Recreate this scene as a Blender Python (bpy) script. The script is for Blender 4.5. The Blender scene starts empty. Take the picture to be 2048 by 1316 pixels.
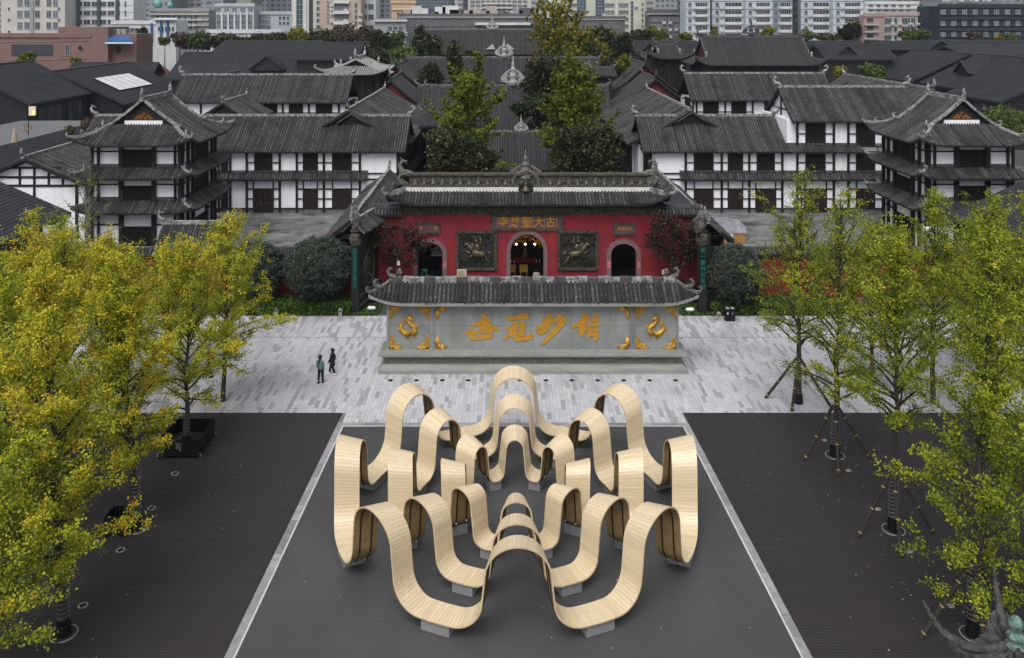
import bpy, math, random
import numpy as np
from mathutils import Vector, Matrix

# ------------------------------------------------------------------ camera, light, exposure
F, HC, VX, VY = 1720.0, 22.0, 1010.0, 35.0      # focal length in photo pixels, camera height, vanishing point
SC = bpy.context.scene
COL = SC.collection
rad = math.radians
cam_data = bpy.data.cameras.new('camera'); cam = bpy.data.objects.new('camera', cam_data); COL.objects.link(cam)
cam.location = (0, 0, HC); cam.rotation_euler = (rad(90), 0, 0)
cam_data.sensor_width = 36.0; cam_data.lens = 36.0 * F / 2048.0
cam_data.shift_x = (1024 - VX) / 2048.0
cam_data.shift_y = (VY - 658) / 2048.0
cam_data.clip_start = 0.5; cam_data.clip_end = 6000
SC.camera = cam

world = bpy.data.worlds.new('World'); SC.world = world; world.use_nodes = True
wn = world.node_tree; wn.nodes.clear()
SUN_EL, SUN_AZ = 56.0, 200.0                     # azimuth from +Y clockwise: behind the camera, a little to the left
sky = wn.nodes.new('ShaderNodeTexSky'); sky.sky_type = 'NISHITA'; sky.sun_disc = False
sky.sun_elevation = rad(SUN_EL); sky.sun_rotation = rad(SUN_AZ); sky.air_density = 1.0; sky.dust_density = 4.0; sky.ozone_density = 1.0
hsv = wn.nodes.new('ShaderNodeHueSaturation'); hsv.inputs['Saturation'].default_value = 0.28
bg = wn.nodes.new('ShaderNodeBackground'); bg.inputs['Strength'].default_value = 0.115
wo = wn.nodes.new('ShaderNodeOutputWorld')
wn.links.new(sky.outputs[0], hsv.inputs['Color']); wn.links.new(hsv.outputs[0], bg.inputs[0]); wn.links.new(bg.outputs[0], wo.inputs[0])

sl = bpy.data.lights.new('sun', 'SUN'); sl.energy = 1.15; sl.angle = rad(45); sl.color = (1.0, 0.97, 0.93)
sun = bpy.data.objects.new('sun', sl); COL.objects.link(sun)
az, el = rad(SUN_AZ), rad(SUN_EL)
sdir = Vector((math.sin(az) * math.cos(el), math.cos(az) * math.cos(el), math.sin(el)))
sun.rotation_euler = sdir.to_track_quat('Z', 'Y').to_euler(); sun.location = (0, -20, 80)

SC.view_settings.view_transform = 'Standard'; SC.view_settings.look = 'None'
SC.view_settings.exposure = 0.62; SC.view_settings.gamma = 1.0
SC.view_settings.use_curve_mapping = False
SC.render.engine = 'CYCLES'
SC.cycles.max_bounces = 5; SC.cycles.diffuse_bounces = 3; SC.cycles.glossy_bounces = 2
SC.cycles.transmission_bounces = 3; SC.cycles.transparent_max_bounces = 4
SC.cycles.use_denoising = True

# ------------------------------------------------------------------ helpers
def P(px, py, Y): return Vector(((px - VX) * Y / F, Y, HC - (py - VY) * Y / F))
def G(px, py, z=0.0):
    Y = F * (HC - z) / (py - VY); return Vector(((px - VX) * Y / F, Y, z))
def Xp(px, Y): return (px - VX) * Y / F
def Zp(py, Y): return HC - (py - VY) * Y / F

OFF = {}
def off(o): return OFF.get(o.name, Vector((0, 0, 0))) if o else Vector((0, 0, 0))

class MB:
    def __init__(s): s.v = []; s.f = []; s.m = []; s.t = []; s.tc = 0.0
    def add(s, vs, fs, mi=0):
        b = len(s.v); s.v.extend([tuple(q) for q in vs])
        for q in fs: s.f.append([b + i for i in q]); s.m.append(mi); s.t.append(s.tc)
    def hexa(s, p, mi=0):      # 8 points: bottom 4 (ccw seen from above), top 4
        s.add(p, [(3, 2, 1, 0), (4, 5, 6, 7), (0, 1, 5, 4), (1, 2, 6, 5), (2, 3, 7, 6), (3, 0, 4, 7)], mi)
    def box(s, x0, x1, y0, y1, z0, z1, mi=0):
        s.hexa([(x0, y0, z0), (x1, y0, z0), (x1, y1, z0), (x0, y1, z0), (x0, y0, z1), (x1, y0, z1), (x1, y1, z1), (x0, y1, z1)], mi)
    def tbox(s, T, u0, u1, d0, d1, z0, z1, mi=0):
        s.hexa([T(u0, d1, z0), T(u1, d1, z0), T(u1, d0, z0), T(u0, d0, z0), T(u0, d1, z1), T(u1, d1, z1), T(u1, d0, z1), T(u0, d0, z1)], mi)
    def bar(s, p, q, w, h, mi=0):
        p = Vector(p); q = Vector(q); d = (q - p); d.normalize()
        up = Vector((0, 0, 1)) if abs(d.z) < .95 else Vector((0, 1, 0))
        r = d.cross(up); r.normalize(); u = r.cross(d)
        a = []
        for c in (p, q):
            a += [c - r * w / 2 - u * h / 2, c + r * w / 2 - u * h / 2, c + r * w / 2 + u * h / 2, c - r * w / 2 + u * h / 2]
        s.add(a, [(3, 2, 1, 0), (4, 5, 6, 7), (0, 1, 5, 4), (1, 2, 6, 5), (2, 3, 7, 6), (3, 0, 4, 7)], mi)
    def sweep(s, pts, w, h, mi=0):   # rectangular profile standing on the path, z up
        pts = [Vector(p) for p in pts]; n = len(pts); a = []
        for i, p in enumerate(pts):
            d = pts[min(i + 1, n - 1)] - pts[max(i - 1, 0)]; d.z = 0
            if d.length < 1e-6: d = Vector((1, 0, 0))
            d.normalize(); r = Vector((d.y, -d.x, 0)) * w / 2
            a += [p - r, p + r, p + r + Vector((0, 0, h)), p - r + Vector((0, 0, h))]
        fs = [(0, 1, 2, 3), tuple(4 * (n - 1) + k for k in (3, 2, 1, 0))]
        for i in range(n - 1):
            for k in range(4):
                fs.append((4 * i + k, 4 * i + 4 + k, 4 * i + 4 + (k + 1) % 4, 4 * i + (k + 1) % 4))
        s.add(a, fs, mi)
    def tube(s, pts, rs, n=6, mi=0, flat=1.0):
        pts = [Vector(p) for p in pts]; N = len(pts)
        if not hasattr(rs, '__len__'): rs = [rs] * N
        a = []; ref = None
        for i, p in enumerate(pts):
            d = pts[min(i + 1, N - 1)] - pts[max(i - 1, 0)]
            if d.length < 1e-9: d = Vector((0, 0, 1))
            d.normalize()
            if ref is None: ref = Vector((1, 0, 0)) if abs(d.x) < .8 else Vector((0, 1, 0))
            r = d.cross(ref); r.normalize(); u = r.cross(d); ref = d.cross(r) * -1 if False else ref
            for k in range(n):
                an = 2 * math.pi * k / n
                a.append(p + (r * math.cos(an) + u * math.sin(an) * flat) * rs[i])
        fs = [tuple(range(n - 1, -1, -1)), tuple(range((N - 1) * n, N * n))]
        for i in range(N - 1):
            for k in range(n):
                k2 = (k + 1) % n
                fs.append((i * n + k, i * n + k2, (i + 1) * n + k2, (i + 1) * n + k))
        s.add(a, fs, mi)
    def lathe(s, prof, c=(0, 0, 0), n=12, mi=0, sy=1.0):
        c = Vector(c); a = []
        for r, z in prof:
            for k in range(n):
                an = 2 * math.pi * k / n; a.append(c + Vector((r * math.cos(an), r * math.sin(an) * sy, z)))
        m = len(prof); fs = [tuple(range(n - 1, -1, -1)), tuple(range((m - 1) * n, m * n))]
        for i in range(m - 1):
            for k in range(n):
                k2 = (k + 1) % n; fs.append((i * n + k, i * n + k2, (i + 1) * n + k2, (i + 1) * n + k))
        s.add(a, fs, mi)
    def rloft(s, x0, x1, y0, y1, lv, mi=0):   # rectangular rings (z, outward offset)
        a = []
        for z, o in lv: a += [(x0 - o, y0 - o, z), (x1 + o, y0 - o, z), (x1 + o, y1 + o, z), (x0 - o, y1 + o, z)]
        n = len(lv); fs = [(3, 2, 1, 0), tuple(4 * (n - 1) + k for k in range(4))]
        for i in range(n - 1):
            for k in range(4): fs.append((4 * i + k, 4 * i + (k + 1) % 4, 4 * i + 4 + (k + 1) % 4, 4 * i + 4 + k))
        s.add(a, fs, mi)
    def grid(s, fn, nu, nv, mi=0):
        a = [fn(i / nu, j / nv) for j in range(nv + 1) for i in range(nu + 1)]
        fs = [(j * (nu + 1) + i, j * (nu + 1) + i + 1, (j + 1) * (nu + 1) + i + 1, (j + 1) * (nu + 1) + i) for j in range(nv) for i in range(nu)]
        s.add(a, fs, mi)
    def mesh(s, name, mats, smooth=False, o=Vector((0, 0, 0))):
        me = bpy.data.meshes.new(name)
        v = [(q[0] - o[0], q[1] - o[1], q[2] - o[2]) for q in s.v]
        me.from_pydata(v, [], s.f)
        ms = mats if isinstance(mats, (list, tuple)) else [mats]
        for m in ms: me.materials.append(m)
        if len(ms) > 1: me.polygons.foreach_set('material_index', s.m)
        if smooth: me.polygons.foreach_set('use_smooth', [True] * len(s.f))
        if any(s.t):
            at = me.attributes.new('tint', 'FLOAT', 'FACE'); at.data.foreach_set('value', s.t)
        me.update(); return me
    def build(s, name, mats, parent=None, smooth=False, kind=None):
        ob = bpy.data.objects.new(name, s.mesh(name, mats, smooth, off(parent))); COL.objects.link(ob)
        if parent: ob.parent = parent
        OFF[ob.name] = off(parent)
        if kind: ob['kind'] = kind
        return ob

def thing(name, label, cat, loc=(0, 0, 0), group=None):
    o = bpy.data.objects.new(name, None); COL.objects.link(o); o.location = loc; o.empty_display_size = .3
    OFF[o.name] = Vector(loc); o['label'] = label; o['category'] = cat
    if group: o['group'] = group
    return o
def tag(o, label, cat, group=None):
    o['label'] = label; o['category'] = cat
    if group: o['group'] = group
    return o
def obj(name, me, parent=None, loc=(0, 0, 0), rz=0.0):
    o = bpy.data.objects.new(name, me); COL.objects.link(o); o.location = loc; o.rotation_euler = (0, 0, rz)
    if parent: o.parent = parent
    return o
def copy_tree(o, parent=None):
    c = o.copy(); COL.objects.link(c); c.parent = parent
    for ch in list(o.children): copy_tree(ch, c)
    return c

# ------------------------------------------------------------------ materials
def mat(name, c, c2=None, rough=.75, scale=4.0, detail=5.0, lo=.35, hi=.65, bump=0.0, bscale=None, metal=0.0, spec=.3,
        rnd=0.0, stretch=(1, 1, 1), c3=None, s3=.6, lo3=.5, hi3=.7, emis=0.0, world=False, transl=0.0):
    m = bpy.data.materials.new(name); m.use_nodes = True; nt = m.node_tree; N = nt.nodes; L = nt.links
    b = N['Principled BSDF']; b.inputs['Roughness'].default_value = rough; b.inputs['Metallic'].default_value = metal
    b.inputs['Specular IOR Level'].default_value = spec
    c = tuple(c) + (1,)
    if world:
        tc = N.new('ShaderNodeNewGeometry'); co = tc.outputs['Position']
    else:
        tc = N.new('ShaderNodeTexCoord'); co = tc.outputs['Object']
    mp = N.new('ShaderNodeMapping'); mp.inputs['Scale'].default_value = stretch; L.new(co, mp.inputs['Vector'])
    if rnd and not world:      # each copy of a piece reads another patch of the pattern
        oi0 = N.new('ShaderNodeObjectInfo'); mu0 = N.new('ShaderNodeMath'); mu0.operation = 'MULTIPLY'; mu0.inputs[1].default_value = 90
        L.new(oi0.outputs['Random'], mu0.inputs[0]); L.new(mu0.outputs[0], mp.inputs['Location'])
    col = None
    if c2 is not None:
        nz = N.new('ShaderNodeTexNoise'); nz.inputs['Scale'].default_value = scale; nz.inputs['Detail'].default_value = detail; nz.inputs['Roughness'].default_value = .62
        L.new(mp.outputs[0], nz.inputs['Vector'])
        rp = N.new('ShaderNodeMapRange'); rp.inputs[1].default_value = lo; rp.inputs[2].default_value = hi; L.new(nz.outputs[0], rp.inputs[0])
        mx = N.new('ShaderNodeMix'); mx.data_type = 'RGBA'; mx.inputs[6].default_value = c; mx.inputs[7].default_value = tuple(c2) + (1,)
        L.new(rp.outputs[0], mx.inputs[0]); col = mx.outputs[2]
    if c3 is not None:
        nz3 = N.new('ShaderNodeTexNoise'); nz3.inputs['Scale'].default_value = s3; nz3.inputs['Detail'].default_value = 6
        L.new(co, nz3.inputs['Vector'])
        rp3 = N.new('ShaderNodeMapRange'); rp3.inputs[1].default_value = lo3; rp3.inputs[2].default_value = hi3; L.new(nz3.outputs[0], rp3.inputs[0])
        mx3 = N.new('ShaderNodeMix'); mx3.data_type = 'RGBA'; mx3.inputs[7].default_value = tuple(c3) + (1,)
        if col is not None: L.new(col, mx3.inputs[6])
        else: mx3.inputs[6].default_value = c
        L.new(rp3.outputs[0], mx3.inputs[0]); col = mx3.outputs[2]
    if rnd:
        oi = N.new('ShaderNodeObjectInfo'); at = N.new('ShaderNodeAttribute'); at.attribute_name = 'tint'
        ad = N.new('ShaderNodeMath'); ad.operation = 'ADD'; L.new(oi.outputs['Random'], ad.inputs[0]); L.new(at.outputs['Fac'], ad.inputs[1])
        fr = N.new('ShaderNodeMath'); fr.operation = 'FRACT'; L.new(ad.outputs[0], fr.inputs[0])
        mr = N.new('ShaderNodeMapRange'); mr.inputs[3].default_value = 1 - rnd; mr.inputs[4].default_value = 1 + rnd * .6; L.new(fr.outputs[0], mr.inputs[0])
        ml = N.new('ShaderNodeMix'); ml.data_type = 'RGBA'; ml.blend_type = 'MULTIPLY'; ml.inputs[0].default_value = 1
        if col is not None: L.new(col, ml.inputs[6])
        else: ml.inputs[6].default_value = c
        L.new(mr.outputs[0], ml.inputs[7]); col = ml.outputs[2]
    if col is not None: L.new(col, b.inputs['Base Color'])
    else: b.inputs['Base Color'].default_value = c
    if bump:
        nb = N.new('ShaderNodeTexNoise'); nb.inputs['Scale'].default_value = bscale or scale * 2; nb.inputs['Detail'].default_value = 4
        L.new(mp.outputs[0], nb.inputs['Vector'])
        bp = N.new('ShaderNodeBump'); bp.inputs['Strength'].default_value = bump; bp.inputs['Distance'].default_value = .05
        L.new(nb.outputs[0], bp.inputs['Height']); L.new(bp.outputs[0], b.inputs['Normal'])
    if emis:
        b.inputs['Emission Color'].default_value = c; b.inputs['Emission Strength'].default_value = emis
    if transl:
        tr = N.new('ShaderNodeBsdfTranslucent'); ms = N.new('ShaderNodeMixShader'); ms.inputs[0].default_value = transl
        if col is not None: L.new(col, tr.inputs[0])
        else: tr.inputs[0].default_value = c
        out = N['Material Output']; L.new(b.outputs[0], ms.inputs[1]); L.new(tr.outputs[0], ms.inputs[2]); L.new(ms.outputs[0], out.inputs[0])
    return m

def leafmat(name, stops, transl=.3):
    m = bpy.data.materials.new(name); m.use_nodes = True; nt = m.node_tree; N = nt.nodes; L = nt.links
    b = N['Principled BSDF']; b.inputs['Roughness'].default_value = .6; b.inputs['Specular IOR Level'].default_value = .25
    at = N.new('ShaderNodeAttribute'); at.attribute_name = 'tint'
    rp = N.new('ShaderNodeValToRGB'); cr = rp.color_ramp
    while len(cr.elements) < len(stops): cr.elements.new(.5)
    for e, (p, c) in zip(cr.elements, stops): e.position = p; e.color = tuple(c) + (1,)
    L.new(at.outputs['Fac'], rp.inputs[0]); L.new(rp.outputs[0], b.inputs['Base Color'])
    tr = N.new('ShaderNodeBsdfTranslucent'); L.new(rp.outputs[0], tr.inputs[0])
    ms = N.new('ShaderNodeMixShader'); ms.inputs[0].default_value = transl
    L.new(b.outputs[0], ms.inputs[1]); L.new(tr.outputs[0], ms.inputs[2]); L.new(ms.outputs[0], N['Material Output'].inputs[0])
    return m

MT = {}
MT['tile'] = mat('roof_tile', (.050, .0485, .051), (.20, .195, .19), rough=.9, scale=4.2, detail=9, lo=.50, hi=.82, rnd=.50, c3=(.026, .026, .028), s3=.45, lo3=.5, hi3=.66, bump=.3, bscale=9)
MT['tile_dark'] = mat('dark_roof_tile', (.026, .026, .029), (.075, .075, .08), rough=.8, scale=3, detail=7, lo=.4, hi=.75, rnd=.3)
MT['tile_gap'] = mat('roof_gutter_tile', (.012, .012, .0125), (.024, .024, .025), rough=.9, scale=5)
MT['ridge'] = mat('pale_ridge_mortar', (.33, .325, .32), (.08, .08, .08), rough=.9, scale=2.6, detail=8, lo=.4, hi=.60, bump=.4, bscale=8)
MT['ridge_dark'] = mat('grey_ridge', (.09, .09, .095), (.045, .045, .05), rough=.9, scale=2)
MT['orn'] = mat('carved_grey_stone', (.17, .165, .155), (.05, .05, .048), rough=.9, scale=9, detail=6, lo=.4, hi=.6, bump=.8, bscale=16)
MT['orn_white'] = mat('carved_pale_plaster', (.42, .41, .40), (.16, .16, .16), rough=.9, scale=5, detail=6, bump=.6, bscale=12)
MT['timber'] = mat('black_timber', (.008, .0078, .009), (.016, .0145, .016), rough=.7, scale=3)
MT['door'] = mat('dark_red_brown_door', (.010, .0055, .0055), (.018, .009, .0085), rough=.7, scale=4, stretch=(4, 4, .4))
MT['lattice'] = mat('dark_lattice_window', (.003, .0027, .0027), (.006, .005, .005), rough=.85, scale=6)
MT['plaster'] = mat('white_plaster', (.81, .82, .86), (.66, .665, .69), rough=.9, scale=1.3, detail=6, stretch=(1.3, 1.3, .18), lo=.45, hi=.80, c3=(.50, .50, .51), s3=.9, lo3=.58, hi3=.85)
MT['stonebase'] = mat('grey_stone_course', (.16, .16, .165), (.09, .09, .095), rough=.9, scale=2.5)
MT['blackmetal'] = mat('charcoal_metal_roof', (.017, .0175, .021), (.030, .0305, .036), rough=.75, scale=.35, detail=7, lo=.35, hi=.7, spec=.2)
MT['blackmetal2'] = mat('slate_metal_roof', (.024, .025, .031), (.034, .035, .042), rough=.75, scale=.7, spec=.2)
MT['ridge_cap'] = mat('grey_metal_ridge_cap', (.075, .077, .085), (.05, .052, .058), rough=.6, scale=.6)
MT['seam'] = mat('dark_roof_seam', (.022, .023, .027), rough=.6)
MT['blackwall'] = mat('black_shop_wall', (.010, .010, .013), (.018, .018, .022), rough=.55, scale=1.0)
MT['glass'] = mat('dark_shop_glass', (.045, .05, .06), (.10, .10, .11), rough=.12, scale=.4, spec=.6)
MT['skylight'] = mat('white_skylight', (.62, .63, .66), (.52, .53, .56), rough=.5, scale=.6)
MT['red'] = mat('temple_red_plaster', (.25, .023, .034), (.19, .018, .027), rough=.85, scale=.7, stretch=(1, 1, .35), c3=(.11, .016, .022), s3=.8, lo3=.47, hi3=.80)
MT['redbright'] = mat('garden_wall_red', (.18, .010, .011), (.12, .008, .010), rough=.85, scale=.8, c3=(.14, .01, .01), s3=.9)
MT['gold'] = mat('gold_paint', (.56, .295, .028), (.42, .20, .02), rough=.42, scale=5, spec=.5, metal=.25)
MT['goldleaf'] = mat('gold_leaf_relief', (.70, .42, .06), (.40, .19, .02), rough=.35, scale=7, metal=.45, spec=.5, bump=.4, bscale=14)
MT['bronze'] = mat('dark_bronze_relief', (.055, .045, .030), (.020, .018, .014), rough=.45, scale=6, metal=.5, bump=.6, bscale=12)
MT['bronze_hi'] = mat('worn_bronze', (.15, .12, .075), (.04, .033, .022), rough=.42, scale=8, metal=.45, bump=.4, bscale=14)
MT['bronze_bg'] = mat('black_bronze_ground', (.013, .014, .012), (.028, .027, .022), rough=.6, scale=7, bump=.7, bscale=10)
MT['carved'] = mat('carved_olive_stone', (.085, .078, .055), (.028, .027, .022), rough=.9, scale=4.5, detail=8, lo=.42, hi=.6, bump=1.0, bscale=9)
MT['signboard'] = mat('purple_brown_signboard', (.13, .062, .070), (.10, .048, .055), rough=.7, scale=3)
MT['pinkstone'] = mat('dusky_pink_stone', (.19, .115, .115), (.14, .085, .088), rough=.85, scale=3)
MT['wallstone'] = mat('grey_green_stone', (.27, .285, .275), (.235, .25, .245), rough=.8, scale=1.6, detail=7, rnd=.14, stretch=(1.2, 1, .3), c3=(.17, .18, .185), s3=.7, lo3=.46, hi3=.75, world=True)
MT['wallstone_dk'] = mat('weathered_grey_stone', (.24, .247, .23), (.175, .18, .168), rough=.85, scale=1.4, detail=8, lo=.4, hi=.68, rnd=.12, stretch=(.35, 1, 2.5), world=True)
MT['waist'] = mat('shade_toned_waist_stone', (.15, .155, .145), (.10, .105, .097), rough=.9, scale=3, detail=8, lo=.4, hi=.65, world=True)  # plinth stone made darker: the cornice's shade is put into the colour
MT['paleband'] = mat('pale_plaster_band', (.60, .585, .56), (.36, .35, .335), rough=.9, scale=1.5, detail=7, lo=.45, hi=.8, world=True)
MT['joint'] = mat('stone_joint', (.30, .31, .31), rough=.9)
MT['paver'] = mat('granite_paver', (.47, .47, .50), (.42, .42, .445), rough=.8, scale=2.0, detail=6, rnd=.10, c3=(.33, .33, .35), s3=.22, lo3=.5, hi3=.72, world=True)
MT['paver_dk'] = mat('grey_granite_paver', (.335, .335, .352), (.295, .295, .31), rough=.8, scale=2.0, rnd=.18, world=True)
MT['mortar'] = mat('paving_joint', (.15, .15, .155), rough=.9)
MT['slab'] = mat('courtyard_slab', (.20, .20, .205), (.125, .125, .13), rough=.9, scale=.5, detail=8, rnd=.32, c3=(.05, .05, .052), s3=.30, lo3=.52, hi3=.70, world=True)
MT['ground'] = mat('city_ground', (.05, .05, .05), (.07, .07, .065), rough=.95, scale=.05)
MT['matgrey'] = mat('charcoal_rubber_mat', (.058, .058, .061), (.049, .049, .052), rough=.62, scale=.25, detail=4, spec=.3, c3=(.074, .074, .077), s3=.16, lo3=.42, hi3=.75, bump=.12, bscale=40, world=True)
MT['matpaint'] = mat('white_edge_line', (.55, .56, .58), (.42, .43, .45), rough=.7, scale=2)
MT['kerb'] = mat('pale_kerb_slab', (.29, .29, .30), (.21, .21, .215), rough=.8, scale=2.5, rnd=.25)
MT['deck'] = mat('dark_deck_board', (.030, .0255, .0285), (.026, .0225, .0255), rough=.6, scale=1.5, spec=.3, rnd=.08, stretch=(.15, 3, 3), world=True)
MT['wood'] = mat('pale_pine_plank', (.615, .505, .335), (.54, .42, .245), rough=.42, scale=2.6, detail=5, lo=.42, hi=.80, rnd=.085, stretch=(3.5, .5, 3.5), spec=.7)
MT['ply'] = mat('olive_plywood_underside', (.27, .19, .085), (.20, .14, .06), rough=.6, scale=3, detail=5)
MT['edge'] = mat('ply_edge', (.48, .38, .24), (.34, .26, .15), rough=.7, scale=6)
MT['steelrib'] = mat('dark_steel_rib', (.035, .024, .026), rough=.5, metal=.3)
MT['block'] = mat('grey_painted_base', (.215, .215, .225), (.19, .19, .20), rough=.7, scale=2)
MT['bolt'] = mat('bolt_head', (.65, .65, .67), rough=.3, metal=.6)
MT['bark'] = mat('ginkgo_bark', (.060, .052, .045), (.028, .025, .023), rough=.95, scale=3, detail=6, bump=.6, bscale=9, stretch=(2, 2, .6))
MT['barkpale'] = mat('pale_bare_bark', (.17, .15, .12), (.09, .08, .065), rough=.95, scale=4)
MT['wire'] = mat('string_light_wire', (.15, .15, .155), rough=.5)
MT['pole'] = mat('brace_pole', (.038, .031, .027), (.022, .019, .018), rough=.9, scale=2)
MT['tie'] = mat('yellow_tie', (.30, .24, .06), rough=.7)
MT['ring'] = mat('pale_ring', (.26, .265, .28), rough=.4, metal=.3)
MT['black'] = mat('black_paint', (.006, .006, .008), rough=.4)
MT['white'] = mat('white_paint', (.72, .72, .72), rough=.6)
MT['soil'] = mat('dark_soil', (.035, .03, .028), (.02, .018, .017), rough=.95, scale=3)
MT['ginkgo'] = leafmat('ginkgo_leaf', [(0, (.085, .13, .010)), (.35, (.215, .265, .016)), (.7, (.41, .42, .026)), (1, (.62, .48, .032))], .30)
MT['ginkgo_g'] = leafmat('green_ginkgo_leaf', [(0, (.038, .060, .008)), (.5, (.105, .140, .013)), (1, (.235, .255, .023))], .3)
MT['ever'] = leafmat('evergreen_leaf', [(0, (.008, .012, .004)), (.5, (.020, .029, .009)), (.85, (.055, .065, .020)), (1, (.13, .125, .05))], .15)
MT['topiary'] = leafmat('topiary_leaf', [(0, (.024, .036, .026)), (.5, (.048, .066, .050)), (.85, (.080, .102, .078)), (1, (.14, .16, .13))], .12)
MT['maple'] = leafmat('red_maple_leaf', [(0, (.014, .009, .007)), (.5, (.036, .023, .015)), (.85, (.062, .040, .025)), (1, (.10, .068, .045))], .25)
MT['willow'] = leafmat('willow_leaf', [(0, (.05, .075, .02)), (.5, (.10, .14, .035)), (1, (.18, .21, .06))], .25)
MT['hedge'] = leafmat('hedge_leaf', [(0, (.020, .050, .008)), (.5, (.050, .105, .016)), (1, (.115, .175, .028))], .15)
MT['yellowtree'] = leafmat('yellowing_leaf', [(0, (.09, .10, .012)), (.5, (.20, .19, .018)), (1, (.38, .29, .03))], .3)
MT['rusttree'] = leafmat('rusty_leaf', [(0, (.035, .028, .02)), (.5, (.075, .05, .038)), (1, (.12, .085, .065))], .2)
# ------------------------------------------------------------------ the ground
def structure(o): o['kind'] = 'structure'; return o
def sheet(name, pts, m, z):
    b = MB(); b.add([(x, y, z) for x, y in pts], [tuple(range(len(pts)))]); return structure(b.build(name, m))
sheet('ground', [(-1500, -200), (1500, -200), (1500, 2500), (-1500, 2500)], MT['ground'], -.07)

MAT_FAR, DECK_FAR, PAVE_FAR = 46.25, 47.85, 63.4
def mat_l(Y): return -9.27 + (Y - 29.54) * (.58 / 16.7)      # the mat narrows a little towards the temple
def mat_r(Y): return 10.18 - (Y - 29.54) * (.61 / 16.7)
y0 = 14.0
mm = sheet('event_mat', [(mat_l(y0), y0), (mat_r(y0), y0), (mat_r(MAT_FAR), MAT_FAR), (mat_l(MAT_FAR), MAT_FAR)], MT['matgrey'], .006)
b = MB()                                                       # white line at the mat's edge
w = .075
def strip(b, a, c, w0, w1, z0, z1):                            # a, c: (x, y) ends of the inner edge, widths outwards along x
    b.hexa([(a[0], a[1], z0), (a[0] + w0, a[1], z0), (c[0] + w1, c[1], z0), (c[0], c[1], z0), (a[0], a[1], z1), (a[0] + w0, a[1], z1), (c[0] + w1, c[1], z1), (c[0], c[1], z1)])
strip(b, (mat_l(y0) - w, y0), (mat_l(MAT_FAR) - w, MAT_FAR + w), w, w, -.03, .016)
strip(b, (mat_r(y0), y0), (mat_r(MAT_FAR), MAT_FAR + w), w, w, -.03, .016)
b.hexa([(mat_l(MAT_FAR), MAT_FAR, -.03), (mat_r(MAT_FAR), MAT_FAR, -.03), (mat_r(MAT_FAR), MAT_FAR + w, -.03), (mat_l(MAT_FAR), MAT_FAR + w, -.03),
        (mat_l(MAT_FAR), MAT_FAR, .016), (mat_r(MAT_FAR), MAT_FAR, .016), (mat_r(MAT_FAR), MAT_FAR + w, .016), (mat_l(MAT_FAR), MAT_FAR + w, .016)])
b.build('edge_line', MT['matpaint'], mm)

# kerb slabs round the mat
kb = structure(bpy.data.objects.new('kerb_strip', None)); COL.objects.link(kb); OFF[kb.name] = Vector((0, 0, 0))
rng = random.Random(4)
for side in (-1, 1):
    y = y0
    while y < MAT_FAR:
        y2 = min(y + 1.18, MAT_FAR + .42)
        e = (lambda Y: mat_l(Y) - w - .006) if side < 0 else (lambda Y: mat_r(Y) + w + .006)
        b = MB(); k = .30 * side; zt = .028 + rng.uniform(-.003, .003)
        xs = [e(y), e(y) + k, e(y2 - .012) + k, e(y2 - .012)]; ys = [y, y, y2 - .012, y2 - .012]
        if side < 0: xs = [xs[1], xs[0], xs[3], xs[2]]
        b.hexa([(xs[i], ys[i], -.05) for i in range(4)] + [(xs[i], ys[i], zt) for i in range(4)])
        b.build('slab', MT['kerb'], kb); y = y2
x = mat_l(MAT_FAR) - w
while x < mat_r(MAT_FAR) + w:
    x2 = min(x + 1.2, mat_r(MAT_FAR) + w)
    b = MB(); b.box(x, x2 - .012, MAT_FAR + w + .006, MAT_FAR + w + .32, -.05, .028 + rng.uniform(-.003, .003)); b.build('slab', MT['kerb'], kb); x = x2

# board deck on either side of the mat
dk = structure(bpy.data.objects.new('board_deck', None)); COL.objects.link(dk); OFF[dk.name] = Vector((0, 0, 0))
for side in (-1, 1):
    b = MB(); y = 15.0; r2 = random.Random(9 + side)
    while y < DECK_FAR - .01:
        y2 = min(y + .145, DECK_FAR)
        e = mat_l(y) - w - .33 if side < 0 else mat_r(y) + w + .33
        cut = e; x = e; first = True
        while abs(x) < 42:
            ln = r2.uniform(1.2, 3.6) if first else 3.6
            nx = x + side * ln; b.tc = r2.random(); z = .012 + r2.uniform(-.0015, .0015)
            a, c = (nx + .005, x) if side < 0 else (x, nx - .005)
            b.box(a, c, y, y2 - .008, -.02, z); x = nx; first = False
        y = y2
    b.build('boards', MT['deck'], dk, kind='stuff')
sheet('deck_bed', [(-42, 14.9), (42, 14.9), (42, DECK_FAR - .02), (-42, DECK_FAR - .02)], MT['soil'], -.03)

# granite paving: long pavers laid away from the viewer
pv = sheet('plaza_paving', [(-60, MAT_FAR + .2), (60, MAT_FAR + .2), (60, PAVE_FAR + .3), (-60, PAVE_FAR + .3)], MT['mortar'], -.018)
OFF[pv.name] = Vector((0, 0, 0))
rng = random.Random(11); PW = .215; LINES = (59.2,)
cells = []
nx = int(74 / PW)
for i in range(nx):
    x = -37 + i * PW
    ystart = DECK_FAR + .01 if (x < mat_l(47) - .28 or x > mat_r(47) + .28) else MAT_FAR + w + .335
    if -9.0 < x < 12.2: pass
    y = ystart - (rng.random() * .9)
    while y < PAVE_FAR:
        ln = rng.choice((.75, .9, 1.05, 1.2)); ya, yb = max(y, ystart), min(y + ln, PAVE_FAR)
        for l in LINES:
            if ya < l - .05 < yb: yb = l - .05
        if yb - ya > .08: cells.append((x, ya, yb))
        y = yb if yb < y + ln - 1e-6 else y + ln
        if abs(y - (LINES[0] - .05)) < 1e-6: y = LINES[0] + .0
def dark(x, ya): return rng.random() < .17 + .25 * (1 if ya > 58.5 else 0)
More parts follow.
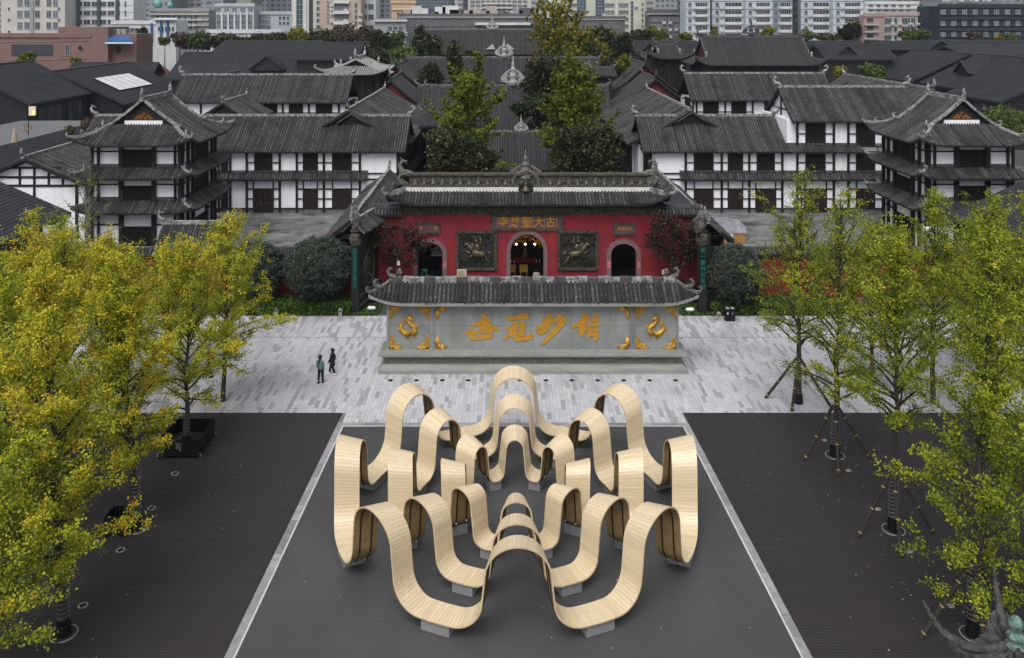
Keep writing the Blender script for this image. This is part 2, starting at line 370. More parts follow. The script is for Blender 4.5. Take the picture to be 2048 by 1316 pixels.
vis = [c for c in cells if -9.6 < c[0] < 11.2 and c[1] < 52.3 and c[2] - c[1] > .5]
vis.sort(key=lambda c: -(c[2] - c[1]) / c[1] ** 2); top = set(vis[:300])
bl, bd = MB(), MB(); pmesh = {}
for c in cells:
    x, ya, yb = c; h = rng.uniform(-.003, .003); d = dark(x, ya)
    if c in top:
        key = (round(yb - ya, 2), d)
        if key not in pmesh:
            q = MB(); q.box(0, PW - .010, 0, key[0] - .012, -.03, 0); pmesh[key] = q.mesh('paver', MT['paver_dk' if d else 'paver'])
        obj('paver', pmesh[key], pv, (x, ya, h + .002))
    else:
        q = bd if d else bl; q.tc = rng.random()
        q.add([(x, ya, h), (x + PW - .010, ya, h), (x + PW - .010, yb - .012, h), (x, yb - .012, h)], [(0, 1, 2, 3)])
bl.build('pale_pavers', MT['paver'], pv, kind='stuff'); bd.build('grey_pavers', MT['paver_dk'], pv, kind='stuff')

# courtyard slabs behind the red wall
cy = sheet('courtyard_paving', [(-75, 69), (75, 69), (75, 112), (-75, 112)], MT['mortar'], -.03)
rng = random.Random(5); b = MB()
y = 78.0
while y < 98:
    x = -45 - rng.random()
    while x < 48:
        lx = rng.choice((1.0, 1.3, 1.6))
        if not (-10 < x < 13):
            b.tc = rng.random(); b.add([(x, y, 0), (x + lx - .03, y, 0), (x + lx - .03, y + .77, 0), (x, y + .77, 0)], [(0, 1, 2, 3)])
        x += lx
    y += .8
b.build('slabs', MT['slab'], cy, kind='stuff')

# ------------------------------------------------------------------ the ring benches
SX, SY = .46, 37.8
def wave(L, H, r1, r2, al, hs, d):
    """half wave from the middle of a seat to the top of an arch: list of (arc position, height)"""
    p = [(0, 0), (hs, 0)]
    for i in range(1, 17):
        a = al * i / 16; p.append((hs + r1 * math.sin(a), r1 * (1 - math.cos(a))))
    x, z = p[-1]; p.append((x + d * math.cos(al), z + d * math.sin(al))); x, z = p[-1]
    cx, cz = x + r2 * math.sin(al), z - r2 * math.cos(al)
    for i in range(1, 17):
        a = al * (1 - i / 16); p.append((cx - r2 * math.sin(a), cz + r2 * math.cos(a)))
    k = L / p[-1][0]; kz = H / p[-1][1]
    return [(q[0] * k, q[1] * kz) for q in p]
RW, SEAT, TILT = 1.06, .50, .21
AL = rad(84)
spec = [('outer', 7.29, 3.42, 1.0, 1.1, .64, 1.06, 'outermost'), ('middle', 5.03, 2.90, .62, .85, .38, 1.09, 'middle'), ('inner', 2.75, 2.44, .38, .5, .05, 1.16, 'smallest, innermost')]
for ring, (nm, RM, TOP, r1, r2, hs, dd, word) in enumerate(spec):
    H = TOP - SEAT; L = RM * math.pi / 8
    half = wave(L, H, r1, r2, AL, hs, dd)
    full = [(a, z) for a, z in half] + [(2 * L - a, z) for a, z in reversed(half[:-1])]
    # resample by length
    acc = [0]
    for i in range(1, len(full)): acc.append(acc[-1] + math.hypot(full[i][0] - full[i - 1][0], full[i][1] - full[i - 1][1]))
    tot = acc[-1]; n = round(tot / .135)
    xs = np.interp(np.linspace(0, tot, 8 * n + 1), acc, [q[0] for q in full]); zs = np.interp(np.linspace(0, tot, 8 * n + 1), acc, [q[1] for q in full])
    t = thing('ring_bench', 'wavy pale timber ring bench, the %s of three concentric rings on the mat' % word, 'bench', (SX, SY, 0), 'concentric wavy ring benches')
    def pt(a, z, r, dn):        # dn: distance along the surface normal (up on the seat)
        i = a; th = xs[i] / RM
        i0, i1 = max(i - 1, 0), min(i + 1, len(xs) - 1)
        tx, tz = xs[i1] - xs[i0], zs[i1] - zs[i0]; ln = math.hypot(tx, tz) or 1
        nxv, nzv = -tz / ln, tx / ln
        th = (xs[i] + nxv * dn) / RM
        return Vector((r * math.sin(th), -r * math.cos(th), SEAT + zs[i] + nzv * dn + TILT * (r - RM) / RW * (zs[i] / H) ** 1.3))   # the arches lean inwards a little
    RI, RO = RM - RW / 2, RM + RW / 2
    rng = random.Random(20 + ring)
    # plank meshes, one per place in the wave
    planks = []
    for j in range(n):
        a, c, e = 8 * j, 8 * j + 4, 8 * j + 8
        q = MB(); g = .0034
        rows = []
        for k in (a, c, e):
            o_ = pt(k, 0, RI, 0); rows.append(k)
        V = []
        for k in rows: V += [pt(k, 0, RI - .0, -.018), pt(k, 0, RO + .0, -.018), pt(k, 0, RO, .014), pt(k, 0, RI, .014)]
        # shrink along the run for the gap
        for s_ in range(4):
            for end, mid in ((0, 1), (2, 1)):
                p0 = V[4 * end + s_]; p1 = V[4 * mid + s_]; dv = (p1 - p0); V[4 * end + s_] = p0 + dv * min(g / max(dv.length, .02), .3)
        q.add(V, [(0, 1, 2, 3), (11, 10, 9, 8)] + [(4 * i + k, 4 * i + 4 + k, 4 * i + 4 + (k + 1) % 4, 4 * i + (k + 1) % 4) for i in range(2) for k in range(4)])
        ctr = sum(V, Vector()) / len(V); nor = (pt(c, 0, RM, .1) - pt(c, 0, RM, 0)).normalized()
        # local frame: x along the plank
        planks.append((q, ctr, nor, (V[1] - V[0]).length * (V[8] - V[0]).length))
    cand = []
    for w8 in range(8):
        ang = rad(22.5 + 45 * w8)            # seats sit between the arches; an arch points straight at the viewer
        Rm = Matrix.Rotation(ang, 3, 'Z')
        for j, (q, ctr, nor, ar) in enumerate(planks):
            wp = Rm @ ctr + Vector((SX, SY, 0)); wnr = Rm @ nor; vv = Vector((0, 0, HC)) - wp; dist = vv.length; vv.normalize()
            cand.append((ar * max(0, wnr.dot(vv)) / dist ** 2, w8, j))
    cand.sort(reverse=True); keep = set((c[1], c[2]) for c in cand[:300])
    rest = MB(); pm = {}
    for w8 in range(8):
        ang = rad(22.5 + 45 * w8); Rm = Matrix.Rotation(ang, 3, 'Z')
        for j, (q, ctr, nor, ar) in enumerate(planks):
            if (w8, j) in keep:
                if j not in pm: pm[j] = q.mesh('plank', MT['wood'])
                obj('plank', pm[j], t, (0, 0, 0), ang)
            else:
                rest.tc = rng.random(); rest.add([Rm @ Vector(v) + Vector((SX, SY, 0)) for v in q.v], q.f)
    rest.build('planks', MT['wood'], t, kind='stuff')
    # plywood underside, two steel ribs, bolts, and painted base blocks
    sh, ribs = MB(), [MB(), MB()]
    for w8 in range(8):
        Rm = Matrix.Rotation(rad(22.5 + 45 * w8), 3, 'Z'); S_ = Vector((SX, SY, 0))
        idx = list(range(0, 8 * n + 1, 4)); V = []
        for k in idx: V += [Rm @ pt(k, 0, RI + .004, -.045) + S_, Rm @ pt(k, 0, RO - .004, -.045) + S_, Rm @ pt(k, 0, RO - .004, -.0185) + S_, Rm @ pt(k, 0, RI + .004, -.0185) + S_]
        m_ = len(idx); base = len(sh.v); fs0, fs1 = [], []
        for i in range(m_ - 1):
            fs0.append((4 * i, 4 * i + 4, 4 * i + 5, 4 * i + 1))
            fs1 += [(4 * i + 1, 4 * i + 5, 4 * i + 6, 4 * i + 2), (4 * i + 3, 4 * i + 7, 4 * i + 4, 4 * i)]
        b0 = len(sh.v); sh.add(V, fs0, 0)
        for q in fs1: sh.f.append([b0 + i for i in q]); sh.m.append(1); sh.t.append(0)
        for ri, fr in enumerate((.27, .73)):
            rr = RI + RW * fr; V = []
            for k in idx: V += [Rm @ pt(k, 0, rr - .028, -.07) + S_, Rm @ pt(k, 0, rr + .028, -.07) + S_, Rm @ pt(k, 0, rr + .028, -.0452) + S_, Rm @ pt(k, 0, rr - .028, -.0452) + S_]
            fs = []
            for i in range(m_ - 1):
                for k in (0, 1, 3): fs.append((4 * i + k, 4 * i + 4 + k, 4 * i + 4 + (k + 1) % 4, 4 * i + (k + 1) % 4))
            ribs[ri].add(V, fs)
    sh.build('plywood_shell', [MT['ply'], MT['edge']], t)
    for q in ribs: q.build('steel_rib', MT['steelrib'], t)
    bw, bd_ = (1.12, .88) if ring == 0 else ((.86, .88) if ring == 1 else (.56, .84))
    q = MB(); q.rloft(-bw / 2, bw / 2, -bd_ / 2, bd_ / 2, [(.007, -.03), (.03, 0), (.40, 0), (SEAT - .06, -.01)]); bm_ = q.mesh('base_block', MT['block'])
    q = MB(); q.lathe([(.0, -.02), (.028, -.02), (.034, -.01), (.034, .012), (.02, .024), (0, .026)], n=8); bo = q.mesh('bolt', MT['bolt'])
    for w8 in range(8):
        ang = rad(22.5 + 45 * w8); Rm = Matrix.Rotation(ang, 3, 'Z')
        p = Rm @ Vector((0, -RM, 0)); obj('base_block', bm_, t, p, ang)
        for sgn in (0, 1):
            for fr in (.27, .73):
                j = round(8 * n * (.115 if ring == 0 else .10)); j = j if sgn == 0 else 8 * n - j
                p = Rm @ pt(j, 0, RI + RW * fr, -.10); o = obj('bolt', bo, t, p); o.rotation_euler = (0, rad(90), ang)
# ------------------------------------------------------------------ roof and facade builders
def slope(sheet_, rows_, E0, ex, ey, L, D, ze, zr, ymax=None, sag=.25, lift=0.0, cl=2.5, pitch=.25, nseg=7, tiles=0, rng=None, ends=(1, 1), fascia=True, edge=.16):
    """one tiled slope. E0: left eave corner (x, y); ex along the eave, ey inwards; ymax(x): how far the slope climbs at x"""
    ex = Vector((ex[0], ex[1], 0)); ey = Vector((ey[0], ey[1], 0)); E0 = Vector((E0[0], E0[1], 0))
    ymax = ymax or (lambda x: D); rng = rng or random.Random(1)
    def S(x, y):
        t = y / D; z = ze + (zr - ze) * (t * (1 - sag) + sag * t * t)
        if lift:
            k = 0
            if ends[0]: k = max(k, 1 - x / cl)
            if ends[1]: k = max(k, 1 - (L - x) / cl)
            z += lift * max(0, k) ** 2 * max(0, 1 - t * D / cl) ** 1.2
        q = E0 + ex * x + ey * y; return Vector((q.x, q.y, z))
    n = max(2, int(round(L / pitch))); step = L / n
    # sheet
    for i in range(n):
        xa, xb = i * step, (i + 1) * step; xm = (xa + xb) / 2
        ma, mb = ymax(xa + 1e-4), ymax(xb - 1e-4); k_ = 4 if not tiles else 3
        V = []
        for k in range(k_ + 1): V += [S(xa, ma * k / k_), S(xb, mb * k / k_)]
        sheet_.add(V, [(2 * k, 2 * k + 1, 2 * k + 3, 2 * k + 2) for k in range(k_)], 0)
        if fascia:
            d = Vector((0, 0, -edge)); a0, b0 = S(xa, 0), S(xb, 0)
            sheet_.add([a0 + d, b0 + d, b0, a0, a0 + d + ey * .5, b0 + d + ey * .5], [(0, 1, 2, 3), (4, 5, 1, 0)], 1)
    # rows of cover tiles
    w = step * .34; h = step * .42
    for i in range(n):
        xm = (i + .5) * step; m_ = ymax(xm)
        if m_ < .15: continue
        rows_.tc = rng.random(); jz = Vector((0, 0, rng.uniform(-.02, .02)))
        if tiles:
            kk = max(1, int(round(tiles * m_ / D))); st = []
            for k in range(kk): st += [(m_ * k / kk, 1.15), (m_ * (k + 1) / kk, .80)]
        else:
            kk = max(2, int(round(nseg * m_ / D))); st = [(m_ * k / kk, 1.0) for k in range(kk + 1)]
        V = []
        for j, (y, hh) in enumerate(st):
            c = S(xm, y) + jz + (ey * rng.uniform(-.07, 0) if j == 0 else Vector())
            V += [c - ex * w, c - ex * w * .55 + Vector((0, 0, h * hh)), c + ex * w * .55 + Vector((0, 0, h * hh)), c + ex * w]
        fs = [(0, 1, 2, 3)]
        for k in range(len(st) - 1):
            for s_ in range(3): fs.append((4 * k + s_, 4 * k + 4 + s_, 4 * k + 5 + s_, 4 * k + 1 + s_))
        rows_.add(V, fs)
    return S

def curl(b, p, d, s, mi=0):
    """ridge-end ornament: a tail curling up and back"""
    p = Vector(p); d = Vector((d[0], d[1], 0)).normalized(); u = Vector((0, 0, 1))
    pts = [p - d * .5 * s, p - d * .1 * s + u * .15 * s, p + d * .3 * s + u * .3 * s, p + d * .5 * s + u * .75 * s, p + d * .25 * s + u * 1.15 * s, p - d * .05 * s + u * 1.1 * s, p - d * .02 * s + u * .85 * s]
    b.tube(pts, [.25 * s, .3 * s, .26 * s, .19 * s, .14 * s, .10 * s, .05 * s], 6, mi)
    for k, q in enumerate(pts[1:5]): b.tube([q, q + d * .22 * s + u * (.28 * s)], [.09 * s, .02 * s], 4, mi)
def crest(b, p, w, h, mi=0, ax=(1, 0)):
    """tall carved ornament at the middle of a ridge"""
    p = Vector(p); ax = Vector((ax[0], ax[1], 0)); u = Vector((0, 0, 1))
    b.lathe([(w * .16, 0), (w * .2, h * .1), (w * .13, h * .2), (w * .17, h * .32), (w * .10, h * .42), (w * .13, h * .52), (w * .06, h * .62), (w * .08, h * .7), (w * .03, h * .8), (w * .035, h * .88), (.01, h)], p, 8, mi)
    for s_ in (-1, 1):
        for k in range(4):
            x0 = w * (.12 + .1 * k); z0 = h * (.05 + .02 * k); r = h * (.30 - .055 * k)
            pts = [p + ax * s_ * (x0 + r * .5 * math.sin(a)) + u * (z0 + r * (1 - math.cos(a)) * .75) for a in [i * math.pi * 1.5 / 7 for i in range(8)]]
            b.tube(pts, [h * .045 * (1 - i / 12) for i in range(8)], 5, mi)

def gable_roof(parent, x0, x1, y0, y1, ze, zr, axis='x', oh=.0, sag=.22, pitch=.25, mt='tile', back=True, ridge='ridge', rh=.32, ends=True, esize=.7, rng=None, orn='ridge', front=True, nm=''):
    """tiled gable roof over a rectangle (already including overhang); axis = direction of the ridge"""
    rng = rng or random.Random(int(abs(x0 * 31 + y0 * 7)))
    A, B = MB(), MB()
    if axis == 'x':
        D = (y1 - y0) / 2; ym = (y0 + y1) / 2
        if front: slope(A, B, (x0, y0), (1, 0), (0, 1), x1 - x0, D, ze, zr, sag=sag, pitch=pitch, rng=rng)
        if back: slope(A, B, (x1, y1), (-1, 0), (0, -1), x1 - x0, D, ze, zr, sag=sag, pitch=pitch * 1.5, rng=rng, nseg=3)
        ra, rb = (x0 - .05, ym, zr - .05), (x1 + .05, ym, zr - .05); d = (1, 0)
    else:
        D = (x1 - x0) / 2; xm = (x0 + x1) / 2
        slope(A, B, (x0, y1), (0, -1), (1, 0), y1 - y0, D, ze, zr, sag=sag, pitch=pitch, rng=rng)
        slope(A, B, (x1, y0), (0, 1), (-1, 0), y1 - y0, D, ze, zr, sag=sag, pitch=pitch, rng=rng)
        ra, rb = (xm, y0 - .05, zr - .05), (xm, y1 + .05, zr - .05); d = (0, 1)
    rf = A.build('roof', [MT['tile_gap'], MT['timber']], parent); B.build('tile_rows', MT[mt], rf, kind='stuff')
    q = MB(); q.sweep([ra, rb], .30, rh * .75 + .05); q.build('ridge', MT[ridge], rf)
    if ends:
        for e, s_ in ((ra, -1), (rb, 1)):
            q = MB(); curl(q, Vector(e) + Vector((0, 0, rh)), (d[0] * s_, d[1] * s_), esize); q.build('ridge_ornament', MT[orn], rf, smooth=True)
    # verge boards and gable underside
    for e in (0, 1):
        q = MB(); pts = []
        for k in range(7):
            t_ = k / 6; z = ze + (zr - ze) * (t_ * (1 - sag) + sag * t_ * t_)
            pts.append((t_, z))
        for sd in (-1, 1):
            path = []
            for t_, z in pts:
                if axis == 'x': path.append((x0 + .03 if e == 0 else x1 - .03, ym + sd * D * (1 - t_), z - .30))
                else: path.append((xm + sd * D * (1 - t_), y0 + .03 if e == 0 else y1 - .03, z - .30))
            q.sweep(path, .10, .26)
        q.build('verge_board', MT['timber'], rf)
    return rf

def pents(parent, T, u0, u1, ze, zr, D, a=0.0, b_=0.0, lift=0.0, pitch=.25, mt='tile', cap=True):
    """lean-to strip of tiles; T maps (u, outward d, z)"""
    e0 = T(u0, D, 0); e1 = T(u1, D, 0); ex = (e1 - e0).normalized(); ey = (T(u0, 0, 0) - e0).normalized(); L = (e1 - e0).length
    A, B = MB(), MB()
    def ym(x):
        y = D
        if a: y = min(y, D * x / a)
        if b_: y = min(y, D * (L - x) / b_)
        return max(y, 0.0)
    S = slope(A, B, (e0.x, e0.y), (ex.x, ex.y), (ey.x, ey.y), L, D, ze, zr, ymax=ym, sag=.15, lift=lift, cl=2.0, pitch=pitch, nseg=4, rng=random.Random(int(L * 100)), ends=(1 if a else 0, 1 if b_ else 0))
    rf = A.build('pent_roof', [MT['tile_gap'], MT['timber']], parent); B.build('tile_rows', MT[mt], rf, kind='stuff')
    if cap:
        q = MB(); q.sweep([S(a, D), S(L - b_, D)], .22, .26); q.build('ridge', MT['ridge_dark'], rf)
    return S, rf, L

def facade(parent, T, bays, st, wall_top=None):
    """half-timbered face. bays: list of (u0, u1, kind); st: list of (z0, z1, ground?)"""
    U0, U1 = bays[0][0], bays[-1][1]; Z0, Z1 = st[0][0], st[-1][1]
    q = MB(); q.tbox(T, U0, U1, -.25, 0, Z0, wall_top or Z1); q.build('wall', MT['plaster'], parent)
    q = MB(); q.tbox(T, U0, U1, 0, .05, Z0, Z0 + .42); q.build('plinth', MT['stonebase'], parent)
    for u in sorted(set([b[0] for b in bays] + [b[1] for b in bays])):
        q = MB(); q.tbox(T, u - .12, u + .12, .02, .20, Z0, Z1)
        for z0, z1, g in st:      # bracket under the eave
            q.tbox(T, u - .08, u + .08, .20, .55, z1 - .35, z1 - .12)
        q.build('post', MT['timber'], parent)
    for z0, z1, g in st:
        q = MB(); q.tbox(T, U0 - .12, U1 + .12, .0, .16, z1 - .14, z1); q.build('beam', MT['timber'], parent)
        q = MB(); q.tbox(T, U0 - .15, U1 + .15, .0, .14, z0 + (.42 if g else 0), z0 + (.54 if g else .14)); q.build('beam', MT['timber'], parent)
        for b in bays:
            u0, u1, kind = b[:3]; k2 = kind[0 if g else 1] if len(kind) > 1 else kind
            if k2 == 'W': continue
            w = u1 - u0; fr = .24 if k2 in 'NG' else .20
            a, c = u0 + w * fr, u1 - w * fr
            zb, zt = (z0 + .5, z0 + (z1 - z0) * .68) if g else (z0 + .14, z1 - .14)
            if k2 == 'D': zb = z0 + .02
            q = MB(); q.tbox(T, a, c, .0, .09, zb, zt)
            np_ = 4
            for k in range(np_ + 1):
                uu = a + (c - a) * k / np_; q.tbox(T, uu - .04, uu + .04, .09, .13, zb, zt)
            for zz in (zb + .05, zb + (zt - zb) * .45, zt - .05): q.tbox(T, a, c, .09, .12, zz - .04, zz + .04)
            q.build('door' if k2 == 'D' else 'window', MT['door' if (k2 == 'D' or g) else 'lattice'], parent)
            q = MB()
            for uu in (a, c): q.tbox(T, uu - .06, uu + .06, .0, .145, z0 + (.54 if g else .14), z1 - .2)
            if g: q.tbox(T, u0, u1, .0, .142, zt, zt + .12)
            zm = (zb + zt) / 2 if not g else z0 + .54 + (zt - z0 - .54) * .5
            q.tbox(T, u0, a, .0, .138, zm - .05, zm + .05); q.tbox(T, c, u1, .0, .138, zm - .05, zm + .05)
            q.build('rail', MT['timber'], parent)
            if g and k2 == 'D':
                q = MB()
                for s_ in (-.25, .25): q.lathe([(0, -.03), (.05, -.02), (.05, .02), (0, .03)], T((a + c) / 2 + s_, .15, z0 + 1.15), 8)
                q.build('door_knob', MT['bolt'], parent)

def face_front(x0, y, z=0.0):   # facing the viewer (-Y)
    return lambda u, d, zz: Vector((x0 + u, y - d, z + zz))
def face_right(x, y0, z=0.0):   # facing +X, u runs away from the viewer
    return lambda u, d, zz: Vector((x + d, y0 + u, z + zz))
def face_left(x, y1, z=0.0):    # facing -X, u runs towards the viewer
    return lambda u, d, zz: Vector((x - d, y1 - u, z + zz))
def solid(parent, x0, x1, y0, y1, z0, z1, m, name='wall'):
    q = MB(); q.box(x0, x1, y0, y1, z0, z1); return q.build(name, m, parent)
def gable_wall(parent, x0, x1, y, z0, zr, m, name='gable_wall', th=.2, axis='x'):
    q = MB(); xm = (x0 + x1) / 2
    a = [(x0, z0), (x1, z0), (xm, zr)]
    V = [(x, y, z) for x, z in a] + [(x, y + th, z) for x, z in a] if axis == 'x' else [(y, x, z) for x, z in a] + [(y + th, x, z) for x, z in a]
    q.add(V, [(0, 1, 2), (5, 4, 3), (0, 3, 4, 1), (1, 4, 5, 2), (2, 5, 3, 0)]); return q.build(name, m, parent)
# ------------------------------------------------------------------ screen wall with gilt characters
YS = 53.5; sc_ = F / YS
def sx(px): return Xp(px, YS)
def sz(py): return Zp(py, YS)
sw = thing('screen_wall', 'grey stone screen wall with four big gilt brush characters and a tiled roof', 'screen wall', (1.7, YS, 0))
wx0, wx1 = sx(773), sx(1358); zt0, zt1 = sz(700), sz(603)
q = MB(); q.rloft(wx0, wx1, YS, YS + 1.3, [(0, .46), (.20, .46), (.205, .40), (.30, .36), (.46, .26), (.50, .20), (.52, .10)]); q.build('plinth', MT['wallstone_dk'], sw)
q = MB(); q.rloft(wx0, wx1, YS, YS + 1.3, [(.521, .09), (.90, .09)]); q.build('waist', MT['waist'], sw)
q = MB(); q.rloft(wx0, wx1, YS, YS + 1.3, [(.90, .22), (.93, .22), (.935, .08), (1.06, .08), (1.065, .46), (1.17, .46), (1.19, .34), (1.26, .32), (1.28, .14), (1.35, .12), (1.36, .04)]); q.build('cornice', MT['wallstone_dk'], sw)
q = MB(); q.box(-.055, .055, -.08, .10, -.05, .05); dm = q.mesh('dentil', MT['wallstone_dk'])
x = wx0 - .2
while x < wx1 + .22: obj('dentil', dm, sw, (x - 1.7, -.26, 1.0)); x += .21
solid(sw, wx0 + .03, wx1 - .03, YS + .09, YS + 1.25, 1.30, zt1 + .2, MT['joint'], 'core')
px0 = [773, 864, 1266, 1358]                      # side panel, middle panel, side panel
rng = random.Random(2)
def stone(x0_, x1_, z0_, z1_, d=.0, m='wallstone'):
    q = MB(); g = .006; dd = d + rng.uniform(-.004, .004)
    q.box(x0_ + g, x1_ - g, YS + dd, YS + .12, z0_ + g, z1_ - g); q.build('stone_slab', MT[m], sw)
zm = (zt0 + zt1) / 2
for i in range(3):
    a, c = sx(px0[i]), sx(px0[i + 1]); ins = .16
    n = 2 if i != 1 else 10
    for k in range(n):
        for z0_, z1_ in ((zt0 + .03, zm), (zm, sz(612))):
            stone(a + ins + (c - a - 2 * ins) * k / n, a + ins + (c - a - 2 * ins) * (k + 1) / n, z0_, z1_, .05)
    for xa, xb in ((a, a + ins), (c - ins, c)): stone(xa, xb, zt0, sz(612), 0)
n = 11
for k in range(n): stone(wx0 + (wx1 - wx0) * k / n, wx0 + (wx1 - wx0) * (k + 1) / n, sz(612), zt1 + .18, -.03, 'wallstone_dk')
for k in range(14):                                # upright joints of the plinth blocks
    xk = wx0 + (wx1 - wx0) * (k + .5) / 14
    q = MB(); q.box(xk - .012, xk + .012, YS - .466, YS - .44, .01, .20); q.build('joint', MT['joint'], sw)
for a, c in ((.07, .21), (.26, .38), (.42, .57), (.63, .74), (.79, .94)):   # carved cloud bands in the plinth
    q = MB(); x = wx0 + (wx1 - wx0) * a
    while x < wx0 + (wx1 - wx0) * c:
        zc = rng.uniform(.62, .79); r_ = rng.uniform(.045, .08)
        q.tube([(x + r_ * (1 - i / 9) * math.cos(i * .9), YS - .115, zc + r_ * (1 - i / 9) * math.sin(i * .9)) for i in range(8)], .018, 4); x += rng.uniform(.08, .14)
    q.build('carved_band', MT['wallstone_dk'], sw)
# tiled roof
ze_, zr_ = sz(600) + .05, 5.42
xa, xb = Xp(737, 52.8), Xp(1398, 52.8); ya, yb = 52.75, 55.55; D = (yb - ya) / 2
A = MB(); LR = xb - xa; a_ = 1.25
def ymx(x): return max(0, min(D, D * x / a_, D * (LR - x) / a_))
RS = MB()
S = slope(A, RS, (xa, ya), (1, 0), (0, 1), LR, D, ze_, zr_, ymax=ymx, sag=.12, lift=.55, cl=2.2, pitch=.262, tiles=9, rng=random.Random(3), edge=.2)
B2 = MB(); slope(A, B2, (xb, yb), (-1, 0), (0, -1), LR, D, ze_, zr_, ymax=ymx, sag=.12, lift=.55, cl=2.2, pitch=.3, nseg=3, rng=random.Random(4))
slope(A, B2, (xa, yb), (0, -1), (1, 0), yb - ya, a_, ze_, zr_, ymax=lambda y: max(0, min(a_, a_ * y / D, a_ * (2 * D - y) / D)), sag=.12, lift=.55, cl=1.4, pitch=.3, nseg=4)
slope(A, B2, (xb, ya), (0, 1), (-1, 0), yb - ya, a_, ze_, zr_, ymax=lambda y: max(0, min(a_, a_ * y / D, a_ * (2 * D - y) / D)), sag=.12, lift=.55, cl=1.4, pitch=.3, nseg=4)
rf = A.build('roof', [MT['tile_gap'], MT['wallstone_dk']], sw); B2.build('back_tile_rows', MT['tile'], rf, kind='stuff')
# each front row of tiles is a piece of its own
vs, fs, ts = RS.v, RS.f, RS.t
groups = []; g0 = 0
for i in range(1, len(fs) + 1):
    if i == len(fs) or ts[i] != ts[g0]: groups.append((g0, i)); g0 = i
for g0, g1 in groups:
    ids = sorted(set(i for f_ in fs[g0:g1] for i in f_)); mp_ = {v: k for k, v in enumerate(ids)}
    q = MB(); q.add([vs[i] for i in ids], [tuple(mp_[i] for i in f_) for f_ in fs[g0:g1]]); q.build('tile_row', MT['tile'], rf)
ymid = (ya + yb) / 2
for k in range(26):                                # ridge blocks, pale and dark
    x0_ = xa + a_ + (LR - 2 * a_) * k / 26; x1_ = xa + a_ + (LR - 2 * a_) * (k + 1) / 26
    q = MB(); h_ = .27 if k % 2 else .23; q.box(x0_ + .01, x1_ - .01, ymid - .14, ymid + .14, zr_ - .1, zr_ + h_); q.build('ridge_block', MT['ridge' if k % 3 else 'ridge_dark'], rf)
for cx_, cy_, s1 in ((xa, ya, 0), (xb, ya, 1)):
    q = MB(); xr = xa + a_ if not s1 else xb - a_
    pts = []
    for k in range(9):
        t_ = k / 8; xx = xr + (cx_ - xr) * t_; yy = ymid + (cy_ - ymid) * t_
        pts.append(S(xx - xa, yy - ya) + Vector((0, 0, .02)))
    q.sweep(pts, .2, .16); sg = 1 if s1 else -1
    curl(q, pts[5] + Vector((0, 0, .2)), (sg, -.4), .45); curl(q, pts[-1] + Vector((0, 0, .1)), (sg, -.6), .30)
    q.build('hip_ridge', MT['orn'], rf)
    q = MB(); curl(q, (xr, ymid, zr_ + .22), (sg, 0), .5); q.lathe([(.16, 0), (.10, .15), (.2, .32), (.12, .52), (0, .62)], (xr - sg * .5, ymid, zr_ + .2), 8); q.build('ridge_beast', MT['orn'], rf)

# brush strokes: points (x, y, width) traced on the photograph, thick ends and all
def strokes(parent, data, ox, oy, k, YY, th, name, m):
    b = MB(); lay = 0
    for st_ in data:
        pts = []
        for i in range(len(st_) - 1):
            for s_ in range(5):
                t_ = s_ / 5; pts.append([st_[i][j] + (st_[i + 1][j] - st_[i][j]) * t_ for j in range(3)])
        pts.append(list(st_[-1]))
        for _ in range(2):      # round the corners
            pts = [pts[0]] + [[(pts[i - 1][j] + 2 * pts[i][j] + pts[i + 1][j]) / 4 for j in range(3)] for i in range(1, len(pts) - 1)] + [pts[-1]]
        n = len(pts); lay += 1; d = YY - th - lay * .0025
        Lf, Rt = [], []
        for i, (x, y, w_) in enumerate(pts):
            a0, a1 = pts[max(i - 1, 0)], pts[min(i + 1, n - 1)]; tx, ty = a1[0] - a0[0], a1[1] - a0[1]; l_ = math.hypot(tx, ty) or 1
            f_ = .55 if i in (0, n - 1) else 1.0
            w_ *= 1.12; nx_, ny_ = -ty / l_ * w_ / 2 * f_, tx / l_ * w_ / 2 * f_
            Lf.append((x + nx_, y + ny_)); Rt.append((x - nx_, y - ny_))
        def W(p, yy): return (Xp(ox + p[0] / k, YY), yy, Zp(oy + p[1] / k, YY))
        V = [W(p, d) for p in Lf] + [W(p, d) for p in Rt] + [W(p, YY + .04) for p in Lf] + [W(p, YY + .04) for p in Rt]
        fs_ = []
        for i in range(n - 1):
            fs_ += [(i, i + 1, n + i + 1, n + i), (2 * n + i, 2 * n + i + 1, i + 1, i), (n + i, n + i + 1, 3 * n + i + 1, 3 * n + i)]
        fs_ += [(0, n, 3 * n, 2 * n), (n - 1, 3 * n - 1, 4 * n - 1, 2 * n - 1)]
        b.add(V, fs_)
    o = b.build(name, m, parent); return o
C_shi = [[(1130, 500, 28), (1200, 512, 34), (1330, 500, 40), (1450, 440, 45), (1540, 440, 64), (1595, 472, 30)], [(1212, 425, 40), (1225, 520, 56), (1245, 603, 40)],
         [(1240, 592, 40), (1350, 572, 46), (1515, 547, 50)], [(1382, 240, 24), (1395, 320, 80), (1388, 400, 96), (1378, 515, 60)], [(1240, 402, 40), (1350, 378, 64), (1478, 352, 46)], [(1440, 300, 20), (1470, 345, 30)], [(1472, 385, 40), (1482, 450, 64), (1458, 545, 60)]]
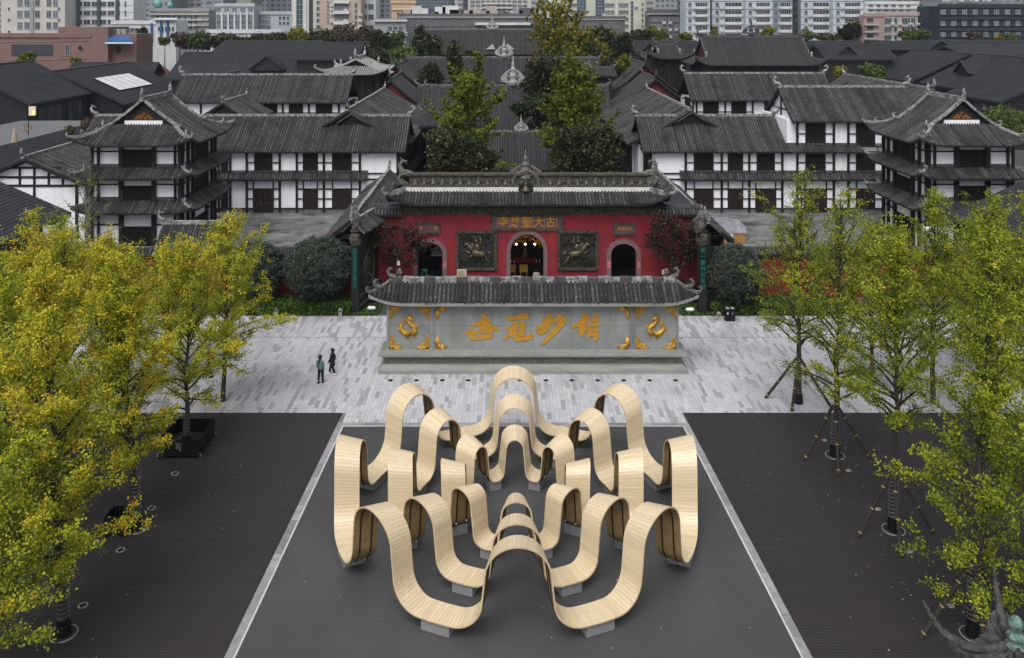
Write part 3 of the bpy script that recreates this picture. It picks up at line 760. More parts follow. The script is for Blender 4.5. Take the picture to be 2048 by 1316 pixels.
C_guan = [[(1745, 275, 44), (1725, 345, 66)], [(1760, 322, 40), (1850, 292, 54), (1950, 275, 76), (1992, 312, 50)], [(1775, 385, 35), (1855, 366, 42)], [(1678, 458, 42), (1760, 442, 42), (1862, 402, 40)],
          [(1800, 432, 45), (1745, 530, 44), (1658, 598, 30)], [(1830, 440, 40), (1800, 540, 52), (1830, 588, 52), (1950, 582, 54), (2040, 556, 56), (2032, 500, 24)], [(1905, 352, 46), (1915, 450, 62), (1905, 545, 50)], [(1850, 402, 30), (1962, 406, 44)], [(1845, 490, 30), (1885, 540, 44)]]
C_miao = [[(252, 240, 50), (235, 350, 84), (200, 440, 72), (140, 496, 44), (95, 468, 48)], [(90, 475, 40), (102, 420, 40), (200, 388, 40), (290, 330, 54)], [(168, 288, 26), (182, 345, 44)], [(325, 300, 34), (318, 365, 56)],
          [(392, 250, 70), (380, 350, 92)], [(462, 298, 52), (405, 375, 74), (300, 490, 64), (205, 595, 44), (142, 640, 18)]]
C_jing = [[(716, 230, 56), (702, 330, 84), (682, 430, 84), (668, 528, 40)], [(530, 415, 42), (620, 392, 44), (750, 345, 52)], [(628, 330, 50), (665, 355, 44)], [(768, 285, 36), (730, 335, 54)], [(660, 430, 40), (612, 492, 28)], [(708, 425, 30), (735, 448, 30)],
          [(850, 243, 52), (852, 400, 66)], [(790, 332, 40), (895, 288, 46)], [(768, 390, 42), (912, 370, 48)], [(775, 405, 42), (762, 500, 44), (752, 562, 30)], [(848, 420, 60), (855, 520, 62), (845, 592, 34)], [(780, 462, 34), (850, 455, 34)], [(775, 515, 34), (850, 508, 34)]]
for d_, ox_, k_ in ((C_shi, 760, 6.715), (C_guan, 760, 6.715), (C_miao, 1060, 6.5), (C_jing, 1060, 6.5)):
    strokes(sw, d_, ox_, 590, k_, YS + .05, .035, 'gilt_character', MT['gold'])

def scroll_corner(b, cx_, cz_, dx, dz, s_, y):
    for k in range(3):
        L_ = s_ * (1.0 - .28 * k); o_ = s_ * .13 * k
        b.tube([(cx_ + dx * (o_ + L_ * t_), y, cz_ + dz * (o_ + s_ * .05 * math.sin(t_ * 9))) for t_ in (0, .2, .4, .6, .8, 1)], [s_ * .09, s_ * .08, s_ * .06, s_ * .055, s_ * .04, s_ * .02], 5)
        b.tube([(cx_ + dx * (o_ + s_ * .05 * math.sin(t_ * 9)), y, cz_ + dz * (o_ + L_ * t_)) for t_ in (0, .2, .4, .6, .8, 1)], [s_ * .09, s_ * .08, s_ * .06, s_ * .055, s_ * .04, s_ * .02], 5)
    b.lathe([(0, -.03), (s_ * .16, -.02), (s_ * .14, .02), (0, .05)], (cx_ + dx * s_ * .15, y, cz_ + dz * s_ * .15), 7)
def bat(b, cx_, cz_, dx, dz, s_, y):
    for k in range(4):
        a = k / 3
        b.tube([(cx_ + dx * s_ * .1 * k, y, cz_), (cx_ + dx * s_ * (.35 + .1 * k), y, cz_ + dz * s_ * (.2 - .1 * k)), (cx_ + dx * s_ * (.95 - .1 * k), y, cz_ + dz * s_ * .05)], [s_ * .12, s_ * .10, s_ * .03], 5)
        b.tube([(cx_, y, cz_ + dz * s_ * .1 * k), (cx_ + dx * s_ * (.22 - .1 * k), y, cz_ + dz * s_ * (.4 + .1 * k)), (cx_ + dx * s_ * .03, y, cz_ + dz * s_ * (1.05 - .1 * k))], [s_ * .12, s_ * .10, s_ * .03], 5)
    b.lathe([(0, -.04), (s_ * .2, -.03), (s_ * .17, .03), (0, .06)], (cx_ + dx * s_ * .22, y, cz_ + dz * s_ * .22), 8)
YG = YS + .03
for p0, p1 in ((773, 864), (1266, 1358)):
    a, c = sx(p0) + .22, sx(p1) - .22; zb, zt = zt0 + .12, sz(614)
    for cx_, dx in ((a, 1), (c, -1)):
        for cz_, dz in ((zb, 1), (zt, -1)):
            q = MB(); scroll_corner(q, cx_, cz_, dx, dz, .85, YG); q.build('gilt_corner', MT['goldleaf'], sw, smooth=True)
for cx_, dx in ((sx(868) + .18, 1), (sx(1262) - .18, -1)):
    for cz_, dz in ((zt0 + .15, 1), (sz(616), -1)):
        q = MB(); bat(q, cx_, cz_, dx, dz, .72, YG); q.build('gilt_bat', MT['goldleaf'], sw, smooth=True)
def dragon(cx_, cz_, fl, s_):
    q = MB()
    def W(x, z): return (cx_ + fl * x * s_, YG, cz_ + z * s_)
    body = [(-.05, .62), (.02, .42), (.20, .22), (.42, .10), (.50, -.12), (.36, -.38), (.05, -.44), (-.22, -.34), (-.42, -.16), (-.52, .02), (-.44, .25), (-.30, .42), (-.38, .58), (-.48, .66)]
    rr = [.09, .12, .14, .17, .19, .20, .19, .18, .16, .13, .10, .07, .05, .02]
    q.tube([W(*p) for p in body], [r_ * s_ for r_ in rr], 7)
    head = [(-.06, .58), (.06, .66), (.22, .62), (.36, .56)]
    q.tube([W(*p) for p in head], [.12 * s_, .16 * s_, .12 * s_, .06 * s_], 7)
    for h_ in ([(.05, .72), (-.05, .86), (.02, .95)], [(.14, .72), (.16, .86), (.26, .9)], [(.25, .52), (.34, .44), (.44, .46)], [(-.1, .5), (-.22, .56), (-.2, .66)]): q.tube([W(*p) for p in h_], [.05 * s_, .035 * s_, .015 * s_], 4)
    for l_ in ([(.30, -.35), (.36, -.62), (.50, -.66)], [(-.15, -.38), (-.2, -.66), (-.02, -.76)], [(-.45, -.1), (-.68, -.12), (-.72, -.02)], [(.46, .05), (.66, .10), (.70, .22)]):
        q.tube([W(*p) for p in l_], [.09 * s_, .06 * s_, .035 * s_], 5)
        e = l_[-1]
        for k in (-1, 0, 1): q.tube([W(*e), W(e[0] + .10 + .02 * k, e[1] + .07 * k)], [.03 * s_, .01 * s_], 4)
    for k in range(1, 11):      # spines along the back
        p0_, p1_ = body[k], body[k + 1]; tx, tz = p1_[0] - p0_[0], p1_[1] - p0_[1]; l_ = math.hypot(tx, tz)
        q.tube([W(p0_[0], p0_[1]), W(p0_[0] - tz / l_ * .28 * -1, p0_[1] + tx / l_ * .28 * -1)], [.06 * s_, .015 * s_], 4)
    q.build('gilt_dragon', MT['goldleaf'], sw, smooth=True)
zc_ = (zt0 + sz(612)) / 2
dragon(sx(816), zc_, 1, .92); dragon(sx(1313), zc_, -1, .92)
def text(parent, body, loc, size, m, name='lettering', depth=.02, vertical=False, sp=1.0, off_=0.0, sxk=1.0):
    """flat lettering facing the viewer, centred at loc"""
    c = bpy.data.curves.new(name, 'FONT'); c.body = ('\n'.join(body) if vertical else body); c.size = size; c.align_x = 'CENTER'; c.align_y = 'CENTER'
    c.extrude = depth; c.space_line = sp; c.space_character = 1.0; c.offset = off_; c.resolution_u = 2
    tmp = bpy.data.objects.new(name, c); COL.objects.link(tmp)
    bpy.context.view_layer.update()
    me = bpy.data.meshes.new_from_object(tmp.evaluated_get(bpy.context.evaluated_depsgraph_get()))
    bpy.data.objects.remove(tmp); bpy.data.curves.remove(c)
    me.materials.clear(); me.materials.append(m)
    o = bpy.data.objects.new(name, me); COL.objects.link(o)
    o.parent = parent; o.location = Vector(loc) - off(parent); o.rotation_euler = (rad(90), 0, 0); o.scale = (sxk, 1, 1); return o
# faint small inscription columns beside the big characters: rows of tiny gilt strokes
rng = random.Random(8)
for px_, p0, p1 in ((900, 640, 680), (914, 640, 690), (1220, 645, 690), (1229, 640, 685)):
    q = MB(); y_ = p0
    while y_ < p1:
        for k in range(3):
            x_ = sx(px_) + rng.uniform(-.07, .07); z_ = sz(y_) + rng.uniform(-.07, .07)
            if rng.random() < .5: q.box(x_ - .06, x_ + .06, YG - .005 - k * .002, YG + .03, z_ - .010, z_ + .010)
            else: q.box(x_ - .010, x_ + .010, YG - .006 - k * .002, YG + .03, z_ - .06, z_ + .06)
        y_ += 6
    q.build('inscription', mat('faded_inscription_%d' % px_, (.34, .31, .22), rough=.8), sw)
# ------------------------------------------------------------------ temple gate
YG_ = 68.0
def gx(px): return Xp(px, YG_)
def gz(py): return Zp(py, YG_)
gate = thing('temple_gate', 'red temple gate with three arched doorways and a carved tiled roof', 'gate', (gx(1054), YG_, 0))
X0, X1 = gx(752), gx(1400); ZT = gz(428)
arches = [(gx(835.5), gx(885), gz(506), gz(486)), (gx(1021), gx(1087), gz(503), gz(468)), (gx(1222), gx(1272.6), gz(508), gz(487))]
q = MB(); TH = .7; xcur = X0
for xa_, xb_, zs_, zt_ in arches:
    q.box(xcur, xa_, YG_, YG_ + TH, 0, ZT)
    n = 16; cx_ = (xa_ + xb_) / 2; r_ = (xb_ - xa_) / 2
    for k in range(n):
        a0, a1 = math.pi * (1 - k / n), math.pi * (1 - (k + 1) / n)
        xk, xl = cx_ + r_ * math.cos(a0), cx_ + r_ * math.cos(a1); zk, zl = zs_ + (zt_ - zs_) * math.sin(a0), zs_ + (zt_ - zs_) * math.sin(a1)
        q.hexa([(xk, YG_, zk), (xl, YG_, zl), (xl, YG_ + TH, zl), (xk, YG_ + TH, zk), (xk, YG_, ZT), (xl, YG_, ZT), (xl, YG_ + TH, ZT), (xk, YG_ + TH, ZT)])
    xcur = xb_
q.box(xcur, X1, YG_, YG_ + TH, 0, ZT); q.build('red_wall', MT['red'], gate)
# the dark hall behind the doorways
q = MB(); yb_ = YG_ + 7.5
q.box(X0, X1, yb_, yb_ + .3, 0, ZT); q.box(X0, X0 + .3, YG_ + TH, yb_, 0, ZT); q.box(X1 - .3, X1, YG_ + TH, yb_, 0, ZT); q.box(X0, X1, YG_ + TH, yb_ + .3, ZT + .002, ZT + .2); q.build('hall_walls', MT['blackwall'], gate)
for i, (xa_, xb_, zs_, zt_) in enumerate(arches):
    q = MB(); w_ = .32 if i == 1 else .36; n = 16; cx_ = (xa_ + xb_) / 2; r_ = (xb_ - xa_) / 2; yf = YG_ - .09
    for k in range(n):
        a0, a1 = math.pi * k / n, math.pi * (k + 1) / n
        def pp(a, rr, y): return (cx_ + (r_ + rr) * math.cos(a), y, zs_ + (zt_ - zs_ + rr) * math.sin(a))
        q.hexa([pp(a1, 0, yf), pp(a0, 0, yf), pp(a0, 0, YG_ + .3), pp(a1, 0, YG_ + .3), pp(a1, w_, yf), pp(a0, w_, yf), pp(a0, w_, YG_ + .3), pp(a1, w_, YG_ + .3)])
    q.build('arch_stone', MT['pinkstone'], gate)
    for s_, xe in ((-1, xa_), (1, xb_)):
        q = MB(); q.box(min(xe, xe + s_ * w_), max(xe, xe + s_ * w_), yf - .02, YG_ + .3, 0, zs_); q.build('jamb_stone', MT['pinkstone'], gate)
        if i != 1:
            q = MB(); xm_ = xe + s_ * w_ / 2; q.box(xm_ - .12, xm_ + .12, yf - .04, yf - .02, gz(535), gz(522)); q.build('pink_notice', mat('pink_paper', (.50, .16, .17), (.42, .12, .13), rough=.8, scale=9), gate)
# gilded altar, offering tables and a lit lamp inside the main doorway
al = thing('altar', 'gilded altar canopy glowing inside the main arched doorway', 'altar', (gx(1053), YG_ + 5, 0))
cx_ = gx(1053); ya_ = YG_ + 5
q = MB(); q.box(cx_ - 2.6, cx_ + 2.6, ya_ - .1, ya_ + .6, 0, 1.2); q.build('altar_table', MT['door'], al)
q = MB(); rng = random.Random(6)
for k in range(46):
    a = rng.uniform(-1, 1); x_ = cx_ + a * 1.75; z_ = 3.35 - .45 * a * a + rng.uniform(-.40, .25); s_ = rng.uniform(.10, .24)
    q.tube([(x_ + s_ * math.cos(t_) * (1 - t_ / 7), ya_ - .2 - rng.uniform(0, .15), z_ + s_ * math.sin(t_) * (1 - t_ / 7)) for t_ in (0, .8, 1.6, 2.4, 3.2, 4)], s_ * .28, 5)
q.build('gilt_canopy', MT['goldleaf'], al)
q = MB(); q.lathe([(.0, 1.5), (.34, 1.55), (.36, 1.7), (.22, 1.9), (.20, 2.1), (.10, 2.18), (.13, 2.27), (.12, 2.4), (.05, 2.5), (0, 2.52)], (cx_, ya_ + .2, 0), 12); q.build('seated_figure', MT['bronze_hi'], al, smooth=True)
q = MB(); q.box(cx_ - .9, cx_ + .9, ya_ - .05, ya_ + .5, 1.2, 1.5); q.build('red_altar_step', MT['red'], al)
for x_ in (-1.15, -.15):
    q = MB(); q.box(cx_ + x_ - .34, cx_ + x_ + .34, ya_ - 1.6, ya_ - 1.35, .85, 1.42); q.box(cx_ + x_ - .28, cx_ + x_ - .22, ya_ - 1.55, ya_ - 1.4, 0, .85); q.box(cx_ + x_ + .22, cx_ + x_ + .28, ya_ - 1.55, ya_ - 1.4, 0, .85); q.build('yellow_offering_box', mat('yellow_cloth', (.50, .33, .04), rough=.7), al)
q = MB(); lampm = mat('altar_lamp', (1.0, .62, .22), emis=14.0)
for x_ in (-.75, 0, .8): q.lathe([(0, -.07), (.07, -.04), (.07, .04), (0, .07)], (cx_ + x_, ya_ - .9, 3.0), 8)
q.build('lamp', lampm, al)
rng = random.Random(16)
for x_ in [-1.2 + .27 * k for k in range(10)]:
    q = MB(); s_ = rng.uniform(.05, .09); q.lathe([(s_, 0), (s_ * .5, .1), (s_, .2), (0, .3)], (cx_ + x_, ya_ + .05, 1.2), 6); q.build('silver_vessel', MT['bolt'], al)
# frames: relief panels, sign boards
def frame(b, xa_, xb_, za_, zb_, w_, y, d=.10):
    b.box(xa_, xb_, y - d, y, zb_ - w_, zb_); b.box(xa_, xb_, y - d, y, za_, za_ + w_); b.box(xa_, xa_ + w_, y - d, y, za_ + w_, zb_ - w_); b.box(xb_ - w_, xb_, y - d, y, za_ + w_, zb_ - w_)
for pa, pb, fl in ((912.6, 994, -1), (1115, 1196, 1)):
    xa_, xb_, za_, zb_ = gx(pa), gx(pb), gz(540), gz(461)
    rp = thing('relief_panel', 'dark bronze relief of a rider on a horse, %s of the main doorway' % ('left' if fl < 0 else 'right'), 'relief', ((xa_ + xb_) / 2, YG_, za_), 'bronze rider reliefs')
    q = MB(); frame(q, xa_, xb_, za_, zb_, .2, YG_, .18)
    n = 12
    for k in range(n):
        t_ = (k + .5) / n
        for (px_, pz_) in ((xa_ + (xb_ - xa_) * t_, za_ + .1), (xa_ + (xb_ - xa_) * t_, zb_ - .1), (xa_ + .1, za_ + (zb_ - za_) * t_), (xb_ - .1, za_ + (zb_ - za_) * t_)):
            q.box(px_ - .07, px_ + .07, YG_ - .215, YG_ - .18, pz_ - .07, pz_ + .07)
    q.build('frame', MT['carved'], rp)
    solid(rp, xa_ + .2, xb_ - .2, YG_ - .06, YG_ - .004, za_ + .2, zb_ - .2, MT['bronze_bg'], 'ground_plate')
    cx_, cz_ = (xa_ + xb_) / 2, (za_ + zb_) / 2; s_ = (xb_ - xa_) / 2 - .25; yy = YG_ - .09
    def W(x, z): return (cx_ + fl * x * s_, yy, cz_ + z * s_)
    q = MB()
    q.tube([W(-.55, -.25), W(-.3, -.22), (W(0, -.15)), W(.25, -.05)], [.16 * s_, .24 * s_, .24 * s_, .2 * s_], 8)
    q.tube([W(.2, -.05), W(.38, .18), W(.48, .36)], [.19 * s_, .14 * s_, .10 * s_], 7)
    q.tube([W(.42, .38), W(.58, .36), W(.74, .28)], [.12 * s_, .11 * s_, .06 * s_], 7)
    for l_ in ([(.22, -.15), (.48, -.12), (.66, .02), (.62, -.16)], [(.15, -.2), (.36, -.36), (.32, -.55)], [(-.5, -.3), (-.56, -.5), (-.78, -.72), (-.9, -.76)], [(-.4, -.3), (-.3, -.52), (-.52, -.7)]): q.tube([W(*p) for p in l_], [.11 * s_, .07 * s_, .045 * s_, .04 * s_][:len(l_)], 6)
    q.tube([W(-.58, -.2), W(-.76, -.1), W(-.86, -.26), W(-.8, -.42)], [.06 * s_, .08 * s_, .06 * s_, .02 * s_], 5)
    for k in range(6): q.tube([W(.28 + .03 * k, .02 + .06 * k), W(.14 + .02 * k, .12 + .06 * k), W(.04 + .02 * k, .08 + .06 * k)], [.06 * s_, .045 * s_, .02 * s_], 5)
    q.tube([W(-.08, -.05), W(-.05, .2), W(0, .38)], [.17 * s_, .19 * s_, .14 * s_], 7)
    q.lathe([(0, -.12 * s_), (.1 * s_, -.05 * s_), (.11 * s_, .05 * s_), (.06 * s_, .13 * s_), (0, .2 * s_)], W(.03, .52), 8)
    for l_ in ([(.08, .34), (.24, .28), (.36, .2)], [(-.1, .34), (-.28, .5), (-.2, .72)], [(-.02, -.1), (.16, -.28), (.1, -.46)]): q.tube([W(*p) for p in l_], [.08 * s_, .07 * s_, .05 * s_], 6)
    q.tube([W(-.2, .72), W(.1, .80), W(.4, .76)], [.03 * s_, .03 * s_, .015 * s_], 4)
    q.build('rider_on_horse', MT['bronze_hi'], rp, smooth=True)
    q = MB(); rng = random.Random(int(pa))
    for k in range(60):
        x_, z_ = rng.uniform(-.95, .95), rng.choice((rng.uniform(-.95, -.5), rng.uniform(.25, .95))); r_ = rng.uniform(.06, .15)
        q.tube([W(x_ + r_ * math.cos(t_) * (1 - t_ / 8), z_ + r_ * math.sin(t_) * (1 - t_ / 8)) for t_ in (0, .9, 1.8, 2.7, 3.6, 4.5, 5.4)], .028 * s_, 4)
    q.build('cloud_scrolls', MT['bronze'], rp)
def plaque(name, label, pa, pb, ya_, yb2, txt, size, spread, proud):
    xa_, xb_, za_, zb_ = gx(pa), gx(pb), gz(yb2), gz(ya_)
    t = thing(name, label, 'sign', ((xa_ + xb_) / 2, YG_, za_))
    q = MB(); frame(q, xa_, xb_, za_, zb_, .15, YG_, proud + .05); q.build('frame', MT['carved'], t)
    solid(t, xa_ + .15, xb_ - .15, YG_ - proud, YG_ - .003, za_ + .15, zb_ - .15, MT['signboard'], 'board')
    n = len(txt)
    for k, ch in enumerate(txt):
        x_ = (xa_ + xb_) / 2 + (k - (n - 1) / 2) * spread
        if ch != ' ': text(t, ch, (x_, YG_ - proud - .012, (za_ + zb_) / 2 - .0), size, MT['gold'], 'character', .012, off_=size * .016, sxk=.95)
    return t
s1 = plaque('gate_sign', 'large signboard with five gilt characters above the main arched doorway', 981, 1127, 429, 461, '寺慈聖大古', .88, .93, .12)
for k in range(6):
    x_ = gx(1054) + (k - 2.5) * .93; solid(s1, x_ - .015, x_ + .015, YG_ - .128, YG_ - .12, gz(455), gz(434), MT['joint'], 'divider')
plaque('doorway_sign', 'small signboard with four gilt characters above the right arched doorway', 1227, 1271.5, 445, 470, '塔明光大', .27, .29, .09)
plaque('doorway_sign', 'small signboard above the left arched doorway, half hidden by a maple', 834, 880, 444.5, 468, '處   青', .30, .30, .09)
# carved bands above the red wall
q = MB(); q.box(gx(808), gx(1322), YG_ - .14, YG_ + .5, ZT, gz(414)); q.build('carved_band', MT['carved'], gate)
q = MB(); q.box(gx(985), gx(1123), YG_ - .22, YG_ - .142, ZT + .06, gz(411))
rng = random.Random(14)
for k in range(90):
    x_ = rng.uniform(gx(812), gx(1318)); z_ = rng.uniform(ZT + .08, gz(416)); r_ = rng.uniform(.06, .14); yy = YG_ - (.23 if gx(985) < x_ < gx(1123) else .15)
    q.tube([(x_ + r_ * math.cos(t_) * (1 - t_ / 8), yy, z_ + r_ * math.sin(t_) * (1 - t_ / 8)) for t_ in (0, 1, 2, 3, 4, 5)], .03, 4)
q.build('carved_scrolls', MT['carved'], gate)
q = MB(); q.box(gx(800), gx(1330), YG_ - .4, YG_ + 1.5, gz(414), gz(408)); q.build('eave_beam', MT['timber'], gate)
q = MB(); q.box(X0, gx(808), YG_ - .06, YG_ + .4, ZT, ZT + .10); q.box(gx(1322), X1, YG_ - .06, YG_ + .4, ZT, ZT + .10); q.build('wall_cap', MT['stonebase'], gate)
for a, c in ((X0 - .1, gx(808)), (gx(1322), X1 + .1)):
    pents(gate, face_front(a, YG_ - .05), 0, c - a, ZT + .08, ZT + .5, .55, pitch=.26)
# main roof
ye_, ze_ = 66.6, Zp(409, 66.6); xa_, xb_ = Xp(772, ye_), Xp(1342, ye_); LR = xb_ - xa_; D = 2.0; zr_ = Zp(384, ye_ + D)
A, RS = MB(), MB(); ins = 1.25
def ymg(x): return max(0, min(D, D * x / ins, D * (LR - x) / ins))
S = slope(A, RS, (xa_, ye_), (1, 0), (0, 1), LR, D, ze_, zr_, ymax=ymg, sag=.15, lift=.75, cl=2.6, pitch=.262, tiles=7, rng=random.Random(31))
yb3 = ye_ + 2 * D + 1.0
slope(A, RS, (xb_, yb3), (-1, 0), (0, -1), LR, D, ze_, zr_, ymax=ymg, sag=.15, lift=.75, cl=2.6, pitch=.4, nseg=3)
slope(A, RS, (xa_, yb3), (0, -1), (1, 0), yb3 - ye_, ins, ze_, zr_, ymax=lambda y: max(0, min(ins, ins * y / D, ins * (yb3 - ye_ - y) / D)), sag=.15, lift=.75, cl=2.0, pitch=.3, nseg=4)
slope(A, RS, (xb_, ye_), (0, 1), (-1, 0), yb3 - ye_, ins, ze_, zr_, ymax=lambda y: max(0, min(ins, ins * y / D, ins * (yb3 - ye_ - y) / D)), sag=.15, lift=.75, cl=2.0, pitch=.3, nseg=4)
grf = A.build('roof', [MT['tile_gap'], MT['timber']], gate)
fs, ts, vs = RS.f, RS.t, RS.v; g0 = 0; cnt = 0; restq = MB()
for i in range(1, len(fs) + 1):
    if i == len(fs) or ts[i] != ts[g0]:
        ids = sorted(set(j for f_ in fs[g0:i] for j in f_)); mp_ = {v: k for k, v in enumerate(ids)}
        q = MB() if cnt < 100 else restq
        q.tc = 0 if cnt < 100 else ts[g0]
        q.add([vs[j] for j in ids], [tuple(mp_[j] for j in f_) for f_ in fs[g0:i]])
        if cnt < 100: q.build('tile_row', MT['tile'], grf)
        cnt += 1; g0 = i
restq.build('back_tile_rows', MT['tile'], grf, kind='stuff')
yr_ = ye_ + D; rx0, rx1 = xa_ + ins, xb_ - ins
q = MB(); q.box(rx0, rx1, yr_, yr_ + 1.0, zr_ - .1, zr_ + .36); q.build('pale_ridge_base', MT['paleband'], grf)
zc0, zc1 = zr_ + .36, Zp(347, yr_ + .3)
q = MB(); q.box(rx0 + .1, rx1 - .1, yr_ + .12, yr_ + .9, zc0, zc0 + .18); q.box(rx0 + .3, rx1 - .3, yr_ + .25, yr_ + .75, zc0 + .18, zc1 - .14); q.box(rx0 + .1, rx1 - .1, yr_ + .1, yr_ + .9, zc1 - .14, zc1); q.build('carved_ridge', MT['carved'], grf)
rng = random.Random(17); k = 0; x_ = rx0 + .8
while x_ < rx1 - .6:                                # figures standing along the carved ridge
    if abs(x_ - (rx0 + rx1) / 2) > 1.3:
        q = MB(); h_ = rng.uniform(.42, .62); zb = zc0 + .18
        q.lathe([(.14, 0), (.16, h_ * .2), (.10, h_ * .5), (.12, h_ * .62), (.05, h_ * .72), (.075, h_ * .82), (.06, h_ * .95), (0, h_)], (x_, yr_ + .12, zb), 7)
        q.tube([(x_ - .1, yr_ + .1, zb + h_ * .6), (x_ - .2 * rng.choice((-1, 1)), yr_ + .05, zb + h_ * rng.uniform(.4, .9))], [.04, .02], 4)
        q.build('ridge_figure', MT['orn'], grf)
        q = MB(); r_ = rng.uniform(.1, .18); xx = x_ + .36; zz = zb + rng.uniform(.15, .45)
        q.tube([(xx + r_ * math.cos(t_) * (1 - t_ / 8), yr_ + .2, zz + r_ * math.sin(t_) * (1 - t_ / 8)) for t_ in (0, 1, 2, 3, 4, 5)], .04, 4); q.build('ridge_scroll', MT['orn'], grf)
    x_ += .72
q = MB(); x_ = rx0 + .2
while x_ < rx1 - .1:
    r_ = .1 + .05 * rng.random(); q.tube([(x_ + r_ * math.cos(t_), yr_ + .08, zc0 + .06 + r_ * .7 * math.sin(t_)) for t_ in (0, .8, 1.6, 2.4, 3.14)], .035, 4); x_ += .26
q.build('scroll_course', MT['orn'], grf)
xm_ = gx(1052)
q = MB(); crest(q, (xm_, yr_ + .45, zc0 + .5), 2.6, 2.5)
for k in range(5): q.lathe([(.42 - .07 * k, 0), (.5 - .08 * k, .12), (.40 - .07 * k, .26)], (xm_, yr_ + .45, zc0 + .2 + .28 * k), 9)
q.tube([(xm_ + 1.05 * math.cos(a), yr_ + .2, zc0 + .2 + 1.1 * math.sin(a)) for a in [i * math.pi / 10 for i in range(11)]], .13, 6)
q.build('ridge_crest', MT['orn'], grf)
q = MB(); q.tube([(xm_ + .55 * math.cos(a), yr_ - .08, zr_ + .1 + .75 * math.sin(a)) for a in [i * math.pi / 8 for i in range(9)]], .07, 5); q.box(xm_ - .55, xm_ + .55, yr_ - .03, yr_ + .05, zr_, zr_ + .7); q.build('niche', MT['bronze_bg'], grf)
q = MB(); q.lathe([(.0, 0), (.36, .05), (.38, .18), (.22, .32), (.2, .45), (.10, .52), (.14, .6), (.12, .72), (0, .78)], (xm_, yr_ - .12, zr_ + .02), 10); q.build('niche_figure', MT['bronze_hi'], grf, smooth=True)
for sg, xe in ((-1, rx0), (1, rx1)):
    q = MB(); curl(q, (xe, yr_ + .5, zc0 + .9), (sg, 0), 1.0); curl(q, (xe + sg * .2, yr_ + .2, zc0 + .2), (sg, -.3), .7)
    for k in range(4): q.tube([(xe + sg * .3 * k, yr_ - .1 * k, zc0 + .3), (xe + sg * (.3 * k + .25), yr_ - .12 * k, zc0 + .75 - .1 * k)], [.07, .02], 4)
    q.build('ridge_beast', MT['orn'], grf)
    q = MB(); xc = xa_ if sg < 0 else xb_; pts = []
    for k in range(9):
        t_ = k / 8; pts.append(S((xe + (xc - xe) * t_) - xa_, D * (1 - t_)) + Vector((0, 0, .03)))
    q.sweep(pts, .24, .2); pts2 = [p_ + Vector((0, 0, .28)) for p_ in pts[:6]] ; q.sweep(pts2, .12, .12)
    curl(q, pts[-1] + Vector((sg * .1, -.1, .05)), (sg, -.5), .45); q.build('hip_ridge', MT['ridge'], grf)

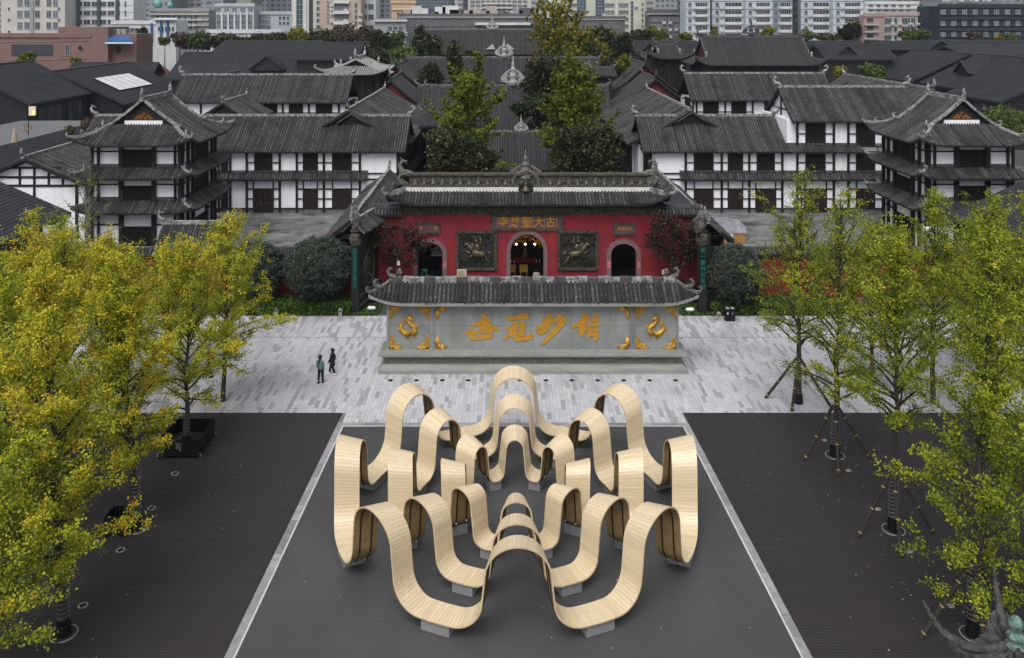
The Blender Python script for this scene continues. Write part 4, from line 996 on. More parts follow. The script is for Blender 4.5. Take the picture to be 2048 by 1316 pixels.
# splayed side walls with pillars and couplets
for sg, pfx, ptx, word in ((-1, 757, 716, '殿院精舍禪林妙華天府'), (1, 1397, 1408, '第一叢林古有榜')):
    name = 'left' if sg < 0 else 'right'
    yp = 64.0; xA, xB = gx(pfx), (Xp(ptx, yp) if sg < 0 else Xp(1410, yp))
    sp = thing('splayed_wall', 'dark carved wing wall splayed out from the %s side of the temple gate' % name, 'wall', (xB, yp, 0))
    q = MB(); dv = Vector((xB - xA, yp - YG_, 0)); dv.normalize(); nv = Vector((dv.y, -dv.x, 0)) * (.25 if True else 0)
    z1 = gz(440)
    q.hexa([(xA, YG_, 0), (xB, yp, 0), (xB + sg * .5, yp + .3, 0), (xA + sg * .5, YG_ + .4, 0), (xA, YG_, z1), (xB, yp, z1), (xB + sg * .5, yp + .3, z1), (xA + sg * .5, YG_ + .4, z1)] if sg < 0 else
           [(xB, yp, 0), (xA, YG_, 0), (xA + .5, YG_ + .4, 0), (xB + .5, yp + .3, 0), (xB, yp, z1), (xA, YG_, z1), (xA + .5, YG_ + .4, z1), (xB + .5, yp + .3, z1)])
    q.build('wall', MT['bronze_bg'], sp)
    q = MB(); mid = Vector(((xA + xB) / 2, (YG_ + yp) / 2, 2.9)); inn = Vector((-sg * abs(dv.y), -abs(dv.x) if True else 0, 0)); inn.normalize(); mid += inn * .06
    q.tube([mid + dv * (.95 * math.cos(a)) + Vector((0, 0, 1.3 * math.sin(a))) for a in [2 * math.pi * i / 20 for i in range(21)]], .09, 5)
    rng = random.Random(3 + sg)
    for k in range(18):
        r_ = rng.uniform(.12, .25); cc = mid + dv * rng.uniform(-.55, .55) + Vector((0, 0, rng.uniform(-.8, .8)))
        q.tube([cc + dv * (r_ * math.cos(t_) * (1 - t_ / 8)) + Vector((0, 0, r_ * math.sin(t_) * (1 - t_ / 8))) for t_ in (0, 1, 2, 3, 4, 5)], .04, 4)
    q.build('medallion', MT['carved'], sp)
    for zz in (z1 - .35, 1.2, .5):
        q = MB(); q.bar(Vector((xA, YG_, zz)) + inn * .08, Vector((xB, yp, zz)) + inn * .08, .2, .16); q.build('moulding', MT['carved'], sp)
    # pillar with couplet board and figure
    xpL = Xp(705 if sg < 0 else 1397, yp - .2); pw = .5
    xq = Xp(711, yp) if sg < 0 else Xp(1404, yp)
    q = MB(); q.box(xq - .3, xq + .3, yp - .25, yp + .35, 0, Zp(492, yp)); q.build('pillar', MT['timber'], sp)
    bd2 = MB(); bd2.box(xq - .24, xq + .24, yp - .32, yp - .25, Zp(577, yp), Zp(494, yp)); bd2 = bd2.build('couplet_board', MT['black'], sp)
    zt_, zb_ = Zp(499, yp), Zp(572, yp)
    for k, ch in enumerate(word): text(sp, ch, (xq, yp - .33, zt_ + (zb_ - zt_) * k / (len(word) - 1)), .34 if sg < 0 else .42, mat('green_lettering_%d_%d' % (sg, k), (.010, .14, .11), rough=.5), 'character', .008)
    q = MB(); q.lathe([(.30, 0), (.42, .15), (.50, .5), (.46, .8), (.32, 1.0), (.42, 1.1), (.42, 1.25)], (xq, yp + .05, Zp(492, yp)), 10); q.build('lotus_capital', MT['carved'], sp)
    q = MB(); zb = Zp(492, yp) + 1.25; q.lathe([(.30, 0), (.34, .2), (.22, .8), (.28, 1.15), (.24, 1.3), (.10, 1.38), (.16, 1.5), (.15, 1.68), (.06, 1.8), (0, 1.86)], (xq, yp + .05, zb), 9)
    for s2 in (-1, 1): q.tube([(xq + s2 * .22, yp + .02, zb + 1.2), (xq + s2 * .36, yp - .12, zb + .85), (xq + s2 * .12, yp - .25, zb + .95)], [.08, .07, .05], 5)
    q.build('robed_figure', MT['orn'], sp, smooth=True)
    # tiled cap
    A, B = MB(), MB(); capL = (Vector((xB, yp, 0)) - Vector((xA, YG_, 0))).length + .6
    e_in = inn
    st0 = Vector((xA, YG_, 0)) if sg > 0 else Vector((xB, yp, 0)) + dv * .5
    exv = dv if sg > 0 else -dv
    for dirn in (1, -1):
        E = (st0 if dirn > 0 else st0 + exv * capL) + inn * dirn * .9 + Vector((sg * .25, .2, 0)); ex2 = exv * dirn
        slope(A, B, (E.x, E.y), (ex2.x, ex2.y), (-inn.x * dirn, -inn.y * dirn), capL, .9, z1 - .02, z1 + .8, sag=.1, pitch=.28, nseg=3, rng=random.Random(5))
    r3 = A.build('roof', [MT['tile_gap'], MT['timber']], sp); B.build('tile_rows', MT['tile'], r3, kind='stuff')
    q = MB(); p0_ = st0 + Vector((sg * .25, .2, z1 + .75)); q.sweep([p0_, p0_ + exv * capL], .26, .25); curl(q, p0_ + (exv * capL if sg > 0 else Vector()) + Vector((0, 0, .2)), ((exv.x, exv.y) if sg > 0 else (-exv.x, -exv.y)), .55); q.build('ridge', MT['ridge'], r3)

# corridors running back from the gate, ridge along the depth
for sg, xr, word in ((-1, -12.1, 'left'), (1, 15.8, 'right')):
    co = thing('corridor', 'low tiled corridor running back from the %s end of the red gate' % word, 'corridor', (xr, 78, 0))
    gable_roof(co, xr - 2.4, xr + 2.4, 68.2, 90.0, 4.3, 6.1, axis='y', pitch=.26, rh=.25, esize=.6)
    solid(co, xr - 1.7, xr - 1.5, 68.7, 89.5, 0, 4.4, MT['red']); solid(co, xr + 1.5, xr + 1.7, 68.7, 89.5, 0, 4.4, MT['red'])
    gable_wall(co, xr - 1.7, xr + 1.7, 68.7, 4.3, 5.8, MT['timber'])

# red garden walls with tile coping
for sg, xa_, xb_, word in ((-1, -36.0, Xp(706, 66), 'left'), (1, Xp(1412, 66), 37.0, 'right')):
    gw = thing('garden_wall', 'bright red garden wall with tile coping %s of the temple gate' % word, 'wall', ((xa_ + xb_) / 2, 66, 0))
    solid(gw, xa_, xb_, 66.0, 66.5, 0, 3.95, MT['redbright'])
    pents(gw, face_front(xa_, 66.2), 0, xb_ - xa_, 3.88, 4.25, .5, pitch=.28, cap=False)
    q = MB(); q.box(xa_, xb_, 66.1, 66.45, 4.2, 4.34); q.build('coping', MT['ridge_dark'], gw)
    solid(gw, xa_, xb_, 65.96, 65.999, 0, .5, MT['stonebase'], 'base_course')
# ------------------------------------------------------------------ half-timbered halls round the temple court
YH = 97.0
def hx(px): return Xp(px, YH)
def bays_px(l): return [(hx(a), hx(b), k) for a, b, k in l]
# left front hall
t = thing('timber_hall', 'long two-storey black and white timber hall left of the temple gate', 'building', (-28, YH, 0), 'black and white timber halls')
T = lambda u, d, z: Vector((u, YH - d, z))
solid(t, -47, hx(797), YH + .3, YH + 10, 0, 6.9, MT['plaster'], 'core')
zU = Zp(346, YH)                 # top of the lower pent roof
facade(t, T, [(hx(405), hx(438), 'N'), (hx(438), hx(461), 'N'), (hx(461), hx(494), 'W'), (hx(494), hx(560), 'DN'), (hx(560), hx(594), 'W'), (hx(594), hx(648), 'N'), (hx(648), hx(720), 'N'), (hx(720), hx(797), 'W')],
       [(0, 3.85, True), (4.35, 6.95, False)])
pents(t, T, hx(400), hx(736), 3.85, 4.5, .8, pitch=.29)
rf = gable_roof(t, -48.5, hx(812), YH - .85, YH + 10.3, 6.98, 10.35, axis='x', pitch=.29, esize=.8, orn='ridge')
TS = face_right(hx(797) + .01, YH)
facade(t, TS, [(0, 1.6, 'N'), (1.6, 3.4, 'N')], [(0, 3.85, True), (4.35, 6.95, False)])
gable_wall(t, YH - .1, YH + 9.9, hx(797) - .2, 6.8, 10.2, MT['timber'], axis='y')
# small triangular dormer vents
def vent(parent, px, py, Y, w, h, D=1.6):
    c = P(px, py, Y); q = MB(); A, B = MB(), MB()
    q.add([(c.x - w * .8, Y + .15, c.z), (c.x + w * .8, Y + .15, c.z), (c.x, Y + .15, c.z + h * .8)], [(0, 1, 2)]); o = q.build('dormer_vent', MT['door'], parent)
    for s_ in (-1, 1):
        q = MB(); q.hexa([(c.x, Y - .25, c.z + h), (c.x + s_ * w, Y - .25, c.z - .05), (c.x + s_ * w, Y + D, c.z - .05), (c.x, Y + D, c.z + h), (c.x, Y - .25, c.z + h + .16), (c.x + s_ * w, Y - .25, c.z + .11), (c.x + s_ * w, Y + D, c.z + .11), (c.x, Y + D, c.z + h + .16)] if s_ > 0 else
                          [(c.x + s_ * w, Y - .25, c.z - .05), (c.x, Y - .25, c.z + h), (c.x, Y + D, c.z + h), (c.x + s_ * w, Y + D, c.z - .05), (c.x + s_ * w, Y - .25, c.z + .11), (c.x, Y - .25, c.z + h + .16), (c.x, Y + D, c.z + h + .16), (c.x + s_ * w, Y + D, c.z + .11)])
        q.build('vent_roof', MT['ridge_dark'], o)
vent(t, 704, 247, 100.2, 1.75, 1.1)
# left rear hall
t = thing('timber_hall', 'rear timber hall on the left showing only its upper storey above another roof', 'building', (-34, 118, 0), 'black and white timber halls')
Y2 = 119.0
def h2(px): return Xp(px, Y2)
solid(t, h2(340), h2(694), Y2 + .3, Y2 + 9, 0, 10.2, MT['plaster'], 'core')
facade(t, lambda u, d, z: Vector((u, Y2 - d, z)), [(h2(350), h2(402), 'W'), (h2(402), h2(470), 'W'), (h2(470), h2(516), 'W'), (h2(516), h2(566), 'N'), (h2(566), h2(618), 'N'), (h2(618), h2(678), 'N'), (h2(678), h2(694), 'W')], [(6.0, 7.3, False), (7.3, 10.35, False)])
rf = gable_roof(t, Xp(335, Y2 - 1.2), Xp(692, Y2 - 1.2), Y2 - .85, Y2 + 9.3, 10.3, 13.75, axis='x', pitch=.32, esize=.8)
TS = face_right(h2(694) + .01, Y2); facade(t, TS, [(0, 2.4, 'W'), (2.4, 5, 'N')], [(6.0, 7.3, False), (7.3, 10.35, False)])
# link roof between the two left halls
t = thing('link_roof', 'small grey tiled link roof poking up between the two left timber halls', 'building', (Xp(420, 108), 108, 0))
gable_roof(t, Xp(455, 108) - 4.2, Xp(455, 108) + 3.2, 107.6, 117.5, 9.1, 11.4, axis='y', pitch=.28, esize=.5); solid(t, Xp(455, 108) - 3.4, Xp(455, 108) + 2.4, 108, 117, 0, 9.3, MT['plaster'])
gable_wall(t, Xp(455, 108) - 3.4, Xp(455, 108) + 2.4, 108.0, 9.2, 11.0, MT['timber'])
# wings running back beside the temple axis
for sg, xr, xe, lab in ((-1, -18.3, -10.9, 'left'), (1, 21.6, 14.2, 'right')):
    t = thing('timber_wing', 'timber wing with balcony running back along the %s side of the temple court' % lab, 'building', (xr, 118, 0), 'timber wings beside the temple court')
    w_ = abs(xe - xr); gable_roof(t, xr - w_, xr + w_, YH + 3.0, 131, 7.3, 11.2, axis='y', pitch=.25, esize=.6)
    wx_ = xe + sg * 1.1
    TS = face_right(wx_, YH + 3.6) if sg < 0 else face_left(wx_, 130.5)
    n = 9; ln = 26.9
    facade(t, TS, [(ln * k / n, ln * (k + 1) / n, 'N') for k in range(n)], [(0, 3.6, True), (3.6, 7.2, False)])
    solid(t, min(wx_ + sg * .3, xr + sg * w_ * .8), max(wx_ + sg * .3, xr + sg * w_ * .8), YH + 3.6, 130.5, 0, 7.25, MT['plaster'], 'core')
    q = MB()
    q.tbox(TS, 0, ln, .02, 1.0, 3.45, 3.62); q.build('balcony', MT['timber'], t)
    for zz in (3.95, 4.25, 4.6):
        q = MB(); q.tbox(TS, 0, ln, .90, .98, zz - .05, zz + .05); q.build('railing', MT['timber'], t)
    q = MB(); q.box(-.05, .05, -.05, .05, 0, 1.0); bm_ = q.mesh('baluster', MT['timber'])
    for k in range(28):
        p_ = TS(ln * k / 27, .94, 3.6); obj('baluster', bm_, t, p_ - off(t))
    gable_wall(t, xr - w_ * .85, xr + w_ * .85, YH + 3.5, 7.2, 10.6, MT['timber'])
# right front hall and its taller block
t = thing('timber_hall', 'long two-storey black and white timber hall right of the temple gate', 'building', (25, YH, 0), 'black and white timber halls')
solid(t, hx(1300), hx(1790), YH + .3, YH + 10, 0, 6.9, MT['plaster'], 'core')
T = lambda u, d, z: Vector((u, YH - d, z))
facade(t, T, [(hx(1300), hx(1371), 'W'), (hx(1371), hx(1443), 'N'), (hx(1443), hx(1498), 'N'), (hx(1498), hx(1564), 'DN'), (hx(1564), hx(1594), 'W'), (hx(1594), hx(1667), 'DN'), (hx(1667), hx(1696), 'W'), (hx(1696), hx(1765), 'N'), (hx(1765), hx(1790), 'W')], [(0, 3.85, True), (4.35, 6.95, False)])
pents(t, T, hx(1359), hx(1775), 3.85, 4.5, .8, pitch=.29)
gable_roof(t, hx(1284), hx(1576), YH - .85, YH + 10.3, 6.98, 10.35, axis='x', pitch=.29, esize=.8)
TS = face_left(hx(1300) - .01, YH + 3.4); facade(t, TS, [(0, 1.8, 'N'), (1.8, 3.4, 'N')], [(0, 3.85, True), (4.35, 6.95, False)])
gable_wall(t, YH - .1, YH + 9.9, hx(1300), 6.8, 10.2, MT['timber'], axis='y')
vent(t, 1384, 244, 100.2, 1.75, 1.1)
t = thing('timber_hall', 'taller three-storey block rising at the end of the right timber hall', 'building', (38, YH, 0), 'black and white timber halls')
solid(t, hx(1576), hx(1860), YH + .32, YH + 10, 6.9, 10.45, MT['plaster'], 'core')
pents(t, T, hx(1566), hx(1726), 6.95, 7.6, .85, b_=.5, pitch=.29)
facade(t, T, [(hx(1594), hx(1667), 'N'), (hx(1667), hx(1696), 'W'), (hx(1696), hx(1765), 'N'), (hx(1765), hx(1800), 'W')], [(7.4, 10.4, False)])
q = MB(); q.tbox(T, hx(1765), hx(1800), -.25, .04, 6.85, 7.5); q.build('wall', MT['plaster'], t)
gable_roof(t, hx(1582), hx(1850), YH - .85, YH + 10.3, 10.35, 13.75, axis='x', pitch=.29, esize=.85)
gable_wall(t, YH + .3, YH + 9.7, hx(1594) - .15, 10.4, 13.3, MT['plaster'], axis='y')
q = MB(); q.box(hx(1594) - .28, hx(1594) - .16, YH + 1, YH + 9, 11.2, 11.35); q.box(hx(1594) - .28, hx(1594) - .16, YH + 4.8, YH + 5.1, 10.4, 13.0); q.build('gable_beam', MT['timber'], t)
# right rear hall and the long roof falling away to the right
t = thing('timber_hall', 'rear timber hall on the right showing only its upper storey above another roof', 'building', (32, 118, 0), 'black and white timber halls')
solid(t, h2(1388), h2(1520), Y2 + .3, Y2 + 9, 0, 10.6, MT['plaster'], 'core')
facade(t, lambda u, d, z: Vector((u, Y2 - d, z)), [(h2(1393), h2(1450), 'N'), (h2(1450), h2(1505), 'N'), (h2(1505), h2(1530), 'W')], [(6.0, 7.3, False), (7.3, 10.65, False)])
gable_roof(t, Xp(1384, Y2 - 1.2), Xp(1650, Y2 + 4), Y2 - .85, Y2 + 9.3, 10.6, 13.95, axis='x', pitch=.32, esize=.8)
TS = face_left(h2(1388) - .01, Y2 + 5); facade(t, TS, [(0, 2.6, 'N'), (2.6, 5, 'W')], [(6.0, 7.3, False), (7.3, 10.65, False)])
t = thing('timber_wing', 'long timber wing with pale ridge running back behind the right corner pavilion', 'building', (52, 110, 0), 'timber wings beside the temple court')
gable_roof(t, 43.5, 55.0, 99, 125, 10.2, 13.7, axis='y', pitch=.25, esize=.8); solid(t, 44.5, 54, 100, 124, 0, 10.3, MT['plaster'])
gable_wall(t, 44.6, 53.9, 100, 10.2, 13.2, MT['plaster'])

# corner pavilions: three tiers under a hip-and-gable roof
def pavilion(x0, x1, y0, y1, lab, side):
    cx_ = (x0 + x1) / 2
    t = thing('corner_pavilion', lab, 'pavilion', (cx_, y0, 0), 'three-tier corner pavilions')
    tiers = [(0, 4.6), (4.6, 7.75), (7.75, 10.75)]
    solid(t, x0 + .3, x1 - .3, y0 + .3, y1 - .3, 0, 10.7, MT['plaster'], 'core')
    W_, Dp = x1 - x0, y1 - y0
    TF = face_front(x0, y0); TS = face_right(x1, y0) if side > 0 else face_left(x0, y1)
    bf = [(0, W_ * .07, 'W'), (W_ * .07, W_ * .33, 'W'), (W_ * .33, W_ * .70, 'V'), (W_ * .70, W_ * .94, 'W'), (W_ * .94, W_, 'W')]
    bs = [(0, Dp * .15, 'W'), (Dp * .15, Dp * .30, 'W'), (Dp * .30, Dp * .72, 'V'), (Dp * .72, Dp * .88, 'W'), (Dp * .88, Dp, 'W')]
    if side < 0: bs = [(Dp - b, Dp - a, k) for a, b, k in reversed(bs)]
    for T_, bl_ in ((TF, bf), (TS, bs)):
        U1 = bl_[-1][1]
        q = MB(); q.tbox(T_, 0, U1, -.3, 0, 0, 10.7); q.build('wall', MT['plaster'], t)
        for u in sorted(set([b[0] for b in bl_] + [U1])):
            wd = .20 if any(abs(u - e) < .01 for b in bl_ if b[2] == 'V' for e in b[:2]) else .085
            q = MB(); q.tbox(T_, u - wd, u + wd, .02, .3, 0, 10.7); q.build('post', MT['timber'], t)
        for z0, z1 in tiers:
            q = MB(); q.tbox(T_, 0, U1, .0, .2, z1 - .22, z1); q.build('beam', MT['timber'], t)
            zm_ = z0 + (z1 - z0) * .60
            for b in bl_:
                if b[2] == 'V':
                    zm_ = z0 + (z1 - z0) * (.66 if z1 > 10 else .56); q = MB(); q.tbox(T_, b[0], b[1], .0, .14, z0, zm_ + .0)
                    for k in range(7): uu = b[0] + (b[1] - b[0]) * k / 6; q.tbox(T_, uu - .05, uu + .05, .14, .18, z0, zm_ - .05)
                    q.build('window', MT['lattice'], t)
                else:
                    q = MB(); zm_ = z0 + (z1 - z0) * .60; q.tbox(T_, b[0], b[1], .0, .13, zm_ - .06, zm_ + .06); q.build('rail', MT['timber'], t)
    # pent roofs on all four sides
    for ze, zr in ((4.1, 5.05), (7.25, 8.12)):
        D_ = 1.42
        for T_, L_ in ((face_front(x0 - D_, y0), W_ + 2 * D_), (face_right(x1, y0 - D_), Dp + 2 * D_), (face_left(x0, y1 + D_), Dp + 2 * D_)):
            S_, rf_, Ln = pents(t, T_, 0, L_, ze, zr, D_, a=D_, b_=D_, lift=.5, pitch=.26)
            q = MB(); pts = [S_(D_ * (1 - k / 6), D_ * (1 - k / 6)) + Vector((0, 0, .02)) for k in range(7)]; q.sweep(pts, .2, .18); curl(q, pts[2] + Vector((0, 0, .15)), tuple((pts[-1] - pts[0])[:2]), .38); curl(q, pts[-1] + Vector((0, 0, .05)), tuple((pts[-1] - pts[0])[:2]), .3); q.build('hip_ridge', MT['ridge'], rf_)
    # hip-and-gable roof, ridge along the depth
    O_ = 1.55; xa_, xb_, ya_, yb_ = x0 - O_, x1 + O_, y0 - O_, y1 + O_; Wr, Lr = xb_ - xa_, yb_ - ya_; Dr = Wr / 2; ds = 2.75; ze, zr = 10.3, 14.15
    A, B = MB(), MB()
    def yms(x): return x if x < ds else (Lr - x if x > Lr - ds else Dr)
    kw = dict(sag=.34, lift=.7, cl=2.8, pitch=.26, nseg=9)
    SR = slope(A, B, (xb_, ya_), (0, 1), (-1, 0), Lr, Dr, ze, zr, ymax=yms, rng=random.Random(1), **kw)
    SL = slope(A, B, (xa_, yb_), (0, -1), (1, 0), Lr, Dr, ze, zr, ymax=yms, rng=random.Random(2), **kw)
    zds = SR(Lr / 2, ds).z
    for E_, ex_, ey_ in (((xa_, ya_), (1, 0), (0, 1)), ((xb_, yb_), (-1, 0), (0, -1))):
        SF = slope(A, B, E_, ex_, ey_, Wr, ds, ze, zds, ymax=lambda x: max(0, min(ds, x, Wr - x)), rng=random.Random(3), sag=.2, lift=.7, cl=2.8, pitch=.26, nseg=5)
    rf_ = A.build('roof', [MT['tile_gap'], MT['timber']], t); B.build('tile_rows', MT['tile'], rf_, kind='stuff')
    q = MB(); q.sweep([(cx_, ya_ + ds - .2, zr - .05), (cx_, yb_ - ds + .2, zr - .05)], .34, .42); q.build('ridge', MT['ridge'], rf_)
    for ye in (ya_ + ds - .1, yb_ - ds + .1):
        q = MB(); q.lathe([(.14, 0), (.2, .15), (.12, .3), (.17, .5), (.10, .7), (.05, .85), (0, 1.0)], (cx_, ye, zr + .3), 8); curl(q, (cx_, ye, zr + .35), (0, 1 if ye > y0 + 3 else -1), .5); q.build('ridge_beast', MT['ridge'], rf_)
    for S_, Lx in ((SR, 1), (SL, -1)):
        for end in (0, 1):
            xe = ds + .05 if end == 0 else Lr - ds - .05
            q = MB(); pts = [S_(xe, Dr - (Dr - ds * .75) * k / 8) + Vector((0, 0, .02)) for k in range(9)]; q.sweep(pts, .26, .30)
            hp = [S_(xe, ds)] + [S_(((ds * (1 - k / 6)) if end == 0 else Lr - ds * (1 - k / 6)), ds * (1 - k / 6)) for k in range(1, 7)]
            q.sweep([p_ + Vector((0, 0, .02)) for p_ in hp], .24, .24); dd_ = tuple((hp[-1] - hp[0])[:2])
            curl(q, pts[-1] + Vector((0, 0, .25)), dd_, .5); curl(q, hp[4] + Vector((0, 0, .2)), dd_, .4); curl(q, hp[-1] + Vector((0, 0, .1)), dd_, .35); q.build('hip_ridge', MT['ridge'], rf_)
    yg = ya_ + ds + .35; gw = Dr - ds
    q = MB(); q.add([(cx_ - gw, yg, zds - .1), (cx_ + gw, yg, zds - .1), (cx_, yg, zr - .35)], [(0, 1, 2)]); gb = q.build('gable', MT['timber'], rf_)
    q = MB(); q.box(cx_ - gw * .62, cx_ + gw * .62, yg - .12, yg - .02, zds - .05, zds + .38); q.build('gable_sill', MT['plaster'], rf_)
    q = MB(); hg = .85; q.add([(cx_ - 1.15, yg - .06, zds + .42), (cx_ + 1.15, yg - .06, zds + .42), (cx_ + .62, yg - .06, zds + .42 + hg * .62), (cx_, yg - .06, zds + .42 + hg), (cx_ - .62, yg - .06, zds + .42 + hg * .62)], [(0, 1, 2, 3, 4)]); q.build('gable_board', mat('orange_red_board', (.085, .024, .010), (.05, .016, .008), rough=.7, scale=3), rf_)
    q = MB(); rng = random.Random(4)
    for k in range(11):
        a = -1 + 2 * (k + .5) / 11; x_ = cx_ + a * .82; z_ = zds + .57 + (1 - abs(a)) * .30 * ((k % 3) / 1.4); r_ = .12
        q.tube([(x_ + r_ * math.cos(w_) * (1 - w_ / 8), yg - .1, z_ + r_ * math.sin(w_) * (1 - w_ / 8)) for w_ in (0, 1, 2, 3, 4, 5)], .022, 4)
    q.build('gilt_scrolls', MT['goldleaf'], rf_)
    return t
pavilion(Xp(186, 80), Xp(362, 80), 80, 89, 'three-tier corner pavilion with upturned eaves in front of the left timber hall', 1)
pavilion(Xp(1856, 80), Xp(2024, 80), 80, 89, 'three-tier corner pavilion with upturned eaves beside the right timber hall', -1)

# gable house at the left edge
yq = 84.0; xa_, xb_ = Xp(-70, yq), Xp(205, yq); t = thing('gable_house', 'white gabled house with black timber grid beside the left corner pavilion', 'building', ((xa_ + xb_) / 2, yq, 0))
xm_ = Xp(55, yq); ze, zr = Zp(372, yq), Zp(314, yq); hw = 7.3
gable_roof(t, xm_ - hw, xm_ + hw, yq - .8, yq + 14, ze, zr, axis='y', pitch=.25, sag=.18, esize=.6)
q = MB(); q.add([(xm_ - hw + 1.5, yq, 0), (xm_ + hw - 1.7, yq, 0), (xm_ + hw - 1.7, yq, ze + .15), (xm_, yq, zr - .55), (xm_ - hw + 1.5, yq, ze + .15)], [(0, 1, 2, 3, 4)]); q.build('wall', MT['plaster'], t)
solid(t, xm_ + hw - 2.0, xm_ + hw - 1.75, yq + .02, yq + 13, 0, ze + .1, MT['plaster'], 'side_wall')
for px_ in (40, 69, 98, 126): 
    x_ = Xp(px_, yq); zt_ = zr - .7 - abs(x_ - xm_) * (zr - ze) / hw; q = MB(); q.box(x_ - .11, x_ + .11, yq - .08, yq - .002, Zp(372, yq) if px_ != 69 else Zp(400, yq), zt_); q.build('post', MT['timber'], t)
for py_, w_ in ((335, 3.3), (354, 5.0), (371, 5.6)):
    q = MB(); q.box(xm_ - w_, xm_ + w_, yq - .095, yq - .081, Zp(py_, yq) - .11, Zp(py_, yq) + .11); q.build('beam', MT['timber'], t)
q = MB(); q.box(Xp(151, yq), Xp(157, yq), yq - .1, yq - .002, 0, ze + .2); q.build('post', MT['timber'], t)
# small tiled garden gateway
ys_ = 71.0; t = thing('garden_gateway', 'small tiled gateway in the red garden wall behind the left trees', 'gate', (Xp(375, ys_), ys_, 0))
gable_roof(t, Xp(325, ys_), Xp(450, ys_), ys_ - 1.6, ys_ + 1.6, 3.55, 5.0, axis='x', pitch=.24, esize=.6)
solid(t, Xp(338, ys_), Xp(436, ys_), ys_ - .5, ys_ + .5, 0, 3.6, MT['redbright'])
# ------------------------------------------------------------------ temple halls on the axis
def temple_hall(lab, xc, wid, ye, D, ze, zr, orn_h=1.8, nm='temple_hall', mt='tile_dark', orn=True, walls=True, shift=0.0):
    t = thing(nm, lab, 'temple hall', (xc, ye + D, 0), 'temple halls on the axis')
    rf = gable_roof(t, xc - wid / 2, xc + wid / 2, ye, ye + 2 * D, ze, zr, axis='x', pitch=.28, mt=mt, ridge='ridge_dark', esize=.7, orn='orn', sag=.25, rh=.45)
    q = MB(); crest(q, (xc + shift, ye + D, zr + .3), orn_h * .62, orn_h * .85)
    if orn: q.build('ridge_crest', MT['orn_white'], rf)
    q = MB(); rng = random.Random(int(ye))
    x_ = xc - wid / 2 + .5
    while x_ < xc + wid / 2:
        r_ = rng.uniform(.10, .2); q.tube([(x_ + r_ * math.cos(a), ye + D - .15, zr + .32 + r_ * math.sin(a)) for a in (0, .9, 1.8, 2.7, 3.6)], .05, 4); x_ += rng.uniform(.35, .6)
    if orn: q.build('ridge_carving', MT['orn_white'], rf)
    if walls:
        solid(t, xc - wid / 2 + 1.2, xc + wid / 2 - 1.2, ye + 1.2, ye + 2 * D - 1.2, 0, ze + .15, MT['blackwall'])
        q = MB(); q.box(-.16, .16, -.16, .16, 0, ze); cm = q.mesh('column', MT['door'])
        for k in range(9): obj('column', cm, t, (-wid / 2 + 1.3 + (wid - 2.6) * k / 8, -D + 1.0, 0))
    return t, rf
temple_hall('nearest dark tiled temple hall behind the gate ridge', Xp(1042, 110), 20, 103.0, 6.0, Zp(341, 103), Zp(268, 109), 2.6)
temple_hall('second temple hall on the axis with a pagoda-like ridge crest', Xp(1026, 136), 30, 127.0, 8.5, Zp(262, 127), Zp(174, 135.5), 5.6)
temple_hall('third temple hall on the axis between tall trees', Xp(1008, 160), 36, 154.0, 7.5, Zp(166, 154), Zp(118, 161.5), 5.0)
t, rf = temple_hall('farthest and tallest temple hall with a broad grey roof', Xp(985, 195), 23 + 9, 183.0, 8.5, Zp(109, 183), Zp(62, 191.5), 4.0)
for px_ in (981, 1020):
    q = MB(); c = P(px_, 98, 184.5); q.add([(c.x - .95, c.y, c.z), (c.x + .95, c.y, c.z), (c.x + (.55 if px_ < 1000 else -.55), c.y + .4, c.z + 1.15)], [(0, 1, 2)]); q.tube([(c.x - .9, c.y - .1, c.z), (c.x + .9, c.y - .1, c.z)], .14, 5); q.build('gable_ornament', MT['orn_white'], rf)
# side pavilions and corridors of the temple court
for lab, x0, x1, y0, y1, ze, zr, ax in (
    ('dark ridge roof left of the temple axis, nearer of two', -23.5, -12.0, 132.5, 146, 7.9, 12.4, 'y'),
    ('dark ridge roof left of the temple axis, farther of two', -25.5, -12.0, 147, 164, 8.4, 13.8, 'y'),
    ('dark ridge roof right of the temple axis, nearer of two', 16.5, 30.0, 132.5, 146, 7.9, 12.6, 'y'),
    ('dark ridge roof right of the temple axis, farther of two', 17.0, 31.0, 147, 164, 8.4, 14.0, 'y')):
    t = thing('side_hall', lab, 'temple hall', ((x0 + x1) / 2, y0, 0), 'side halls of the temple')
    gable_roof(t, x0, x1, y0, y1, ze, zr, axis=ax, pitch=.28, mt='tile_dark', ridge='ridge_dark', esize=.8, orn='ridge_dark')
    solid(t, x0 + 1, x1 - 1, y0 + .8, y1 - .8, 0, ze + .2, MT['blackwall']); gable_wall(t, x0 + 1.2, x1 - 1.2, y0 + .7, ze, zr - .6, mat('dull_red_gable', (.14, .03, .03), (.09, .03, .03), rough=.9, scale=2))
for lab, px0_, px1_, Y_, pe, pr in (('small temple pavilion with curled eaves left of the axis', 850, 960, 118, 222, 175), ('low tiled temple roof beside the left wing', 838, 905, 112, 252, 225), ('small court roof left of the axis behind the wings', 780, 850, 150, 160, 147), ('small court pavilion roof right of the axis', 1185, 1235, 140, 152, 135)):
    x0, x1 = Xp(px0_, Y_), Xp(px1_, Y_); t = thing('court_pavilion', lab, 'temple hall', ((x0 + x1) / 2, Y_, 0), 'small pavilions of the temple court')
    gable_roof(t, x0, x1, Y_ - .5, Y_ + 8, Zp(pe, Y_), Zp(pr, Y_ + 4), axis='x', pitch=.28, mt='tile_dark', ridge='ridge_dark', esize=.7, orn='orn', sag=.35)
    solid(t, x0 + .8, x1 - .8, Y_ + .6, Y_ + 7, 0, Zp(pe, Y_) + .1, MT['blackwall'])

